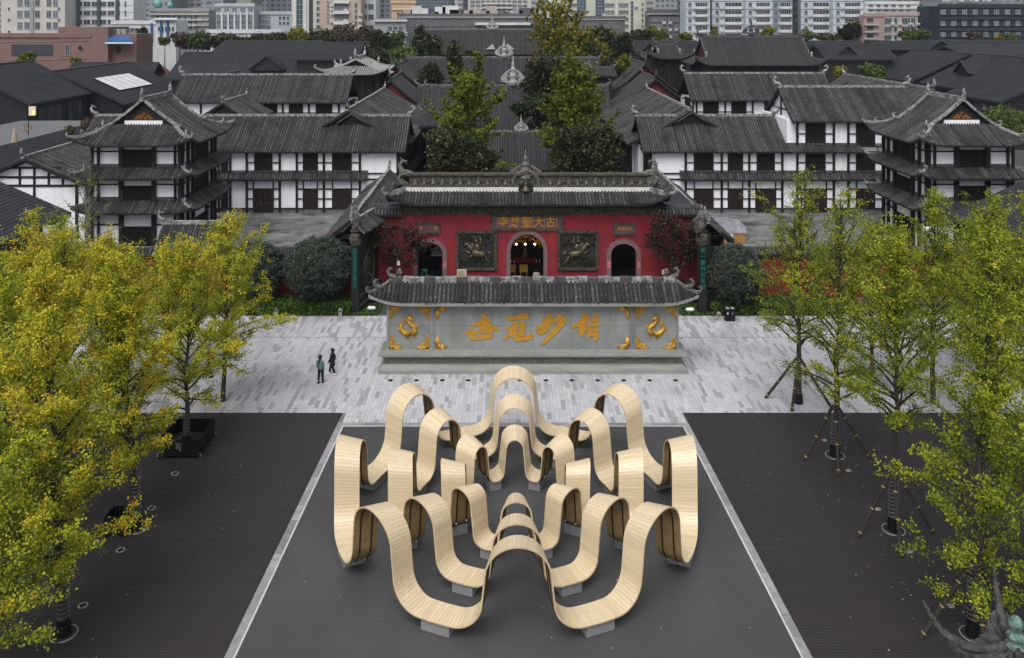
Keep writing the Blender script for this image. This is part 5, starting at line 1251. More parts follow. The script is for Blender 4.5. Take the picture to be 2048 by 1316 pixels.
# big dark hip-and-gable hall on the right, and the pale-ridged one on the left
def xieshan(lab, xa_, xb_, ya_, yb_, ze, zr, ds, lift, mt, ridge, crest_h=0, horiz=True):
    t = thing('great_hall', lab, 'temple hall', ((xa_ + xb_) / 2, ya_, 0)); A, B = MB(), MB(); Lr = xb_ - xa_; Dr = (yb_ - ya_) / 2
    if not horiz: Lr = yb_ - ya_; Dr = (xb_ - xa_) / 2
    def yms(x): return x if x < ds else (Lr - x if x > Lr - ds else Dr)
    kw = dict(sag=.32, lift=lift, cl=3.6, pitch=.30, nseg=8)
    if horiz:
        SF = slope(A, B, (xa_, ya_), (1, 0), (0, 1), Lr, Dr, ze, zr, ymax=yms, **kw); SB = slope(A, B, (xb_, yb_), (-1, 0), (0, -1), Lr, Dr, ze, zr, ymax=yms, **kw)
    else:
        SF = slope(A, B, (xb_, ya_), (0, 1), (-1, 0), Lr, Dr, ze, zr, ymax=yms, **kw); SB = slope(A, B, (xa_, yb_), (0, -1), (1, 0), Lr, Dr, ze, zr, ymax=yms, **kw)
    zds = SF(Lr / 2, ds).z; Wd = 2 * Dr
    for E_, ex_, ey_ in ((((xb_, ya_), (0, 1), (-1, 0)), ((xa_, yb_), (0, -1), (1, 0))) if horiz else (((xa_, ya_), (1, 0), (0, 1)), ((xb_, yb_), (-1, 0), (0, -1)))):
        slope(A, B, E_, ex_, ey_, Wd, ds, ze, zds, ymax=lambda x: max(0, min(ds, x, Wd - x)), sag=.2, lift=lift, cl=3.6, pitch=.3, nseg=4)
    rf = A.build('roof', [MT['tile_gap'], MT['timber']], t); B.build('tile_rows', MT[mt], rf, kind='stuff')
    q = MB()
    if horiz: r0, r1 = Vector((xa_ + ds, (ya_ + yb_) / 2, zr)), Vector((xb_ - ds, (ya_ + yb_) / 2, zr))
    else: r0, r1 = Vector(((xa_ + xb_) / 2, ya_ + ds, zr)), Vector(((xa_ + xb_) / 2, yb_ - ds, zr))
    q.sweep([r0, r1], .4, .65); q.build('ridge', MT[ridge], rf)
    for e, s_ in ((r0, -1), (r1, 1)):
        q = MB(); curl(q, e + Vector((0, 0, .5)), (s_, 0) if horiz else (0, s_), 1.1); q.build('ridge_ornament', MT[ridge], rf, smooth=True)
    if crest_h: q = MB(); crest(q, (r0 + r1) / 2 + Vector((0, 0, .6)), crest_h * .9, crest_h); q.build('ridge_crest', MT[ridge], rf)
    for S_ in (SF, SB):
        for end in (0, 1):
            xe = ds if end == 0 else Lr - ds
            q = MB(); q.sweep([S_(xe + (.05 if end == 0 else -.05), Dr - (Dr - ds) * k / 7) for k in range(8)], .3, .38)
            hp = [S_(ds * (1 - k / 8) if end == 0 else Lr - ds * (1 - k / 8), ds * (1 - k / 8)) for k in range(9)]; q.sweep(hp, .28, .3); curl(q, hp[-1], tuple((hp[-1] - hp[0])[:2]), .6)
            q.build('hip_ridge', MT[ridge], rf)
            q = MB(); q.lathe([(.2, 0), (.12, .3), (.25, .6), (.1, .9), (0, 1.1)], S_(xe, ds) + Vector((0, 0, .3)), 6); q.build('ridge_figure', MT['orn_white'], rf)
    if horiz:
        for xg in (xa_ + ds + .5, xb_ - ds - .5): q = MB(); ym = (ya_ + yb_) / 2; q.add([(xg, ym - Dr + ds, zds), (xg, ym + Dr - ds, zds), (xg, ym, zr - .3)], [(0, 1, 2)]); q.build('gable', mat('dull_red_gable', (.09, .02, .015), rough=.9), rf)
    else:
        xm = (xa_ + xb_) / 2; q = MB(); q.add([(xm - Dr + ds, ya_ + ds + .4, zds), (xm + Dr - ds, ya_ + ds + .4, zds), (xm, ya_ + ds + .4, zr - .3)], [(0, 1, 2)]); q.build('gable', MT['timber'], rf)
    solid(t, xa_ + 2, xb_ - 2, ya_ + 2, yb_ - 2, 0, ze + .2, MT['blackwall'])
    q = MB(); q.box(-.2, .2, -.2, .2, 0, ze); cm = q.mesh('column', MT['door'])
    for k in range(8): obj('column', cm, t, (xa_ + 1.8 + (xb_ - xa_ - 3.6) * k / 7 - (xa_ + xb_) / 2, 1.7, 0))
    return t
xieshan('great dark hip-and-gable temple hall with upturned corners on the right', Xp(1392, 165), Xp(1660, 165), 165, 181, Zp(131, 165), Zp(76, 173), 2.6, 1.3, 'tile_dark', 'ridge_dark', 3.6)
xieshan('temple hall with pale weathered hip-and-gable roof behind the left timber hall', Xp(632, 140), Xp(776, 140), 140, 156, Zp(150, 140), Zp(119, 145), 3.4, 1.0, 'orn_white', 'orn_white', 0, horiz=False)
xieshan('dark temple hall with curled corners behind the rear right timber hall', Xp(1285, 185), Xp(1390, 178), 178, 190, Zp(118, 178), Zp(92, 184), 2.6, 1.2, 'tile_dark', 'ridge_dark', 0)
# ------------------------------------------------------------------ black-roofed shops
def courses(b, e0, e1, r0, r1, n, step=.035):
    e0, e1, r0, r1 = map(Vector, (e0, e1, r0, r1)); u = Vector((0, 0, step))
    for k in range(n):
        a, c = k / n, (k + 1) / n
        p = [e0.lerp(r0, a) + u, e1.lerp(r1, a) + u, e1.lerp(r1, c), e0.lerp(r0, c)]
        b.add(p + [e0.lerp(r0, a), e1.lerp(r1, a)], [(0, 1, 2, 3)], 0); b.add([p[0], p[1], p[1] - u, p[0] - u], [(3, 2, 1, 0)], 1)
def shop(lab, x0, x1, y0, y1, ze, zr, axis='y', xr=None, mt='blackmetal', wall='blackwall', pitch=.42, glass=None, dormer=None, sky_=None, group='black-roofed shops', name='shop', nvis=True):
    t = thing(name, lab, 'shop', ((x0 + x1) / 2, y0, 0), group); b = MB(); th = .35
    if axis == 'y':
        xr = (x0 + x1) / 2 if xr is None else xr
        n1, n2 = max(4, int(math.hypot(xr - x0, zr - ze) / pitch)), max(4, int(math.hypot(x1 - xr, zr - ze) / pitch))
        courses(b, (x0, y1, ze), (x0, y0, ze), (xr, y1, zr), (xr, y0, zr), n1); courses(b, (x1, y0, ze), (x1, y1, ze), (xr, y0, zr), (xr, y1, zr), n2)
        prof = [(x0, ze), (xr, zr), (x1, ze)]
        V0 = [(x, y0, z - .004) for x, z in prof] + [(x, y0, z - th) for x, z in prof]; V1 = [(x, y1, z - .004) for x, z in prof] + [(x, y1, z - th) for x, z in prof]
        inn = 1.0; wx0, wx1, wy0, wy1 = x0 + inn, x1 - inn, y0 + inn, y1 - inn
    else:
        yr = (y0 + y1) / 2 if xr is None else xr
        n1 = max(4, int(math.hypot(yr - y0, zr - ze) / pitch)); n2 = max(4, int(math.hypot(y1 - yr, zr - ze) / pitch))
        courses(b, (x0, y0, ze), (x1, y0, ze), (x0, yr, zr), (x1, yr, zr), n1); courses(b, (x1, y1, ze), (x0, y1, ze), (x1, yr, zr), (x0, yr, zr), n2)
        prof = [(y0, ze), (yr, zr), (y1, ze)]
        V0 = [(x0, y, z - .004) for y, z in prof] + [(x0, y, z - th) for y, z in prof]; V1 = [(x1, y, z - .004) for y, z in prof] + [(x1, y, z - th) for y, z in prof]
        wx0, wx1, wy0, wy1 = x0 + 1, x1 - 1, y0 + 1, y1 - 1
    V = V0 + V1
    b.add(V, [(0, 1, 4, 3), (1, 2, 5, 4), (6, 9, 10, 7), (7, 10, 11, 8), (0, 3, 9, 6), (2, 8, 11, 5), (3, 4, 10, 9), (4, 5, 11, 10)], 1)
    rf = b.build('roof', [MT[mt], MT['seam']], t)
    q = MB(); q.sweep([(xr, y0, zr), (xr, y1, zr)] if axis == 'y' else [(x0, yr, zr), (x1, yr, zr)], .5, .14); q.build('ridge_cap', MT['ridge_cap'], rf)
    solid(t, wx0, wx1, wy0, wy1, 0, ze - th - .02, MT[wall])
    if axis == 'y':
        q = MB(); q.add([(wx0, wy0, ze - th - .03), (wx1, wy0, ze - th - .03), (xr, wy0, zr - th - .1)], [(0, 1, 2)]); q.build('gable', MT[wall], t); q = MB(); q.add([(wx0, wy1, ze - th - .03), (wx1, wy1, ze - th - .03), (xr, wy1, zr - th - .1)], [(2, 1, 0)]); q.build('gable', MT[wall], t)
    else:
        q = MB(); q.add([(wx0, wy0, ze - th - .03), (wx0, wy1, ze - th - .03), (wx0, yr, zr - th - .1)], [(0, 1, 2)]); q.build('gable', MT[wall], t); q = MB(); q.add([(wx1, wy0, ze - th - .03), (wx1, wy1, ze - th - .03), (wx1, yr, zr - th - .1)], [(2, 1, 0)]); q.build('gable', MT[wall], t)
    for g in glass or []:       # (face, u0, u1, z0, z1)
        f_, u0, u1, z0, z1 = g
        T_ = {'f': lambda u, d, z: Vector((u, wy0 - d, z)), 'r': lambda u, d, z: Vector((wx1 + d, u, z)), 'l': lambda u, d, z: Vector((wx0 - d, u, z))}[f_]
        q = MB(); q.hexa([T_(u0, .06, z0), T_(u1, .06, z0), T_(u1, .0, z0), T_(u0, .0, z0), T_(u0, .06, z1), T_(u1, .06, z1), T_(u1, .0, z1), T_(u0, .0, z1)]); w_ = q.build('window', MT['glass'], t)
        q = MB()
        for k in range(4): uu = u0 + (u1 - u0) * k / 3; q.tbox(T_, uu - .05, uu + .05, .06, .12, z0, z1)
        q.tbox(T_, u0, u1, .06, .11, (z0 + z1) / 2 - .05, (z0 + z1) / 2 + .05); q.build('mullion', MT['black'], w_)
    if sky_:                    # skylight on the slope towards +X or -X: (fraction along y0, y1, fraction up f0, f1, side)
        a, c, f0, f1, sd = sky_; xe = x1 if sd > 0 else x0
        def SP(fy, fz, up): return Vector((xe + (xr - xe) * fz, y0 + (y1 - y0) * fy, ze + (zr - ze) * fz + up))
        q = MB(); q.hexa([SP(a, f0, .02), SP(c, f0, .02), SP(c, f1, .02), SP(a, f1, .02), SP(a, f0, .30), SP(c, f0, .30), SP(c, f1, .30), SP(a, f1, .30)] if sd > 0 else [SP(c, f0, .02), SP(a, f0, .02), SP(a, f1, .02), SP(c, f1, .02), SP(c, f0, .30), SP(a, f0, .30), SP(a, f1, .30), SP(c, f1, .30)]); sk = q.build('skylight_kerb', MT['black'], t)
        for k in range(5):
            y_a, y_c = a + (c - a) * k / 5, a + (c - a) * (k + 1) / 5; e = .003
            q = MB(); q.add([SP(y_a + e, f0, .33), SP(y_c - e, f0, .33), SP(y_c - e, f1, .33), SP(y_a + e, f1, .33)], [(0, 1, 2, 3)]); q.build('skylight_pane', MT['skylight'], sk)
    if dormer:                  # (x, y, half width, height, length) ridge along X, gable towards -X or ridge along Y
        dx, dy, dz, hw, hh, ln, dirn = dormer; d = thing('tmp', '', '') if False else None
        b = MB()
        def D_(u, v, z): return Vector((dx + u, dy + v, dz + z)) if dirn == 'y' else Vector((dx + v * (1 if dirn == '+x' else -1), dy + u, dz + z))
        for s_ in (-1, 1):
            p = [D_(0, -.5, hh), D_(s_ * (hw + .4), -.5, -.25), D_(s_ * (hw + .4), ln, -.25), D_(0, ln, hh)]; u_ = Vector((0, 0, -.2))
            b.add(p + [x_ + u_ for x_ in p], [(0, 1, 2, 3), (7, 6, 5, 4), (0, 4, 5, 1), (1, 5, 6, 2)], 0)
        o = b.build('dormer', MT['blackmetal'], t); q = MB(); q.add([D_(-hw, 0, -.6), D_(hw, 0, -.6), D_(hw, 0, 0), D_(0, 0, hh - .3), D_(-hw, 0, 0)], [(0, 1, 2, 3, 4)]); q.build('dormer_front', MT['blackwall'], o)
    return t
shop('near left shop with dark seamed metal roof cut by the left edge of the photo', -56, -35.6, 44, 70.6, 6.0, 10.4, mt='blackmetal2', pitch=.36)
shop('near right shop with dark seamed metal roof cut by the right edge of the photo', 35.9, 57, 44, 69.8, 6.0, 10.7, mt='blackmetal2', pitch=.36)
shop('black gabled shop at the left edge with a lit sign and tall glazing', -100, -76.8, 139, 161, 8.0, 13.9, xr=-88.4, glass=[('r', 143, 151, 2.0, 7.0), ('r', 153, 158, 2, 7)])
shop('black gabled shop with a big white skylight left of the timber hall', -98, -70.7, 160, 192, 5.9, 12.05, xr=-84.2, sky_=(.20, .68, .284, .65, 1), glass=[('r', 162.5, 168, 1.2, 5.2), ('r', 171, 173, 2, 5), ('r', 176, 178, 2, 5)])
shop('low black shop between the two gabled shops on the left', -100, -80, 194, 204, 8.2, 11.6, axis='x')
shop('black shop with folded dormer roof in front of the pink building', -72, -40, 182, 204, 9.0, 14.2, axis='x', dormer=(-51, 184, 11.2, 3.4, 2.6, 8, 'y'))
shop('small black shop with a long narrow skylight behind the left rear timber hall', -61, -49, 166, 178, 7.6, 11.0, sky_=(.1, .9, .35, .75, 1))
shop('broad black shop roof behind the left timber halls, the wider one', Xp(440, 200), Xp(640, 200), 194, 212, Zp(103, 194), Zp(82, 203), axis='x')
shop('broad black shop roof behind the left timber halls, right of the wider one', Xp(596, 190), Xp(725, 190), 184, 202, Zp(118, 184), Zp(85, 193), axis='x')
shop('small black gabled shop at the end of the broad left roofs', Xp(700, 205), Xp(748, 205), 204, 216, Zp(110, 204), Zp(84, 210), axis='y')
shop('black gabled shop behind the right corner pavilion, farthest of three in the row', 88.6, 115, 188, 214, 8.0, 14.1, xr=101.8)
shop('black gabled shop with dormer behind the right corner pavilion, middle of three', 89.2, 115, 168, 185.5, 8.0, 14.2, xr=102, dormer=(93.6, 176, 11.0, 2.6, 2.2, 8, '+x'))
shop('black gabled shop behind the right corner pavilion, nearest of three', 82.0, 108, 142.5, 160, 8.0, 13.8, xr=95, glass=[('l', 145, 152, 2, 7)])
shop('black shop roof with small dormer behind the great dark hall', Xp(1645, 208), Xp(1790, 208), 206, 222, Zp(118, 206), Zp(88, 214), axis='x', dormer=(Xp(1690, 210), 208.5, Zp(106, 209), 1.9, 1.8, 6, 'y'))
shop('long flat-looking black roof behind the great dark hall', Xp(1600, 226), Xp(1740, 226), 224, 240, Zp(101, 224), Zp(82, 232), axis='x')
shop('black shop roof in front of the navy hotel, left end', Xp(1750, 232), Xp(1880, 232), 228, 246, Zp(98, 228), Zp(82, 237), axis='x', dormer=(Xp(1885, 226), 227, Zp(98, 227), 3.2, 2.2, 8, 'y'))
shop('black shop roof in front of the navy hotel, right end', Xp(1885, 226), Xp(2100, 226), 222, 242, Zp(102, 222), Zp(81, 232), axis='x')
shop('black roof behind the pale-ridged right wing', Xp(1905, 205), Xp(2090, 205), 200, 218, Zp(110, 200), Zp(92, 209), axis='x', mt='blackmetal2')
shop('dark stepped roof behind the small right court hall', Xp(1268, 205), Xp(1405, 205), 202, 220, Zp(107, 202), Zp(82, 211), axis='x', dormer=(Xp(1300, 203), 203.5, Zp(106, 203), 2.4, 2.4, 6, 'y'))
# rust-coloured roof
t = thing('rusty_roof', 'rust-brown weathering-steel roof beside the skylight shop', 'roof', (-82, 200, 0))
q = MB(); a, b_, c, d = P(250, 126, 206), P(320, 127, 206), P(353, 176, 197), P(353, 152, 201)
q.add([a, b_, d, c, (a.x, a.y, 0), (c.x, c.y, 0), (d.x, d.y, 0), (b_.x, b_.y, 0)], [(0, 3, 2, 1), (0, 4, 5, 3), (3, 5, 6, 2), (2, 6, 7, 1)]); q.build('steel_skin', mat('rusty_steel', (.115, .045, .020), (.050, .030, .022), rough=.85, scale=.35, detail=8, lo=.35, hi=.65), t)
# left terrace: lit sign, ring lamp, parasol, railing
t = thing('shop_sign', 'glowing panel sign with a yellow mark on the left shop front', 'sign', P(67, 225, 138.5)); q = MB(); a = P(58, 231, 138.6); c = P(71, 213, 138.6); q.box(a.x, c.x, 138.5, 138.8, a.z, c.z); q.build('panel', mat('warm_sign_panel', (.50, .42, .33), rough=.6, emis=.25), t)
q = MB(); a = P(66, 229, 138.4); c = P(70.5, 221, 138.4); q.lathe([(0, 0), (.17, .08), (.12, .25), (.2, .4), (.1, .6), (0, .66)], ((a.x + c.x) / 2, 138.3, a.z), 7); q.build('mark', mat('yellow_glow', (1, .62, .12), emis=1.6), t)
t = thing('ring_lamp', 'tall post with three ring lamps on the left terrace', 'lamp', G(57, 300)); Y_ = 118.0
t.location = P(57, 272, Y_); OFF[t.name] = Vector(t.location)
q = MB(); q.tube([P(57, 272, Y_), P(57, 240, Y_)], .05, 6); q.build('post', MT['black'], t)
for px_, py_ in ((52, 252), (59, 255), (52, 262)): q = MB(); c = P(px_, py_, Y_); q.tube([c + Vector((.26 * math.cos(a), 0, .26 * math.sin(a))) for a in [2 * math.pi * k / 14 for k in range(15)]], .07, 5); q.build('ring', mat('brass_ring', (.22, .17, .10), rough=.4, metal=.5), t)
t = thing('parasol', 'closed beige parasol on the left terrace', 'parasol', P(29, 286, 112)); c = P(29, 290, 112)
q = MB(); q.tube([c, c + Vector((0, 0, 2.2))], .05, 6); q.lathe([(.35, 0), (.5, .02)], c, 8); q.build('pole', MT['black'], t); q = MB(); q.lathe([(.42, .35), (.36, .9), (.22, 1.7), (.10, 2.15), (0, 2.25)], c, 9); q.build('canopy', mat('beige_canvas', (.36, .28, .21), (.28, .21, .16), rough=.9, scale=3), t)
t = thing('roof_terrace', 'grey paved roof terrace with railing left of the corner pavilion', 'terrace', (-58, 100, 0))
zt_ = Zp(300, 112); solid(t, -78, Xp(170, 138) + 2, 96.5, 138.5, 0, P(29, 290, 112).z, MT['stonebase'], 'terrace_block'); zt_ = P(29, 290, 112).z
for k in range(16): solid(t, -52.0, -51.9, 97 + 2.5 * k, 97.1 + 2.5 * k, zt_, zt_ + 1.0, MT['black'], 'railing_post')
q = MB(); q.box(-52.0, -51.9, 97, 134.5, zt_ + .98, zt_ + 1.05); q.build('railing', MT['ring'], t)

# ------------------------------------------------------------------ city behind
WM = {'dark': mat('dark_window', (.030, .034, .042), (.07, .075, .085), rough=.25, scale=.6, rnd=.35, spec=.6), 'blue': mat('blue_window', (.035, .06, .09), (.05, .085, .12), rough=.2, scale=.6, rnd=.3, spec=.6), 'teal': mat('teal_window', (.02, .085, .085), (.03, .06, .07), rough=.25, scale=.6, rnd=.35, spec=.6), 'pale': mat('curtained_window', (.16, .18, .21), (.07, .08, .10), rough=.4, scale=1.2, rnd=.35)}
FR = mat('window_frame', (.36, .37, .39), rough=.7)
_wc = {}
def winmesh(w, h, m, cols):
    key = (round(w, 2), round(h, 2), m, cols)
    if key not in _wc:
        q = MB(); q.box(-w / 2, w / 2, -.05, .05, -h / 2, h / 2, 0); f = min(.08, w * .08)
        q.box(-w / 2 - f, w / 2 + f, -.12, .0, h / 2, h / 2 + f, 1); q.box(-w / 2 - f, w / 2 + f, -.2, .0, -h / 2 - f, -h / 2, 1)
        for k in range(cols + 1): u = -w / 2 + w * k / cols; q.box(u - f / 2, u + f / 2, -.10, .0, -h / 2, h / 2, 1)
        _wc[key] = q.mesh('window', [WM[m], FR])
    return _wc[key]
def bldg(name, lab, px0, px1, pt, Y, dep, m, wins=(), bands=(), pil=(), cat='building', group='city buildings behind the temple', roof=True, base=0.0):
    dep = min(dep, 9.0) if name != 'navy_hotel' else 13.3
    x0, x1, zt = Xp(px0, Y), Xp(px1, Y), Zp(pt, Y); t = thing(name, lab, cat, ((x0 + x1) / 2, Y, 0), group); s_ = Y / F
    solid(t, x0, x1, Y, Y + dep, base, zt, m)
    for (a, pit, n, b_, vp, k, w, h, mm, cols) in wins:
        me = winmesh(w * s_, h * s_, mm, cols)
        for i in range(n):
            for j in range(k):
                c = P(a + i * pit, b_ + j * vp, Y - .03); obj('window', me, t, c - off(t))
    for (a, c, p0, p1, mm, pr) in bands:      # horizontal or vertical strips in pixels
        q = MB(); q.box(Xp(a, Y), Xp(c, Y), Y - pr, Y - .002, Zp(p1, Y), Zp(p0, Y)); q.build('band' if (c - a) > (p1 - p0) else 'pilaster', mm, t)
    if roof and pt > 2:
        q = MB(); q.box(x0 - .3, x1 + .3, Y - .3, Y - .004, zt - .5, zt + .6); q.build('parapet', m, t)
    return t
c_ = lambda n, a, b_=None, sc=.15: mat(n, a, b_ or tuple(x * .72 for x in a), rough=.9, scale=sc, detail=8, lo=.3, hi=.75)
B_cream = c_('cream_render', (.52, .50, .47)); B_white = c_('white_tile', (.58, .60, .62)); B_pink = c_('pink_brick', (.20, .125, .105), (.165, .10, .088), .5); B_pinkband = c_('pale_pink_band', (.30, .21, .18)); B_grey = c_('grey_render', (.30, .31, .32)); B_blue = c_('blue_white_panel', (.42, .46, .50)); B_beige = c_('beige_render', (.42, .35, .29)); B_orange = c_('orange_render', (.58, .40, .27)); B_navy = c_('navy_cladding', (.022, .030, .046), (.03, .038, .055)); B_navy2 = c_('navy_band', (.035, .045, .062)); B_yel = c_('pale_yellow_tile', (.50, .52, .43)); B_dk = c_('weathered_concrete', (.12, .12, .125), (.08, .08, .085)); B_lblue = c_('pale_blue_tile', (.48, .53, .60)); B_slate = c_('slate_strip', (.065, .085, .115)); B_pale = c_('pinkish_render', (.42, .36, .34)); B_bluep = c_('blue_pilaster', (.03, .10, .26)); B_dim = c_('shadow_recess', (.05, .055, .065)); B_wd = c_('white_balcony', (.62, .63, .64))
bldg('apartment_tower', 'cream apartment tower with bay windows at the upper left corner', 2, 130, -60, 255, 25, B_cream, wins=[(40, 14, 2, 5, 23, 3, 10, 13, 'pale', 2), (75, 15, 1, 5, 23, 3, 9, 13, 'dark', 2), (98, 13, 2, 5, 23, 3, 9, 13, 'pale', 2), (18, 100, 2, 17, 23, 3, 4, 4, 'dark', 1)], bands=[(61, 68, 0, 70, B_grey, .4)])
bldg('office_block', 'white office block with blue-grey pilasters and long balconies at upper left', 130, 246, -20, 262, 22, B_white, wins=[(142, 16, 7, 8, 18, 4, 13, 9, 'dark', 2)], bands=[(155, 161, -5, 70, B_slate, .5), (195, 201, -5, 70, B_slate, .5), (232, 238, -5, 70, B_slate, .5)])
bldg('white_block', 'white tiled block with thin joint lines right of the blue-pilastered office', 240, 267, -10, 258, 15, B_white, wins=[(251, 9, 1, 8, 18, 4, 3, 10, 'dark', 1)], bands=[(240, 267, 10 + 14 * k, 11 + 14 * k, B_grey, .05) for k in range(4)])
bldg('stepped_building', 'white stepped building with blue pilasters and roof pavilion', 225, 318, 45, 245, 18, B_white, wins=[(247, 9, 6, 60, 18, 2, 8, 7, 'dark', 1)], bands=[(302, 306, 46, 86, B_bluep, .4), (322, 326, 46, 86, B_bluep, .4)])
bldg('blue_column_block', 'small white block with bright blue columns', 312, 352, 40, 240, 12, B_white, wins=[(318, 7, 5, 58, 20, 2, 4, 8, 'dark', 1)], bands=[(321, 325, 42, 86, B_bluep, .4), (334, 338, 42, 86, B_bluep, .4), (306, 358, 38, 40, B_wd, 1.0)])
bldg('grey_block', 'weathered grey residential block with rows of small windows behind the blue columns', 300, 418, 20, 285, 25, B_grey, wins=[(315, 11, 8, 33, 11, 3, 8, 6, 'dark', 2)], bands=[(300, 418, 28 + 11 * k, 30 + 11 * k, B_cream, .6) for k in range(3)])
bldg('blue_office', 'pale blue-grey office with tall pilasters and paired windows', 432, 508, 10, 270, 20, B_blue, wins=[(437, 12.6, 6, 34, 11, 3, 8, 9, 'pale', 2), (437, 16, 5, 18.5, 10, 1, 9, 6, 'pale', 2)], bands=[(443 + 12.6 * k, 446 + 12.6 * k, 24, 64, B_wd, .4) for k in range(5)])
bldg('side_office', 'lower pale office wing beside the blue-grey office', 508, 582, 26, 276, 18, B_blue, wins=[(513, 8, 4, 33, 10, 3, 7, 6, 'pale', 2), (560, 8, 3, 36, 10, 2, 5, 5, 'dark', 1)])
bldg('low_white_block', 'long low white parapet in front of the blue-grey office', 415, 560, 63, 238, 14, B_white, wins=[(480, 12, 5, 68, 9, 1, 5, 2, 'dark', 1)])
bldg('teal_tower', 'pale tower with a tall teal glass strip', 583, 640, -60, 262, 20, B_cream, wins=[(599, 10, 1, 4, 10, 6, 12, 9, 'teal', 2), (636, 7, 1, 5, 12, 5, 6, 6, 'teal', 2)], bands=[(588, 592, -10, 62, B_wd, .2), (608, 612, -10, 62, B_wd, .2), (618, 626, -10, 62, B_dim, .05)])
bldg('beige_tower', 'beige tower with white balconies and big white windows', 640, 722, -60, 258, 22, B_beige, wins=[(683, 10, 1, 13, 21, 3, 27, 10, 'pale', 5), (656, 4, 1, 4, 8, 6, 3, 4, 'pale', 1), (712, 6, 1, 10, 12, 4, 4, 7, 'dark', 1)], bands=[(668, 699, 22 + 21 * k, 28 + 21 * k, B_wd, .9) for k in range(-1, 2)])
bldg('white_wing', 'narrow white wing with broad windows beside the beige tower', 722, 752, -60, 266, 18, B_white, wins=[(729, 13, 2, 13, 21, 3, 10, 9, 'dark', 2)])
bldg('orange_building', 'small orange rendered house among grey roofs', 783, 830, 4, 300, 20, B_orange, wins=[(796, 9, 3, 27, 9, 2, 4, 5, 'dark', 1)], bands=[(783, 830, 18, 20, B_wd, .4)])
bldg('glass_office', 'blue glass office behind the orange house', 820, 906, -50, 360, 25, c_('blue_glass_office', (.06, .10, .14)), wins=[(836, 8.5, 8, 4, 6, 3, 6, 3, 'blue', 2)])
bldg('cream_slab', 'cream residential slab with balcony bands beyond the tallest temple hall', 936, 1062, -50, 330, 22, B_cream, wins=[(945, 10.5, 11, 3, 8.5, 3, 8, 4, 'pale', 2)], bands=[(965, 1025, 6 + 8.5 * k, 8.5 + 8.5 * k, B_wd, .8) for k in range(3)])
bldg('long_grey_block', 'long weathered low block with rooftop clutter beyond the temple halls', 800, 1092, 31, 272, 24, B_dk, wins=[(812, 15, 18, 40, 9, 2, 11, 5, 'dark', 3)], bands=[(800, 1092, 33, 36, B_grey, .5), (950, 1065, 45, 50, B_wd, .9)])
bldg('white_arcade', 'low white arcade building left of the temple trees', 750, 812, 41, 258, 14, B_grey, wins=[(780, 11, 3, 57, 10, 1, 8, 8, 'dark', 2)], bands=[(745, 815, 41, 43, B_wd, .8), (775, 815, 64, 66, B_wd, .6), (775, 815, 69, 71, B_wd, .6)])
bldg('yellow_tower', 'pale yellow tiled tower with blue glass strips', 1094, 1290, -60, 285, 24, B_yel, wins=[(1119, 10, 2, 10, 14, 4, 19, 6, 'pale', 4), (1147, 9, 1, 10, 14, 4, 19, 6, 'pale', 4), (1219, 9, 1, 10, 14, 4, 19, 6, 'pale', 4), (1247, 9, 1, 10, 14, 4, 19, 6, 'pale', 4), (1100, 185, 2, 8, 11, 6, 4, 5, 'pale', 1), (1264, 8, 1, 6, 8, 8, 5, 6, 'blue', 1), (1163, 10, 1, 3, 7, 6, 18, 6, 'blue', 3), (1200, 10, 1, 3, 7, 6, 18, 6, 'blue', 3)], bands=[(1130, 1134, -5, 70, B_wd, .3), (1232, 1235, -5, 70, B_wd, .3)])
bldg('old_concrete_block', 'dark weathered concrete block with plants on its roof', 1125, 1250, 36, 262, 16, B_dk, wins=[(1135, 11, 10, 43, 10, 2, 8, 6, 'dark', 2)], bands=[(1125, 1250, 38, 40, B_grey, .4)])
bldg('dark_roof_block', 'grey concrete block with an arched roof garden left of the pale blue towers', 1297, 1372, 22, 278, 18, B_dk, wins=[(1308, 12, 5, 39, 14, 3, 9, 7, 'pale', 2)], bands=[(1292, 1372, 26, 29, B_grey, .6)])
for k, (a, c, lab) in enumerate(((1372, 1420, 'pale blue tiled tower, leftmost section of the row of towers'), (1424, 1490, 'pale blue tiled tower section with dark recess on its right'), (1492, 1545, 'pale blue tiled tower, section in the middle of the row'), (1545, 1585, 'grey-blue glazed tower section between the two pale blue towers'), (1602, 1664, 'pale blue tiled tower, left half of the right-hand tower'), (1666, 1727, 'pale blue tiled tower, right half of the right-hand tower'))):
    m_ = B_lblue if k != 3 else c_('grey_blue_section', (.25, .29, .35)); w_ = c - a
    bldg('tile_tower', lab, a, c, -60, 262 + (3 if k in (1, 4) else 0), 18, m_, wins=[(a + w_ * .64, 10, 1, 9, 15.6, 5, w_ * .5, 7, 'dark', 5), (a + w_ * .16, 9, 1, 9, 15.6, 5, 6, 7, 'dark', 2)], bands=[(a, c, 2.5 + 15.6 * j, 3.6 + 15.6 * j, B_slate, .04) for j in range(5)] + [(a + w_ * .38, a + w_ * .9, 13.2 + 15.6 * j, 18.2 + 15.6 * j, B_wd, .5) for j in range(4)])
bldg('dark_recess', 'dark recessed stair core between the pale blue towers', 1585, 1602, -60, 268, 12, B_dim, wins=[(1593, 8, 1, 9, 15.6, 4, 5, 5, 'dark', 1)])
bldg('pinkish_block', 'low pinkish block with green windows and roof plants', 1752, 1836, 28, 262, 20, B_pale, wins=[(1776, 10, 1, 41, 17, 3, 14, 9, 'teal', 3), (1791, 9, 1, 41, 17, 3, 6, 9, 'teal', 1), (1812, 10, 1, 41, 17, 3, 16, 9, 'teal', 3), (1826, 9, 1, 41, 17, 3, 8, 9, 'teal', 2)])
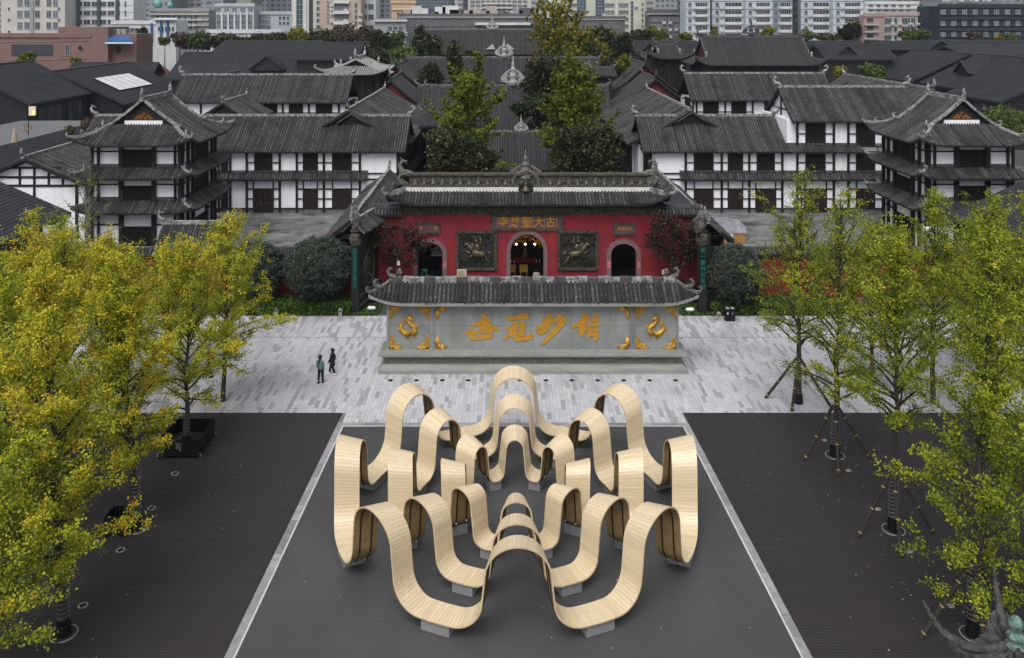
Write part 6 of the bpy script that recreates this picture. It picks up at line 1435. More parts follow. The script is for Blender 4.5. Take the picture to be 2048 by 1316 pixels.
bldg('pink_stair', 'pink rendered stair block with open landings', 1728, 1768, 30, 258, 14, c_('pink_render', (.36, .27, .25)), wins=[(1740, 10, 1, 40, 16, 3, 14, 8, 'dark', 1)], bands=[(1727, 1756, 48 + 14 * k, 51 + 14 * k, B_pale, 1.0) for k in range(3)])
bldg('white_terraces', 'jumble of white roof terraces behind the pinkish block', 1730, 1836, 6, 310, 25, B_wd, wins=[(1742, 15, 6, 11, 9, 2, 8, 4, 'dark', 2)], bands=[(1735, 1836, 17, 19, B_grey, .5)])
ht = bldg('navy_hotel', 'navy clad hotel with three rows of windows at upper right', 1878, 2080, 12, 250, 25, B_navy, wins=[(1886, 21.4, 9, 24, 22.5, 3, 8.5, 8.5, 'pale', 2)], bands=[(1878, 2080, 37 + 22 * k, 39 + 22 * k, B_navy2, .5) for k in range(3)] + [(1878, 2080, 29.5 + 22 * k, 30.3 + 22 * k, B_navy2, .3) for k in range(3)])
q = MB(); k = 0                     # roof sign: only the feet of the letters stand inside the picture
for px_, sh in ((1886, 'III'), (1919, 'J'), (1942, 'U'), (1967, 'U')):
    c = P(px_, 9, 249.5); h_ = 2.2
    if sh == 'III':
        for d_ in (0, .8, 1.6): q.box(c.x + d_, c.x + d_ + .35, c.y, c.y + .3, c.z + .9, c.z + .9 + h_)
    elif sh == 'J': q.box(c.x, c.x + 1.3, c.y, c.y + .3, c.z + .9, c.z + 1.25); q.box(c.x + .95, c.x + 1.3, c.y, c.y + .3, c.z + 1.25, c.z + h_)
    else: q.box(c.x, c.x + .35, c.y, c.y + .3, c.z + .9, c.z + .9 + h_); q.box(c.x + .9, c.x + 2.2, c.y, c.y + .3, c.z + .9, c.z + 1.25); q.box(c.x + 1.85, c.x + 2.2, c.y, c.y + .3, c.z + 1.25, c.z + .9 + h_)
q.build('roof_letters', B_wd, ht)
q = MB()
for k in range(60): x_ = Xp(1850 + 3.6 * k, 250); q.box(x_ - .06, x_ + .06, 250.5, 250.6, Zp(12, 250), Zp(3, 250))
q.build('roof_railing', B_grey, ht)
# pink brick building, nearer
pb = bldg('pink_brick_building', 'pink brick building with diamond window and blue tiled canopy at upper left', -60, 181, 71, 214, 14, B_pink, bands=[(-60, 181, 83, 84, B_pinkband, .1), (-60, 181, 119, 120, B_pinkband, .1)], group='city buildings behind the temple')
solid(pb, Xp(117, 213.9), Xp(216, 213.9), 213.9, 226, 0, Zp(54, 213.9), B_pink, 'tall_block'); solid(pb, Xp(216, 216), Xp(273, 216), 216, 226, 0, Zp(68, 216), B_pink, 'side_block')
solid(pb, Xp(23, 213.9), Xp(105, 213.9), 213.8, 213.95, Zp(110, 213.9), Zp(89, 213.9), B_dim, 'dark_opening'); solid(pb, Xp(233, 215.8), Xp(241, 215.8), 215.8, 215.95, Zp(106, 215.8), Zp(92, 215.8), MT['door'], 'door')
obj('window', winmesh(9 * 213 / F, 21 * 213 / F, 'dark', 2), pb, P(135, 100, 213.85) - off(pb))
c = P(160.5, 96, 213.8); q = MB(); q.add([c + Vector((-1.05, 0, 0)), c + Vector((0, 0, -1.1)), c + Vector((1.05, 0, 0)), c + Vector((0, 0, 1.1))], [(0, 1, 2, 3)]); q.build('diamond_frame', B_pinkband, pb)
q = MB(); q.add([c + Vector((-.75, -.05, 0)), c + Vector((0, -.05, -.8)), c + Vector((.75, -.05, 0)), c + Vector((0, -.05, .8))], [(0, 1, 2, 3)]); q.build('diamond_window', MT['door'], pb)
q = MB(); a, b2, d_, e_ = P(214, 72, 215.5), P(258, 70, 215.5), P(266, 79, 213), P(211, 83, 213); e_.z = d_.z = (d_.z + e_.z) / 2; a.z = b2.z = (a.z + b2.z) / 2
q.hexa([e_ - Vector((0, 0, .5)), d_ - Vector((0, 0, .5)), b2 - Vector((0, 0, .5)), a - Vector((0, 0, .5)), e_, d_, b2, a]); q.build('blue_canopy', mat('blue_tile', (.035, .10, .26), (.025, .075, .20), rough=.4, scale=2), pb)
q = MB(); q.bar(e_ + Vector((0, -.05, -.6)), d_ + Vector((0, -.05, -.6)), .3, .45); q.build('canopy_edge', B_wd, pb)
for px_ in (220, 233, 243): solid(pb, Xp(px_, 217), Xp(px_ + 8, 217), 217, 219, Zp(68, 217), Zp(58, 217), B_grey, 'roof_tank')
# air conditioners, roof domes and tanks
q = MB(); q.box(-.55, .55, -.45, 0, -.4, .4); q.lathe([(.0, 0), (.3, 0)], (0, -.46, 0), 8); acm = q.mesh('air_conditioner', B_wd)
rng = random.Random(12)
for t in [o for o in COL.objects if o.name.split('.')[0] in ('tile_tower', 'beige_tower', 'yellow_tower', 'grey_block', 'cream_slab', 'dark_roof_block', 'pinkish_block')]:
    w_ = [c for c in t.children if c.name.startswith('window')]
    for c in rng.sample(w_, min(len(w_), 9)): obj('air_conditioner', acm, t, c.location + Vector((1.3, -.1, -1.1)))
gb = [o for o in COL.objects if o.name == 'grey_block'][0]; dome = mat('teal_dome', (.16, .34, .32), (.12, .27, .26), rough=.4, scale=.5)
for px_ in (284, 316, 340): q = MB(); c = P(px_, 17, 288); r_ = 1.0 if px_ > 330 else 1.4; q.lathe([(r_ * math.cos(rad(a)), r_ * 1.1 * math.sin(rad(a)) + r_) for a in range(-60, 91, 15)], c, 12); q.build('roof_dome', dome, gb, smooth=True)
lb = [o for o in COL.objects if o.name == 'long_grey_block'][0]
for k in range(16):
    px_ = 815 + 17 * k + rng.uniform(-4, 4); h_ = rng.uniform(1.2, 3.2); q = MB(); c = P(px_, 31, 276); w_ = rng.uniform(.8, 2.6); q.box(c.x - w_, c.x + w_, c.y, c.y + 3, c.z, c.z + h_); q.build('roof_clutter', rng.choice((B_grey, B_wd, B_dk, B_pale)), lb)
# far skyline
rng = random.Random(77); FM = []
for k, a in enumerate(((.28, .30, .33), (.23, .25, .29), (.35, .35, .36), (.20, .23, .28), (.31, .29, .27))):
    m_ = bpy.data.materials.new('far_facade_%d' % k); m_.use_nodes = True; N = m_.node_tree.nodes; Lk = m_.node_tree.links; bs_ = N['Principled BSDF']; bs_.inputs['Roughness'].default_value = .8
    br = N.new('ShaderNodeTexBrick'); br.offset = 0; br.inputs['Scale'].default_value = 1; br.inputs['Color1'].default_value = (.07, .08, .10, 1); br.inputs['Color2'].default_value = (.12, .13, .15, 1); br.inputs['Mortar'].default_value = tuple(a) + (1,)
    br.inputs['Mortar Size'].default_value = .75; br.inputs['Brick Width'].default_value = 3.2 + k * .4; br.inputs['Row Height'].default_value = 3.1; br.inputs['Mortar Smooth'].default_value = .05
    g_ = N.new('ShaderNodeNewGeometry'); sp_ = N.new('ShaderNodeSeparateXYZ'); cb = N.new('ShaderNodeCombineXYZ'); Lk.new(g_.outputs['Position'], sp_.inputs[0]); Lk.new(sp_.outputs['X'], cb.inputs[0]); Lk.new(sp_.outputs['Z'], cb.inputs[1]); Lk.new(cb.outputs[0], br.inputs['Vector']); Lk.new(br.outputs[0], bs_.inputs['Base Color']); FM.append(m_)
px_ = -40; k = 0
while px_ < 2090:
    w_ = rng.uniform(38, 75); Y_ = rng.uniform(430, 560); z_ = rng.uniform(50, 90)
    t = thing('far_tower', 'hazy grey tower block on the far skyline behind the nearer buildings', 'building', (Xp(px_ + w_ / 2, Y_), Y_, 0), 'hazy far skyline towers')
    x0, x1 = Xp(px_, Y_), Xp(px_ + w_, Y_); q = MB(); q.box(x0, x1, Y_, Y_ + 22, 0, z_); q.build('wall', FM[k % 5], t)
    q = MB(); q.box(x0 + 3, x1 - 3, Y_ + 4, Y_ + 16, z_ + .01, z_ + 4); q.build('roof_house', FM[(k + 2) % 5], t)
    px_ += w_ * .93; k += 1
# ------------------------------------------------------------------ trees and plants
def leaves(name, C, size, tint, m, parent, seed=0, up=.5):
    r = np.random.default_rng(seed); n = len(C); C = np.asarray(C, float) - np.array(off(parent))
    nrm = r.normal(size=(n, 3)); nrm[:, 2] += up * 1.6; nrm /= np.linalg.norm(nrm, axis=1)[:, None]
    a = np.cross(nrm, r.normal(size=(n, 3))); a /= (np.linalg.norm(a, axis=1)[:, None] + 1e-9); b = np.cross(nrm, a)
    s = (np.asarray(size) if np.ndim(size) else np.full(n, size)) * r.uniform(.7, 1.3, n)
    h = s[:, None] / 2; a = a * h; b = b * h
    fold = nrm * h * .35
    V = np.stack([C - a * .55 - b, C + a * .55 - b, C + a + b * .7 + fold, C - a + b * .7 + fold], 1).reshape(-1, 3)
    me = bpy.data.meshes.new(name); me.vertices.add(4 * n); me.vertices.foreach_set('co', V.ravel().astype(np.float32))
    me.loops.add(4 * n); me.loops.foreach_set('vertex_index', np.arange(4 * n, dtype=np.int32))
    me.polygons.add(n); me.polygons.foreach_set('loop_start', np.arange(0, 4 * n, 4, dtype=np.int32)); me.polygons.foreach_set('loop_total', np.full(n, 4, dtype=np.int32))
    at = me.attributes.new('tint', 'FLOAT', 'FACE'); at.data.foreach_set('value', np.clip(tint, 0, 1).astype(np.float32))
    me.materials.append(m); me.update(calc_edges=True)
    o = bpy.data.objects.new(name, me); COL.objects.link(o)
    if parent: o.parent = parent
    OFF[o.name] = off(parent); return o

def ginkgo(lab, base, H, rc, seed, n=15000, lean=(0, 0), z0=.20, tintb=.45, sparse=1.0, ring=True, wrap=True, braces=None, leafs=.070, group='ginkgo trees along the plaza', topthin=1.0, mt='ginkgo', name='ginkgo_tree', bark='bark', trunk_r=None, nb=None, cat='tree', bz=0.0, taper=1.05):
    base = Vector(base); r = random.Random(seed); rn = np.random.default_rng(seed)
    t = thing(name, lab, cat, base, group); tr = trunk_r or .012 * H + .03
    b = MB(); N = 12; tp = []
    for k in range(N + 1):
        f = k / N; tp.append(base + Vector((lean[0] * f + r.uniform(-.06, .06) * (f > .15) * (1 + f), lean[1] * f + r.uniform(-.06, .06) * (f > .15), bz + (H - bz) * f * .985)))
    def trunk(f): x = f * N; i = min(int(x), N - 1); return tp[i].lerp(tp[i + 1], x - i)
    b.tube([tp[0] - Vector((0, 0, .05))] + tp, [tr * 1.35] + [tr * (1 - .93 * (k / N) ** .85) for k in range(N + 1)], 8)
    segs = []; nb = nb or int(52 * sparse + 12); az = r.uniform(0, 6)
    for i in range(nb):
        f = z0 + (0.97 - z0) * ((i + r.random()) / nb) ** .95; az += 2.4 + r.uniform(-.4, .4)
        g = (f - z0) / (1 - z0); prof = (min(1, .55 + g * 2.2) if g < .2 else 1.0) * (1 - max(0, g - .2) / .8) ** taper
        L = rc * .90 * (prof * r.uniform(.62, 1.18) + .09); elev = rad(r.uniform(26, 52) + 22 * g)
        p = trunk(f); d = Vector((math.cos(az) * math.cos(elev), math.sin(az) * math.cos(elev), math.sin(elev)))
        pts = [p]; L3 = L / math.cos(elev) * .9; cur = d.copy()
        for k in range(4):
            cur = (cur + Vector((r.uniform(-.2, .2), r.uniform(-.2, .2), r.uniform(-.16, .14) - (.10 if g < .3 else 0)))).normalized(); pts.append(pts[-1] + cur * L3 / 4)
        rb = max(.014, tr * (.40 - .28 * g)); b.tube(pts, [rb, rb * .75, rb * .5, rb * .32, .008], 5); segs.append((pts, 1.0))
        for k in range(r.randint(3, 5)):
            j = r.randint(1, 3); q0 = pts[j].lerp(pts[j + 1], r.random()); dd = (cur + Vector((r.uniform(-1, 1), r.uniform(-1, 1), r.uniform(-.6, .6)))).normalized(); l2 = L3 * r.uniform(.22, .45)
            q1 = q0 + dd * l2 * .5 + Vector((0, 0, r.uniform(-.05, .1))); q2 = q1 + (dd + Vector((0, 0, r.uniform(-.5, .25)))).normalized() * l2 * .5
            b.tube([q0, q1, q2], [rb * .3, rb * .2, .006], 4); segs.append(([q0, q1, q2], .55))
    b.build('trunk', MT[bark], t)
    # leaf clusters sit on short spurs along the twigs
    C, tint = [], []
    tot = sum(((s[0][-1] - s[0][0]).length) for s in segs)
    for pts, kind in segs:
        ln = (pts[-1] - pts[0]).length; m_ = int(n * ln / tot); 
        if m_ < 3: continue
        ncl = max(2, int(m_ / 9)); u = rn.uniform(.18 if kind == 1 else .05, 1.03, ncl); ct = rn.normal(tintb, .16); pa = np.array([tuple(p) for p in pts]); x = u * (len(pts) - 1); i = np.clip(x.astype(int), 0, len(pts) - 2); ctr = pa[i] + (pa[i + 1] - pa[i]) * (x - i)[:, None]
        ctr = ctr + rn.normal(0, .10, ctr.shape)
        hgt = (ctr[:, 2] - base.z) / H
        kp = rn.random(ncl) < np.where(hgt > .8, topthin, 1.0); ctr = ctr[kp]; hgt = hgt[kp]
        if not len(ctr): continue
        rep = rn.poisson(9, len(ctr)); cc = np.repeat(ctr, rep, axis=0); cc = cc + rn.normal(0, .085, cc.shape) * np.array([1.1, 1.1, .8]); C.append(cc)
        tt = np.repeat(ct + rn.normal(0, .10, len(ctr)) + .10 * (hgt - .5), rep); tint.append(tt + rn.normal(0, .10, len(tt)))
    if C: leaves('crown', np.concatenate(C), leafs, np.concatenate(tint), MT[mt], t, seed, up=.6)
    if wrap:
        q = MB(); pts = [base + Vector((math.cos(a * 1.0) * tr * 1.12, math.sin(a) * tr * 1.12, .55 + bz + a * .026)) for a in [k * .7 for k in range(120)]]; q.tube(pts, .011, 3); q.build('string_lights', MT['wire'], t)
        q = MB(); q.tube([base + Vector((0, 0, bz)), base + Vector((0, 0, bz + .55))], [tr * 1.42, tr * 1.25], 9); q.build('trunk_wrap', MT['black'], t)
    if ring:
        q = MB(); q.tube([base + Vector((.46 * math.cos(a), .46 * math.sin(a), .02)) for a in [2 * math.pi * k / 20 for k in range(21)]], .028, 5); q.build('tree_ring', MT['ring'], t)
        q = MB(); q.lathe([(.0, .014), (.45, .016)], base, 20); q.build('tree_pit', MT['soil'], t)
    for k, (dx, dy) in enumerate(braces or []):
        q = MB(); top_ = base + Vector((dx * .06, dy * .06, 2.55)); ft = base + Vector((dx, dy, .03)); q.tube([ft, top_], [.085, .072], 6); o = q.build('brace_pole', MT['pole'], t)
        for f in (.06, .42, .75): q = MB(); c = ft.lerp(top_, f); q.tube([c, c + (top_ - ft).normalized() * .05], .090, 6); q.build('tie', MT['tie'], o)
    return t

BR = [(-1.75, -.55), (-.55, -1.9), (1.6, -.3)]
# right row
ginkgo('ginkgo with brace poles on the paving, first of the right row, nearest the temple', G(1597, 806), 13.0, 3.3, 101, n=19844, lean=(.2, 0), tintb=0.29, z0=.24, ring=False, braces=[(-1.7, .6), (-.75, -1.1), (1.6, -.9)], topthin=.55)
ginkgo('ginkgo with brace poles at the deck edge, second of the right row', G(1670, 911), 13.3, 3.2, 102, n=23813, lean=(.5, .3), tintb=0.31, braces=BR, topthin=.5)
ginkgo('ginkgo with brace poles on the deck, third of the right row', G(1787, 1060), 12.8, 2.6, 103, n=21924, lean=(.25, 0), tintb=0.33, z0=.33, braces=BR)
ginkgo('ginkgo at the lower right behind the stone lantern roof', G(1948, 1270), 14.6, 2.6, 104, n=30240, lean=(.6, 0), tintb=0.36, z0=.06, braces=[(-2.0, -.2), (-.5, -1.8), (1.7, .2)])
ginkgo('ginkgo of the right back row standing on the paving', G(1866, 806), 11.8, 2.9, 105, n=23813, tintb=0.32, wrap=False, ring=False)
ginkgo('ginkgo at the right edge of the photo halfway up', G(1985, 900), 13.0, 3.0, 106, n=26460, tintb=0.34)
ginkgo('tall ginkgo cut by the right edge of the photo, leaves yellowing', G(2085, 1020), 14.3, 3.2, 107, n=33073, tintb=0.43)
ginkgo('ginkgo of the right back row in front of the garden wall', G(1745, 770), 9.6, 2.7, 108, n=17197, tintb=0.29, wrap=False, ring=False)
ginkgo('ginkgo behind the right back row beside the red wall', G(1960, 760), 9.8, 2.8, 109, n=21168, tintb=0.31, wrap=False, ring=False)
ginkgo('low-hanging ginkgo cut by the lower right edge of the photo', G(2105, 1230), 12.5, 3.3, 110, n=19200, tintb=.38, z0=.05, wrap=False, ring=False)
# left row
ginkgo('ginkgo on the paving, first of the left row, nearest the temple', G(446, 802), 10.2, 3.3, 201, n=31421, lean=(.3, 0), tintb=0.62, z0=.16, ring=False, wrap=False)
ginkgo('ginkgo growing through the black planter box on the left deck', G(373, 892), 10.3, 3.0, 202, n=29767, lean=(.1, 0), tintb=0.62, z0=.18, ring=False)
ginkgo('ginkgo with wire-wrapped trunk on the left deck, third of the left row', G(272, 1057), 12.0, 2.5, 203, n=37800, lean=(-.9, 0), tintb=0.68, z0=.2)
ginkgo('ginkgo with wire-wrapped trunk at the lower left corner', G(127, 1268), 13.4, 2.8, 204, n=41578, lean=(-.7, 0), tintb=0.66, z0=.13)
ginkgo('ginkgo of the left back row behind the planter', G(215, 800), 9.4, 3.0, 205, n=29767, tintb=0.62, wrap=False, ring=False)
ginkgo('ginkgo near the left edge with thin orange-tinged top', G(62, 830), 11.2, 2.9, 206, n=31421, tintb=0.70, topthin=.5, wrap=False, ring=False)
ginkgo('ginkgo cut by the left edge of the photo', G(-45, 1010), 11.8, 3.2, 207, n=38036, tintb=0.67)
ginkgo('ginkgo of the left back row beside the garden gateway', G(330, 745), 7.6, 2.6, 208, n=21497, tintb=0.59, wrap=False, ring=False)
ginkgo('bare ginkgo with few leaves standing before the left pavilion', G(178, 640), 12.2, 2.3, 209, n=420, tintb=0.25, wrap=False, ring=False, bark='barkpale', trunk_r=.13, nb=44, z0=.3)
ginkgo('sparse leafy ginkgo by the low tiled roof on the left', G(120, 690), 8.2, 3.0, 210, n=14883, tintb=0.34, wrap=False, ring=False)
ginkgo('low-hanging green ginkgo cut by the lower left corner of the photo', G(-25, 1375), 8.8, 3.2, 211, n=28350, tintb=0.45, z0=.10)
ginkgo('yellowing ginkgo of the left back row behind the wire-wrapped trunk', G(130, 905), 11.2, 3.1, 212, n=27000, tintb=0.67, wrap=False, ring=False)
ginkgo('green ginkgo at the left edge above the lower left trunk', G(15, 1120), 12.0, 3.0, 213, n=31050, tintb=0.51, wrap=False, ring=False)
# green ginkgos inside the temple court
ginkgo('tall green ginkgo left of the temple axis', (Xp(938, 92), 92, 0), 15.4, 4.1, 301, n=28000, tintb=.60, mt='ginkgo_g', z0=.12, wrap=False, ring=False, taper=.5, leafs=.22, group='ginkgo trees in the temple court')
ginkgo('green ginkgo right of the temple axis', (Xp(1158, 96), 96, 0), 15.6, 4.2, 302, n=24000, tintb=.52, mt='ginkgo_g', z0=.12, wrap=False, ring=False, taper=.5, leafs=.22, group='ginkgo trees in the temple court')
ginkgo('slim green ginkgo beside the dark evergreen in the temple court', (Xp(1117, 100), 100, 0), 15.6, 2.0, 303, n=8000, tintb=.40, mt='ginkgo_g', z0=.3, wrap=False, ring=False, taper=.5, leafs=.24, group='ginkgo trees in the temple court')
ginkgo('very tall yellowing ginkgo beside the farthest temple hall', (Xp(1108, 172), 172, 0), 22, 7.0, 304, n=17000, tintb=.45, mt='yellowtree', wrap=False, ring=False, taper=.5, leafs=.42, group='ginkgo trees in the temple court')
ginkgo('yellow-green ginkgo right of the farthest temple hall', (Xp(1160, 168), 168, 0), 18.3, 6.4, 305, n=14000, tintb=.40, mt='yellowtree', wrap=False, ring=False, taper=.5, leafs=.42, group='ginkgo trees in the temple court')

def blob(name, lab, base, lobes, n, size, m, seed, tr=.2, cat='tree', group=None, tb=.45, trunk_h=None, bark='bark', shell=.55, twig=True, up=.5, spread=.16):
    base = Vector(base); t = thing(name, lab, cat, base, group); rn = np.random.default_rng(seed); r = random.Random(seed)
    vols = np.array([l[3] * l[4] * l[5] for l in lobes]) ** .67; vols /= vols.sum(); C, tint = [], []
    for l, w in zip(lobes, vols):
        k = max(6, int(n * w / 34)); d = rn.normal(size=(k, 3)); d /= np.linalg.norm(d, axis=1)[:, None]
        f = (1 - (1 - shell) * rn.random(k) ** 1.5)[:, None] * (1 + rn.normal(0, .06, k))[:, None]
        R_ = np.array(l[3:6]); ctr = np.array(l[:3]) + np.array(tuple(base)) + d * R_ * f
        rep = rn.poisson(34, k); cc = np.repeat(ctr, rep, axis=0); cc = cc + rn.normal(0, 1, cc.shape) * R_.mean() * spread; C.append(cc)
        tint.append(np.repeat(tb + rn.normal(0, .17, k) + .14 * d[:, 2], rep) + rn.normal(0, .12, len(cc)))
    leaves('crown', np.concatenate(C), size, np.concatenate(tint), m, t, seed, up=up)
    b = MB(); zmax = max(l[2] for l in lobes); b.tube([base, base + Vector((r.uniform(-.1, .1), 0, zmax * .5)), base + Vector((0, 0, zmax))], [tr * 1.2, tr, tr * .4], 7)
    if twig:
        for l in lobes:
            c = base + Vector(l[:3]); s_ = base + Vector((0, 0, max(.3, l[2] - l[5] * .8)))
            for k in range(3): e = c + Vector((r.uniform(-.6, .6) * l[3], r.uniform(-.6, .6) * l[4], r.uniform(-.3, .6) * l[5])); b.tube([s_, s_.lerp(e, .5) + Vector((0, 0, .2)), e], [tr * .45, tr * .25, .02], 5)
    b.build('trunk', MT[bark], t); return t
def lobes_rand(seed, rx, ry, rz, zc, k):
    r = random.Random(seed); L = [(0, 0, zc, rx * .72, ry * .72, rz * .8)]
    for i in range(k):
        a = 2.4 * i + r.random(); q = r.uniform(.35, .62); L.append((rx * q * math.cos(a), ry * q * math.sin(a), zc + rz * r.uniform(-.55, .6), rx * r.uniform(.32, .48), ry * r.uniform(.32, .48), rz * r.uniform(.28, .42)))
    return L
# clipped round shrubs, hedges and maples by the gate
def topiary(lab, px, py, Y, rx, rz, seed, n):
    c = P(px, py, Y); t = blob('topiary_shrub', lab, (c.x, Y, 0), [(0, 0, c.z, rx, rx, rz)], n, .085, MT['topiary'], seed, tr=.12, cat='shrub', group='clipped round shrubs by the gate', shell=.97, spread=.045, tb=.42, up=.8)
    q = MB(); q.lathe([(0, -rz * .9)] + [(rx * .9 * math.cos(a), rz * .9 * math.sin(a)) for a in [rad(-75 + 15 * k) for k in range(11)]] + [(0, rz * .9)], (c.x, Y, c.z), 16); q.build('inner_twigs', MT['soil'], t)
topiary('big round clipped shrub left of the temple gate, nearer the gate', 638, 534, 64.4, 2.28, 2.06, 401, 38000)
topiary('round clipped shrub left of the temple gate, half hidden by a ginkgo', 508, 540, 64.6, 2.0, 1.96, 402, 28000)
topiary('round clipped shrub right of the temple gate beside the waste bin', 1468, 548, 64.4, 2.06, 2.01, 403, 30000)
def hedge(lab, x0, x1, y0, y1, h, seed, n, size=.11, m='hedge', name='hedge', tb=.5):
    rn = np.random.default_rng(seed); k = n // 14; c = np.stack([rn.uniform(x0, x1, k), rn.uniform(y0, y1, k), h * (1 - rn.random(k) ** 3 * .9)], 1)
    fr = rn.random(k) < .3; c[fr, 1] = y0; c[fr, 2] = rn.uniform(.05, h, fr.sum())
    rep = rn.poisson(14, k); cc = np.repeat(c, rep, axis=0) + rn.normal(0, .07, (rep.sum(), 3)); tt = np.repeat(tb + rn.normal(0, .15, k), rep) + rn.normal(0, .1, rep.sum())
    t = thing(name, lab, 'hedge', ((x0 + x1) / 2, y0, 0), 'clipped hedges'); leaves('foliage', cc, size, tt, MT[m], t, seed, up=.9)
    q = MB(); q.box(x0 + .1, x1 - .1, y0 + .1, y1 - .1, 0, h - .08); q.build('dark_core', MT['soil'], t); return t
hedge('clipped green hedge bed below the round shrubs left of the gate', Xp(470, 64), Xp(703, 64), 63.5, 65.7, .85, 411, 17000)
hedge('clipped green hedge bed below the round shrub right of the gate', Xp(1420, 64), Xp(1660, 64), 63.5, 65.7, .85, 412, 15000)
for lab, a, c, sd in (('lawn corner beside the left splayed wall', 700, 757, 421), ('lawn corner beside the right splayed wall', 1362, 1428, 422)):
    rn = np.random.default_rng(sd); n = 6000; x0, x1 = Xp(a, 64), Xp(c, 64); cc = np.stack([rn.uniform(x0, x1, n), rn.uniform(63.5, 65.9, n), rn.uniform(.02, .12, n)], 1)
    o = leaves('lawn', cc, .12, rn.normal(.4, .18, n), MT['hedge'], None, sd, up=.2); o['kind'] = 'stuff'; o['label'] = lab
hedge('low row of potted plants along the foot of the red gate wall, left part', gx(895), gx(1010), 66.4, 67.2, .95, 431, 4500, .12, 'ever', 'pot_plants', .55)
hedge('low row of potted plants along the foot of the red gate wall, right part', gx(1100), gx(1214), 66.4, 67.2, .95, 432, 4500, .12, 'ever', 'pot_plants', .6)
hedge('dark shrubs at the left end of the red gate wall', gx(755), gx(826), 66.6, 67.4, 1.0, 433, 3000, .14, 'ever', 'pot_plants', .4)
hedge('dark shrubs at the right end of the red gate wall', gx(1290), gx(1390), 66.6, 67.4, .9, 434, 3500, .14, 'ever', 'pot_plants', .35)
c = Vector((Xp(795, 66.2), 66.2, 0)); blob('maple_tree', 'dark red maple before the left end of the red gate', c, [(-1.6, 0, 5.0, 1.5, 1.0, .75), (.7, -.2, 5.3, 1.7, 1.0, .9), (1.5, 0, 4.4, 1.3, .9, .7), (-.3, .2, 3.7, 1.4, .9, .8), (-.9, 0, 5.9, 1.1, .8, .55), (.9, 0, 3.4, .9, .7, .6)], 2300, .15, MT['maple'], 441, tr=.09, group='dark red maples by the gate', shell=.2, spread=.2, tb=.42)
c = Vector((Xp(1345, 66.2), 66.2, 0)); blob('maple_tree', 'dark red maple before the right end of the red gate', c, [(0, 0, 5.5, 2.2, 1.2, 1.3), (-1.2, 0, 4.7, 1.4, 1.0, .9), (1.4, 0, 4.7, 1.4, 1.0, 1.0), (.2, 0, 3.6, 1.7, 1.0, .9), (-.6, .1, 6.4, 1.2, .8, .7), (1.7, 0, 5.7, 1.0, .8, .7)], 3900, .15, MT['maple'], 442, tr=.10, group='dark red maples by the gate', shell=.2, spread=.2, tb=.52)
# evergreens in the temple court
def tree_px(name, lab, px, pw, ptop, pbot, Y, m, seed, n, size, k=7, tb=.45, group='trees in and behind the temple', shell=.5, cat='tree'):
    x = Xp(px, Y); zt, zb = Zp(ptop, Y), max(.8, Zp(pbot, Y)); rx = pw / 2 * Y / F; rz = (zt - zb) / 2
    return blob(name, lab, (x, Y, 0), lobes_rand(seed, rx, rx * .8, rz, (zt + zb) / 2, k), n, size, MT[m], seed, tr=.03 * (zt - zb) + .08, group=group, tb=tb, shell=shell, cat=cat)
tree_px('evergreen_tree', 'dark glossy evergreen just behind the gate ridge, left of the axis', 920, 150, 252, 372, 80, 'ever', 501, 15000, .22, 9, .55)
tree_px('evergreen_tree', 'dark glossy evergreen just behind the gate ridge, right of the axis', 1180, 150, 242, 372, 80, 'ever', 502, 15000, .22, 9, .5)
tree_px('evergreen_tree', 'big dark round evergreen beside the second temple hall', 1112, 158, 95, 265, 118, 'ever', 503, 17000, .30, 10, .42)
tree_px('evergreen_tree', 'dark evergreen before the left temple pavilion', 1050, 60, 200, 235, 112, 'ever', 504, 3500, .26, 4, .4)
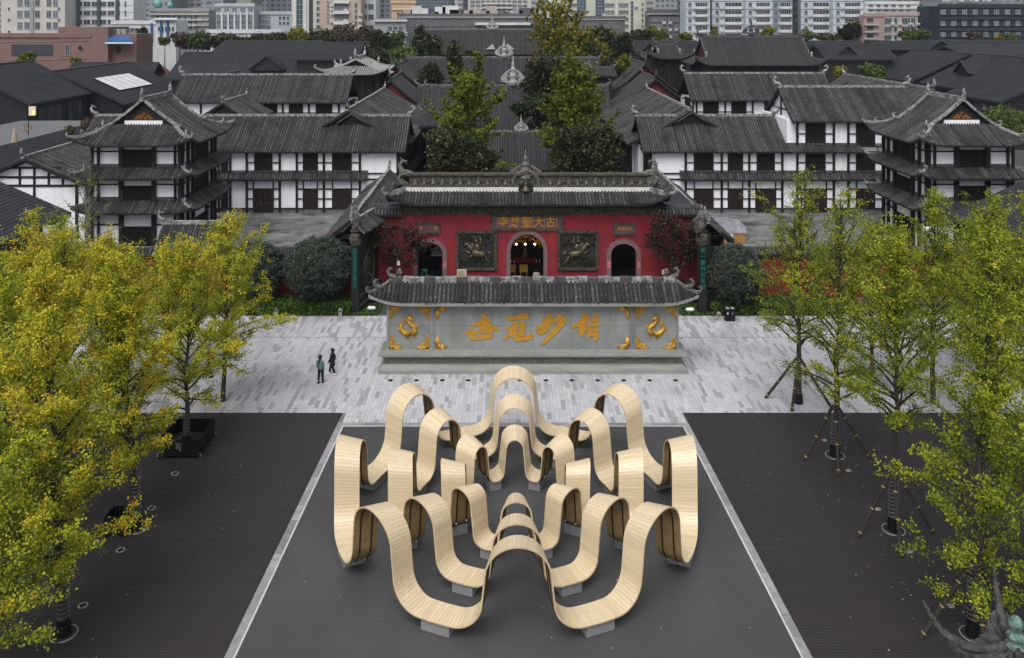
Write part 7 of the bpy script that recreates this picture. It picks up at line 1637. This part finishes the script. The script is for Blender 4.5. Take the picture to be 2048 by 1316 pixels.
for i, (lab, px, pw, pt, pb_, Y, m, n, sz_, tb) in enumerate((
    ('weeping willow left of the second temple hall', 808, 62, 88, 150, 168, 'willow', 6000, .40, .5),
    ('dark conifer left of the farthest temple hall, tallest', 840, 34, 40, 150, 176, 'ever', 5000, .40, .6),
    ('slim dark conifer close left of the farthest temple hall', 868, 40, 62, 160, 170, 'ever', 5000, .38, .45),
    ('dark cypress standing in front of the farthest temple hall', 908, 36, 78, 165, 150, 'ever', 5000, .34, .5),
    ('green conifer beside the big left ginkgo', 925, 50, 130, 200, 140, 'ever', 4500, .32, .55),
    ('dark green tree behind the left broad shop roof', 760, 60, 55, 130, 200, 'ever', 5000, .45, .55),
    ('rust-tinged tree behind the left broad shop roofs, right one', 735, 70, 50, 105, 225, 'rusttree', 4500, .5, .5),
    ('rust-tinged tree behind the left broad shop roofs, left one', 690, 72, 46, 100, 228, 'rusttree', 4500, .5, .6),
    ('dark green tree in the row behind the broad left roofs', 640, 66, 55, 95, 226, 'ever', 4000, .5, .6),
    ('bright yellow-green tree in the row behind the broad left roofs', 596, 56, 54, 92, 224, 'yellowtree', 3500, .5, .35),
    ('dark green tree behind the ridge of the broad left roof', 550, 60, 66, 95, 222, 'ever', 3500, .5, .6),
    ('dark tree between the pink building and the broad left roofs', 450, 66, 66, 100, 226, 'ever', 4500, .5, .5),
    ('green-grey tree right of the blue columns', 395, 80, 62, 104, 222, 'willow', 4500, .48, .15),
    ('bare grey tree right of the blue columns', 360, 40, 60, 95, 220, 'rusttree', 1800, .42, .7),
    ('dark conifer beside the pink brick building', 284, 30, 52, 95, 226, 'ever', 3000, .45, .5),
    ('small yellow-green tree below the blue columns', 330, 26, 74, 92, 225, 'yellowtree', 1500, .45, .3),
    ('light green shrub tree before the dark opening of the pink building', 55, 40, 103, 128, 205, 'yellowtree', 2200, .42, .2),
    ('small shrub below the diamond window', 152, 24, 115, 130, 204, 'yellowtree', 1000, .4, .25),
    ('dark blue-green tree right of the yellow ginkgo', 1235, 66, 62, 140, 190, 'ever', 5500, .42, .35),
    ('dark round tree left of the stepped dark roof', 1205, 60, 50, 100, 215, 'ever', 4000, .48, .35),
    ('dark green tree right of the temple axis behind the wing', 1185, 44, 80, 150, 165, 'ever', 4500, .36, .6),
    ('small bright green tree by the right court roof', 1248, 26, 108, 140, 150, 'yellowtree', 1800, .34, .25),
    ('yellow-green tree before the grey concrete block', 1312, 58, 52, 90, 232, 'yellowtree', 3800, .5, .2),
    ('dark tree between the yellow tower and the concrete block', 1285, 50, 58, 90, 230, 'ever', 3000, .5, .5),
    ('small green tree at the foot of the pale blue tower', 1372, 34, 66, 84, 230, 'yellowtree', 1800, .46, .2),
    ('young tree poking above the great hall ridge, left one', 1430, 20, 50, 80, 200, 'yellowtree', 1000, .4, .2),
    ('young tree poking above the great hall ridge, right one', 1535, 32, 50, 80, 200, 'yellowtree', 1600, .4, .25),
    ('green shrub tree right of the great hall ridge', 1612, 36, 58, 84, 226, 'willow', 2000, .45, .3),
    ('row tree at the foot of the right pale blue tower', 1655, 60, 66, 86, 236, 'ever', 2600, .48, .75),
    ('big dark tree before the right pale blue tower', 1700, 56, 42, 86, 238, 'ever', 5000, .48, .25),
    ('dark green bush tree below the pinkish block', 1830, 70, 60, 84, 244, 'willow', 3200, .5, .1),
    ('grey-green tree in front of the navy hotel', 1950, 36, 62, 82, 246, 'rusttree', 1800, .46, .55),
    ('bright yellow-green tree in front of the navy hotel', 1998, 22, 66, 86, 246, 'yellowtree', 1400, .46, .5),
    ('green tree at the far right in front of the navy hotel', 2022, 36, 68, 86, 246, 'willow', 1600, .46, .3),
    ('bushy tree among the black roofs on the right, brownish', 1745, 66, 128, 168, 150, 'willow', 3600, .36, .25),
    ('small yellow-green tree among the black roofs on the right', 1678, 32, 130, 156, 148, 'yellowtree', 1800, .34, .3),
    ('row of dense green shrubs behind the right corner pavilion', 2000, 130, 216, 272, 112, 'willow', 8000, .26, .2))):
    tree_px('tree', lab, px, pw, pt, pb_, Y, m, 600 + i, n, sz_, 5, tb)
for i, (lab, px, pw, pt, pb_, Y, m, n, sz_, tb) in enumerate((
    ('dark green tree left of the broad shop roofs, near the pink building', 420, 60, 70, 100, 218, 'ever', 3000, .48, .55),
    ('dark green tree in front of the pale blue-grey office, left one', 480, 54, 72, 98, 219, 'ever', 2600, .48, .6),
    ('dark green tree in front of the pale blue-grey office, right one', 520, 52, 68, 95, 219, 'ever', 2600, .48, .5),
    ('grey-green tree left of the tallest conifer', 790, 54, 60, 110, 205, 'willow', 3200, .46, .1),
    ('dark tree behind the willow by the second temple hall', 770, 66, 92, 145, 182, 'ever', 4200, .42, .6),
    ('dark tree filling the gap left of the temple pavilion', 862, 60, 120, 190, 150, 'ever', 4500, .36, .45),
    ('yellow-green tree right of the tall yellowing ginkgo', 1200, 50, 78, 130, 176, 'yellowtree', 3600, .42, .15),
    ('dark broadleaf tree right of the big round evergreen', 1225, 60, 110, 170, 158, 'ever', 4200, .38, .5),
    ('dark tree in front of the yellow tower', 1262, 50, 62, 100, 222, 'ever', 3000, .48, .5),
    ('dark green tree left of the third temple hall', 945, 44, 95, 150, 166, 'ever', 3200, .4, .55))):
    tree_px('tree', lab, px, pw, pt, pb_, Y, m, 650 + i, n, sz_, 5, tb)
# plants on the left terrace
for i, (lab, px, py, m) in enumerate((('potted green shrub on the left terrace', 140, 262, 'ever'), ('reddish fern shrub on the left terrace, left one', 172, 248, 'rusttree'), ('reddish fern shrub on the left terrace, right one', 196, 242, 'maple'))):
    tree_px('shrub', lab, px, 26, py - 12, py + 10, 120, m, 700 + i, 1600, .24, 4, .75, 'terrace plants', cat='shrub')
# ------------------------------------------------------------------ small things
def disc_light(lab, p, r, pale=True):
    t = thing('ground_light', lab, 'ground light', (p.x, p.y, p.z), 'ground lights')
    q = MB(); n = 16
    q.tube([p + Vector((r * math.cos(a), r * math.sin(a), .02)) for a in [2 * math.pi * k / n for k in range(n + 1)]], r * .22, 5); q.build('rim', MT['ring'], t)
    q = MB(); q.lathe([(0, .018), (r * .9, .016)], p, n); q.build('lens', MT['ring' if pale is True else 'black'], t)
for k, (px, py, lab) in enumerate(((303, 1017, 'ring-shaped ground light beside the wire-wrapped trunk, left deck'), (241, 1101, 'ring-shaped ground light below the third ginkgo, left deck'), (166, 1212, 'ring-shaped ground light near the lower left ginkgo'), (350, 948, 'ring-shaped ground light in front of the black planter'))):
    disc_light(lab, G(px, py), .155, None)
for px, py, lab in ((1649, 881, 'pale ground light behind the second right ginkgo'), (1697, 942, 'pale ground light in front of the second right ginkgo'), (1756, 1019, 'pale ground light left of the third right ginkgo'), (1819, 1104, 'pale ground light in front of the third right ginkgo'), (1902, 1213, 'pale ground light beside the lower right ginkgo')):
    disc_light(lab, G(px, py), .115, True)
for k in range(12):
    px = 781 + (1351 - 781) * k / 11
    t = thing('uplight', 'black recessed uplight in the row along the foot of the screen wall', 'ground light', G(px, 761), 'black uplights before the screen wall')
    p = G(px, 761); q = MB(); q.lathe([(.0, .0), (.14, .004), (.15, .02), (.10, .035), (0, .03)], p, 12); q.build('housing', MT['black'], t)
# bollards, bin, small box lights, notices
for px, py, lab in ((553, 631, 'short stone bollard light by the left hedge, left one'), (681, 632, 'short stone bollard light by the left hedge, right one'), (1437, 640, 'short stone bollard light beside the waste bin')):
    p = G(px, py); t = thing('bollard_light', lab, 'bollard', p, 'stone bollard lights'); q = MB(); q.rloft(p.x - .13, p.x + .13, p.y - .11, p.y + .11, [(0, 0), (.55, 0), (.58, -.02)]); q.build('post', MT['wallstone_dk'], t); q = MB(); q.box(p.x - .06, p.x + .06, p.y - .118, p.y - .11, .32, .44); q.build('lens', MT['black'], t)
p = G(1459, 641); t = thing('waste_bin', 'black double waste bin beside the right hedge', 'bin', p)
q = MB(); q.rloft(p.x - .36, p.x + .36, p.y - .2, p.y + .2, [(0, -.02), (.04, 0), (.85, 0), (.9, -.02)]); q.build('body', MT['black'], t)
for s_ in (-.18, .18):
    q = MB(); q.box(p.x + s_ - .12, p.x + s_ + .12, p.y - .18, p.y + .1, .9, .96); q.build('lid', MT['bolt'], t); q = MB(); q.box(p.x + s_ - .05, p.x + s_ + .05, p.y - .21, p.y - .2, .52, .64); q.build('label_plate', MT['white'] if s_ < 0 else mat('blue_label', (.05, .25, .5), rough=.5), t)
for px, py, lab in ((743, 624, 'white lamp housing on the left lawn corner'), (1380, 627, 'white lamp housing on the right lawn corner')):
    p = G(px, py); t = thing('garden_lamp', lab, 'lamp', p); q = MB(); q.tube([p + Vector((0, 0, 0)), p + Vector((0, 0, .18))], .04, 6); q.build('stem', MT['black'], t); q = MB(); q.tube([p + Vector((-.28, 0, .25)), p + Vector((-.2, 0, .3)), p + Vector((.2, 0, .3)), p + Vector((.28, 0, .25))], [.08, .14, .14, .08], 8); q.build('housing', MT['white'], t)
Yn = 67.0; t = thing('notice_board', 'yellow notice board standing before the left bronze relief', 'notice', (Xp(924, 57), 57, 0)); a, c = P(914, 556, 67), P(933, 539, 67)
t.location = (a.x, 67.2, 0); OFF[t.name] = Vector(t.location)
q = MB(); q.box(a.x, c.x, 67.0, 67.06, a.z, c.z); q.build('board', mat('cream_notice', (.52, .49, .30), (.46, .43, .27), rough=.8, scale=6), t); q = MB()
for k in range(6): q.box(a.x + .08, c.x - .08 - .1 * (k % 3), 66.985, 66.998, c.z - .12 - .09 * k, c.z - .09 - .09 * k)
q.build('text_lines', MT['signboard'], t); q = MB(); q.box((a.x + c.x) / 2 - .04, (a.x + c.x) / 2 + .04, 67.06, 67.12, 0, a.z + .1); q.build('stake', MT['timber'], t)
for px, py, lab in ((797, 526, 'small paper tag on a stake before the left maple'), (1327, 544, 'small paper tag on a stake before the right maple')):
    c = P(px, py, 65.9); t = thing('plant_tag', lab, 'notice', (c.x, c.y, 0)); q = MB(); q.box(c.x - .11, c.x + .11, c.y - .01, c.y + .01, c.z - .17, c.z + .17); q.build('tag', mat('tag_paper_%d' % px, (.55, .47, .38), rough=.8), t); q = MB(); q.box(c.x - .02, c.x + .02, c.y + .011, c.y + .04, 0, c.z + .1); q.build('stake', MT['timber'], t)
# side doorways: white tent seen through the left one, a stool
t = thing('white_table', 'white table seen through the left arched doorway', 'table', (gx(870), YG_ + 3, 0)); q = MB(); a = P(866, 512, 71); q.hexa([(a.x - .2, 71, a.z), (a.x + .7, 71, a.z), (a.x + 1.1, 72.4, a.z + .75), (a.x + .2, 72.4, a.z + .75), (a.x - .2, 71, a.z + .05), (a.x + .7, 71, a.z + .05), (a.x + 1.1, 72.4, a.z + .8), (a.x + .2, 72.4, a.z + .8)]); q.build('top', MT['white'], t)
q = MB(); q.box(a.x - .1, a.x - .04, 71.1, 71.16, 0, a.z); q.box(a.x + .6, a.x + .66, 71.1, 71.16, 0, a.z); q.build('legs', MT['black'], t)
t = thing('green_stool', 'small green plastic stool inside the left arched doorway', 'stool', (gx(848), YG_ + .8, 0)); p = Vector((gx(848), YG_ + .5, 0)); zb = 1.45; q = MB(); q.box(p.x - .2, p.x + .2, p.y - .2, p.y + .2, zb + .42, zb + .47); q.build('seat', mat('green_plastic', (.03, .20, .15), rough=.5), t)
for sx_ in (-1, 1): q = MB(); q.box(p.x + sx_ * .17 - .03, p.x + sx_ * .17 + .03, p.y - .2, p.y + .2, zb - .02, zb + .42); q.build('leg', MT['teal'] if 'teal' in MT else mat('green_plastic_leg', (.03, .20, .15), rough=.5), t)
q = MB(); q.box(p.x - .35, p.x + .35, p.y - .25, p.y + .3, 0, zb - .02); q.build('step', MT['stonebase'], t)
# black planter on castors round the second left ginkgo
p = G(375, 895); t = thing('tree_planter', 'black square planter box on castors round a ginkgo trunk', 'planter', (p.x, p.y, 0)); w_, d_, h_, z0_ = 1.02, 1.15, .80, .16
for nm, x0, x1, y0, y1 in (('front_panel', -w_, w_, -d_, -d_ + .05), ('back_panel', -w_, w_, d_ - .05, d_), ('side_panel', -w_, -w_ + .05, -d_ + .05, d_ - .05), ('side_panel', w_ - .05, w_, -d_ + .05, d_ - .05)):
    q = MB(); q.box(p.x + x0, p.x + x1, p.y + y0, p.y + y1, z0_, z0_ + h_); q.build(nm, MT['black'], t)
q = MB(); q.box(p.x - w_ + .05, p.x + w_ - .05, p.y - d_ + .05, p.y + d_ - .05, z0_ + .0, z0_ + .1); q.build('floor', MT['soil'], t)
for sx_ in (-1, 1):
    for sy_ in (-1, 1):
        c = Vector((p.x + sx_ * w_ * .99, p.y + sy_ * d_ * .98, .085)); q = MB(); q.tube([c + Vector((-.03, 0, 0)), c + Vector((.03, 0, 0))], .075, 9); k_ = q.build('castor', MT['black'], t); q = MB(); q.tube([c + Vector((sx_ * .06, 0, .0)), c + Vector((sx_ * .08, 0, .14)), c + Vector((-sx_ * .1, 0, .16))], .018, 5); q.build('bracket', MT['bolt'], k_)
text(t, '成都', (p.x - .09, p.y - d_ - .008, z0_ + .48), .17, MT['ring'], 'lettering', .004, vertical=True); text(t, '太古里', (p.x + .06, p.y - d_ - .008, z0_ + .44), .14, MT['ring'], 'lettering', .004, vertical=True)
p = G(238, 1062); t = thing('tree_planter', 'black planter box half hidden beside the wire-wrapped trunk', 'planter', (p.x, p.y, 0)); 
for nm, x0, x1, y0, y1 in (('front_panel', -.45, .45, -.45, -.40), ('back_panel', -.45, .45, .40, .45), ('side_panel', -.45, -.40, -.40, .40), ('side_panel', .40, .45, -.40, .40)):
    q = MB(); q.box(p.x + x0, p.x + x1, p.y + y0, p.y + y1, .02, .85); q.build(nm, MT['black'], t)
# covered packing cases in the right courtyard
Yc = 84.0; t = thing('packing_cases', 'tarpaulin-covered cardboard packing cases in the right courtyard', 'boxes', (Xp(1455, Yc), Yc, 0)); a, c = P(1412, 461, Yc), P(1491, 441, Yc); zz = 1.05
card = mat('brown_cardboard', (.36, .19, .07), (.30, .155, .055), rough=.85, scale=2); tarp = mat('grey_tarpaulin', (.26, .26, .28), (.14, .14, .17), rough=.6, scale=1.2, detail=6, c3=(.35, .12, .06), s3=.9, lo3=.66, hi3=.7)
xm_ = Xp(1440, Yc); q = MB(); q.box(a.x, xm_ - .03, Yc, Yc + 4, 0, zz); q.build('case', card, t); q = MB(); q.box(xm_ + .03, c.x, Yc, Yc + 4, 0, zz); q.build('case', card, t)
q = MB(); q.box(xm_ + 1.0, xm_ + 1.25, Yc - .02, Yc - .003, .55, .95); q.build('paper_label', MT['white'], t)
q = MB(); rn_ = random.Random(5)
hs = {}
def tz(u, v):
    k_ = (round(u * 14), round(v * 12))
    if k_ not in hs: hs[k_] = rn_.uniform(-.10, .10)
    return zz + .05 + .95 * math.sin(math.pi * min(1, max(0, .12 + .8 * v))) ** .7 * (1 - .55 * abs(u - .45) ** 1.6 * 2) * .9 + hs[k_]
q.grid(lambda u, v: (a.x - .1 + (c.x - a.x + .2) * u, Yc - .08 + 4.2 * v, max(zz + .03, tz(u, v)) if 0 < v < 1 else zz - .12), 14, 12); q.build('tarpaulin', tarp, t)
# white display screen standing at the left behind the trees
Yw = 66.0; a, c = P(86, 500, Yw), P(150, 452, Yw); t = thing('display_screen', 'white display board with coloured print half hidden by the left trees', 'display', ((a.x + c.x) / 2, Yw, 0)); q = MB(); q.box(a.x, c.x, Yw, Yw + .3, 1.0, c.z); q.build('panel', mat('printed_panel', (.62, .62, .62), (.45, .45, .46), rough=.6, scale=1.5, c3=(.45, .16, .08), s3=.9, lo3=.64, hi3=.7), t); q = MB(); q.box(a.x + .2, a.x + .3, Yw + .1, Yw + .2, 0, 1); q.box(c.x - .3, c.x - .2, Yw + .1, Yw + .2, 0, 1); q.build('legs', MT['black'], t)
Yv = 72.0; a, c = P(1868, 490, Yv), P(1900, 464, Yv); t = thing('white_kiosk', 'white kiosk half hidden behind the right trees', 'kiosk', ((a.x + c.x) / 2, Yv, 0)); solid(t, a.x, c.x, Yv, Yv + 2, 0, c.z, MT['white'], 'body'); solid(t, a.x + .2, a.x + .7, Yv - .03, Yv - .003, c.z - .9, c.z - .2, MT['glass'], 'window'); solid(t, c.x - .5, c.x - .15, Yv - .03, Yv - .003, c.z - .9, c.z - .1, MT['black'], 'door')
# fallen leaves on deck and mat
rn = np.random.default_rng(3); n = 240; xx = np.concatenate([rn.normal(18, 3.2, 150), rn.uniform(-9, 10, 55), rn.normal(-14, 3, 35)]); yy = np.concatenate([rn.uniform(29, 47, 150), rn.uniform(27, 46, 55), rn.uniform(28, 46, 35)])
zz_ = np.full(len(xx), .035); keep = (xx > 11) | ((xx > -8.5) & (xx < 9)) | (xx < -10); 
o = leaves('fallen_leaves', np.stack([xx, yy, zz_], 1)[keep], .045, rn.uniform(.6, 1, keep.sum()), leafmat('pale_fallen_leaf', [(0, (.25, .2, .08)), (1, (.5, .45, .34))], 0), None, 5, up=3); o['kind'] = 'stuff'; o['label'] = 'scattered pale fallen leaves on the dark deck and mat'

# stone lantern roof in the lower right corner, green finial
Yl = 24.0; s_ = F / Yl; cx_ = Xp(2032, Yl); t = thing('lantern_pavilion', 'stone lantern roof with swept-up corners and green bronze finial at lower right', 'lantern', (cx_, Yl, 0)); iron = mat('weathered_lantern_stone', (.075, .072, .07), (.022, .022, .023), rough=.8, scale=4, detail=8, lo=.38, hi=.62, bump=.8, bscale=10); verd = mat('green_bronze', (.17, .26, .225), (.055, .085, .075), rough=.9, scale=7, detail=8, lo=.40, hi=.62, bump=.7, bscale=18)
zr0 = Zp(1296, Yl)
rot = rad(74)
def LR_(a, f):
    c_ = abs(math.cos(2 * (a - rot))); R_ = 1.2 + .55 * c_ ** 5; rr = .16 + (R_ - .16) * f
    z = zr0 - .5 * math.sin(f * 1.45) ** .9 + .45 * c_ ** 4 * f ** 3
    return Vector((cx_ + rr * math.cos(a), Yl + rr * math.sin(a) * .98, z))
q = MB(); NA = 96; NF = 12; V = [LR_(2 * math.pi * i / NA, j / NF) for j in range(NF + 1) for i in range(NA)]
fs = [(j * NA + i, j * NA + (i + 1) % NA, (j + 1) * NA + (i + 1) % NA, (j + 1) * NA + i) for j in range(NF) for i in range(NA)]; q.add(V, fs)
Vb = [v - Vector((0, 0, .14)) for v in V]; q.add(Vb, [tuple(reversed(f)) for f in fs]); e0 = NF * NA; q.add([V[e0 + i] for i in range(NA)] + [Vb[e0 + i] for i in range(NA)], [(i, NA + i, NA + (i + 1) % NA, (i + 1) % NA) for i in range(NA)]); q.build('roof', iron, t, smooth=True)
for k in range(4):
    a = rot + k * math.pi / 2; q = MB(); pts = [LR_(a, f / 9) + Vector((0, 0, .05)) for f in range(9)]; e_ = LR_(a, 1); dv_ = Vector((math.cos(a), math.sin(a), 0))
    pts += [e_ + dv_ * (.62 * u_) + Vector((0, 0, .06 + .25 * u_ + .62 * u_ ** 1.8)) for u_ in (0, .25, .5, .75, 1.0)]; q.tube(pts, [.13, .13, .13, .12, .12, .12, .12, .12, .12, .115, .10, .08, .055, .02], 7)
    for f in range(4, 13): c = pts[f]; q.tube([c, c + Vector((0, 0, .15))], [.05, .02], 4)
    q.build('corner_ridge', iron, t, smooth=True)
for k in range(16):
    a = rot + (k + .5) * math.pi / 8; q = MB(); q.tube([LR_(a, f / 8) + Vector((0, 0, .03)) for f in range(9)], .05, 5); q.build('roof_rib', iron, t)
q = MB(); q.lathe([(.28, -.3), (.28, -.05), (.20, .0), (.25, .05), (.28, .10), (.25, .15), (.15, .19), (.13, .24), (.21, .28), (.25, .36), (.20, .43), (.12, .48), (.16, .55), (.20, .67), (.185, .78), (.11, .88), (.03, .9), (0, .93)], (cx_, Yl, zr0 - .02), 16); q.build('finial', verd, t, smooth=True)
q = MB(); q.rloft(cx_ - .8, cx_ + .8, Yl - .8, Yl + .8, [(0, .5), (.4, .5), (.45, .2), (1.2, 0), (zr0 - .9, 0)]); q.build('body', iron, t)

# ------------------------------------------------------------------ people
def skin(name, verts, edges, radii, m, parent=None, sub=1):
    me = bpy.data.meshes.new(name); me.from_pydata(verts, edges, []); me.materials.append(m); o = bpy.data.objects.new(name, me); COL.objects.link(o)
    sk = o.modifiers.new('skin', 'SKIN'); sk.use_smooth_shade = True
    if not me.skin_vertices: me.attributes
    if len(me.skin_vertices) == 0:
        bpy.context.view_layer.objects.active = o
    for v, r_ in zip(me.skin_vertices[0].data, radii): v.radius = (r_, r_) if not hasattr(r_, '__len__') else r_
    me.skin_vertices[0].data[0].use_root = True
    o.modifiers.new('sub', 'SUBSURF').levels = sub; o.modifiers['sub'].render_levels = sub
    if parent: o.parent = parent
    return o
SKN = mat('skin_tone', (.45, .27, .19), rough=.6); HAIR = mat('black_hair', (.008, .007, .008), rough=.5)
def person(lab, base, h, facing, top, bottom, shoe, stride=.0, coat=0.0, hair='pony', arms=((-.05, .1), (.05, .1)), group=None):
    """facing: angle of the walking direction from -Y, positive to +X. stride: half step in metres"""
    k = h / 1.65; V = []; E = []; Rr = []
    def add(p, r_, par=None):
        V.append(tuple(x * k for x in p)); Rr.append(r_ * k); i = len(V) - 1
        if par is not None: E.append((par, i))
        return i
    pel = add((0, 0, .90), .105); wa = add((0, 0, 1.05), .095, pel); ch = add((0, 0, 1.24), .115, wa); nk = add((0, .0, 1.39), .05, ch); hd0 = add((0, -.01, 1.47), .07, nk); hd1 = add((0, -.02, 1.56), .085, hd0); add((0, -.01, 1.63), .05, hd1)
    feet = []
    for s_, st in ((-1, stride), (1, -stride)):
        hp = add((s_ * .085, 0, .86), .085, pel); kn = add((s_ * .09, -st * .55 - (.04 if stride else 0), .48), .055, hp); an = add((s_ * .09, -st, .09 + (.05 if st < 0 else 0)), .038, kn); add((s_ * .09, -st - .15, .04 + (.0 if st < 0 else 0)), .035, an); feet.append((s_, st))
        sh = add((s_ * .165, 0, 1.33), .05, ch); el = add((s_ * .21, .03 + st * .25, 1.08), .042, sh); wr = add((s_ * .20, -.06 + st * .5, .86), .03, el); hd = add((s_ * .195, -.08 + st * .55, .79), .034, wr); add((s_ * .19, -.10 + st * .58, .73), .018, hd); add((s_ * .165, -.11 + st * .55, .77), .014, hd)
    o = skin('person', V, E, Rr, SKN); o.location = base; o.rotation_euler = (0, 0, facing); tag(o, lab, 'person', group)
    def garment(nm, pts, edges, rr, m): return skin(nm, [tuple(x * k for x in p) for p in pts], edges, [r_ * k for r_ in rr], m, o)
    # trousers
    pts = [(0, 0, .93)]; ed = []; rr = [.125]
    for s_, st in feet:
        i = len(pts); pts += [(s_ * .09, 0, .84), (s_ * .095, -st * .55 - (.04 if stride else 0), .48), (s_ * .095, -st, .12 + (.05 if st < 0 else 0))]; rr += [.11, .088 if not coat else .085, .075 if not coat else .066]; ed += [(0, i), (i, i + 1), (i + 1, i + 2)]
    garment('trousers', pts, ed, rr, bottom)
    prof = [(.155, .84), (.16, .92), (.15, 1.05), (.165, 1.22), (.15, 1.33), (.075, 1.39), (.06, 1.43)] if not coat else [(.23, coat), (.215, .75), (.185, .95), (.17, 1.08), (.175, 1.24), (.155, 1.34), (.08, 1.40), (.06, 1.44)]
    q = MB(); q.lathe([(a_ * k, z_ * k) for a_, z_ in prof], (0, 0, 0), 14, sy=.72); g_ = q.mesh('coat' if coat else 'jacket', top, True); g_ = obj('coat' if coat else 'jacket', g_, o)
    for s_, st in feet:
        q = MB(); q.tube([Vector(p_) * k for p_ in ((s_ * .13, 0, 1.34), (s_ * .19, .01, 1.27), (s_ * .22, .03 + st * .25, 1.08), (s_ * .205, -.05 + st * .48, .87))], [.07 * k, .075 * k, .062 * k, .05 * k], 8); q.build('sleeve', top, g_, smooth=True)
    pts = [(0, .015, 1.56), (0, .02, 1.62), (0, .045, 1.50)]; rr = [.098, .075, .08]; ed = [(0, 1), (0, 2)]
    if hair == 'pony': pts += [(.03, .11, 1.42), (.05, .13, 1.22), (.05, .12, 1.12)]; rr += [.05, .04, .02]; ed += [(2, 3), (3, 4), (4, 5)]
    elif hair == 'bob': pts += [(0, .06, 1.42)]; rr += [.07]; ed += [(2, 3)]
    garment('hair', pts, ed, rr, HAIR)
    for s_, st in feet:
        q = MB(); z_ = .04 if st < 0 else 0; q.tube([Vector(p_) * k for p_ in ((s_ * .095, -st + .07, .055 + z_), (s_ * .095, -st + .0, .06 + z_), (s_ * .095, -st - .12, .045 + z_ * .5), (s_ * .095, -st - .20, .035))], [.05 * k, .062 * k, .056 * k, .03 * k], 8); q.build('shoe', shoe, o, smooth=True)
    return o
person('person in a teal jacket and black trousers with long ponytail walking away on the paving', G(641, 766.5), 1.66, rad(168), mat('teal_jacket', (.10, .195, .165), (.075, .15, .13), rough=.8, scale=6), mat('black_trousers', (.008, .008, .010), rough=.8), mat('black_shoe', (.006, .006, .007), rough=.5), stride=.10)
person('person in a long dark coat with white shoes striding to the left on the paving', G(664.5, 750), 1.60, rad(-105), mat('dark_coat', (.012, .014, .020), (.018, .020, .027), rough=.8, scale=5), mat('black_leggings', (.006, .006, .008), rough=.8), mat('white_shoe', (.65, .65, .65), rough=.5), stride=.24, coat=.58, hair='bob')
person('person in black clothes walking behind the left ginkgos', G(418, 755), 1.68, rad(-80), mat('black_jacket', (.010, .010, .012), rough=.8), mat('black_jeans', (.010, .010, .013), rough=.8), mat('dark_shoe', (.01, .01, .01), rough=.5), stride=.20, hair='bob')
o = person('person in a pale shirt standing inside the main arched doorway', (gx(1074), YG_ + 1.4, 0), 1.72, rad(180), mat('pale_shirt', (.42, .36, .33), rough=.8), mat('dark_trousers', (.02, .018, .018), rough=.8), mat('brown_shoe', (.02, .015, .012), rough=.5), stride=.0, hair='bob')
q = MB(); solid(gate, gx(1021) + .01, gx(1087) - .01, YG_ + .02, YG_ + 7.4, -.02, .02, MT['stonebase'], 'threshold')
# ------------------------------------------------------------------ thin city haze
hz = MB(); hz.box(-700, 700, -60, 640, -1.2, 130)
hm = bpy.data.materials.new('city_haze'); hm.use_nodes = True; hn = hm.node_tree; hn.nodes.clear()
pvn = hn.nodes.new('ShaderNodeVolumePrincipled'); pvn.inputs['Color'].default_value = (.80, .86, .95, 1); pvn.inputs['Density'].default_value = .00014; pvn.inputs['Anisotropy'].default_value = .2
hon = hn.nodes.new('ShaderNodeOutputMaterial'); hn.links.new(pvn.outputs[0], hon.inputs['Volume'])
ho = hz.build('haze', hm); ho['kind'] = 'stuff'
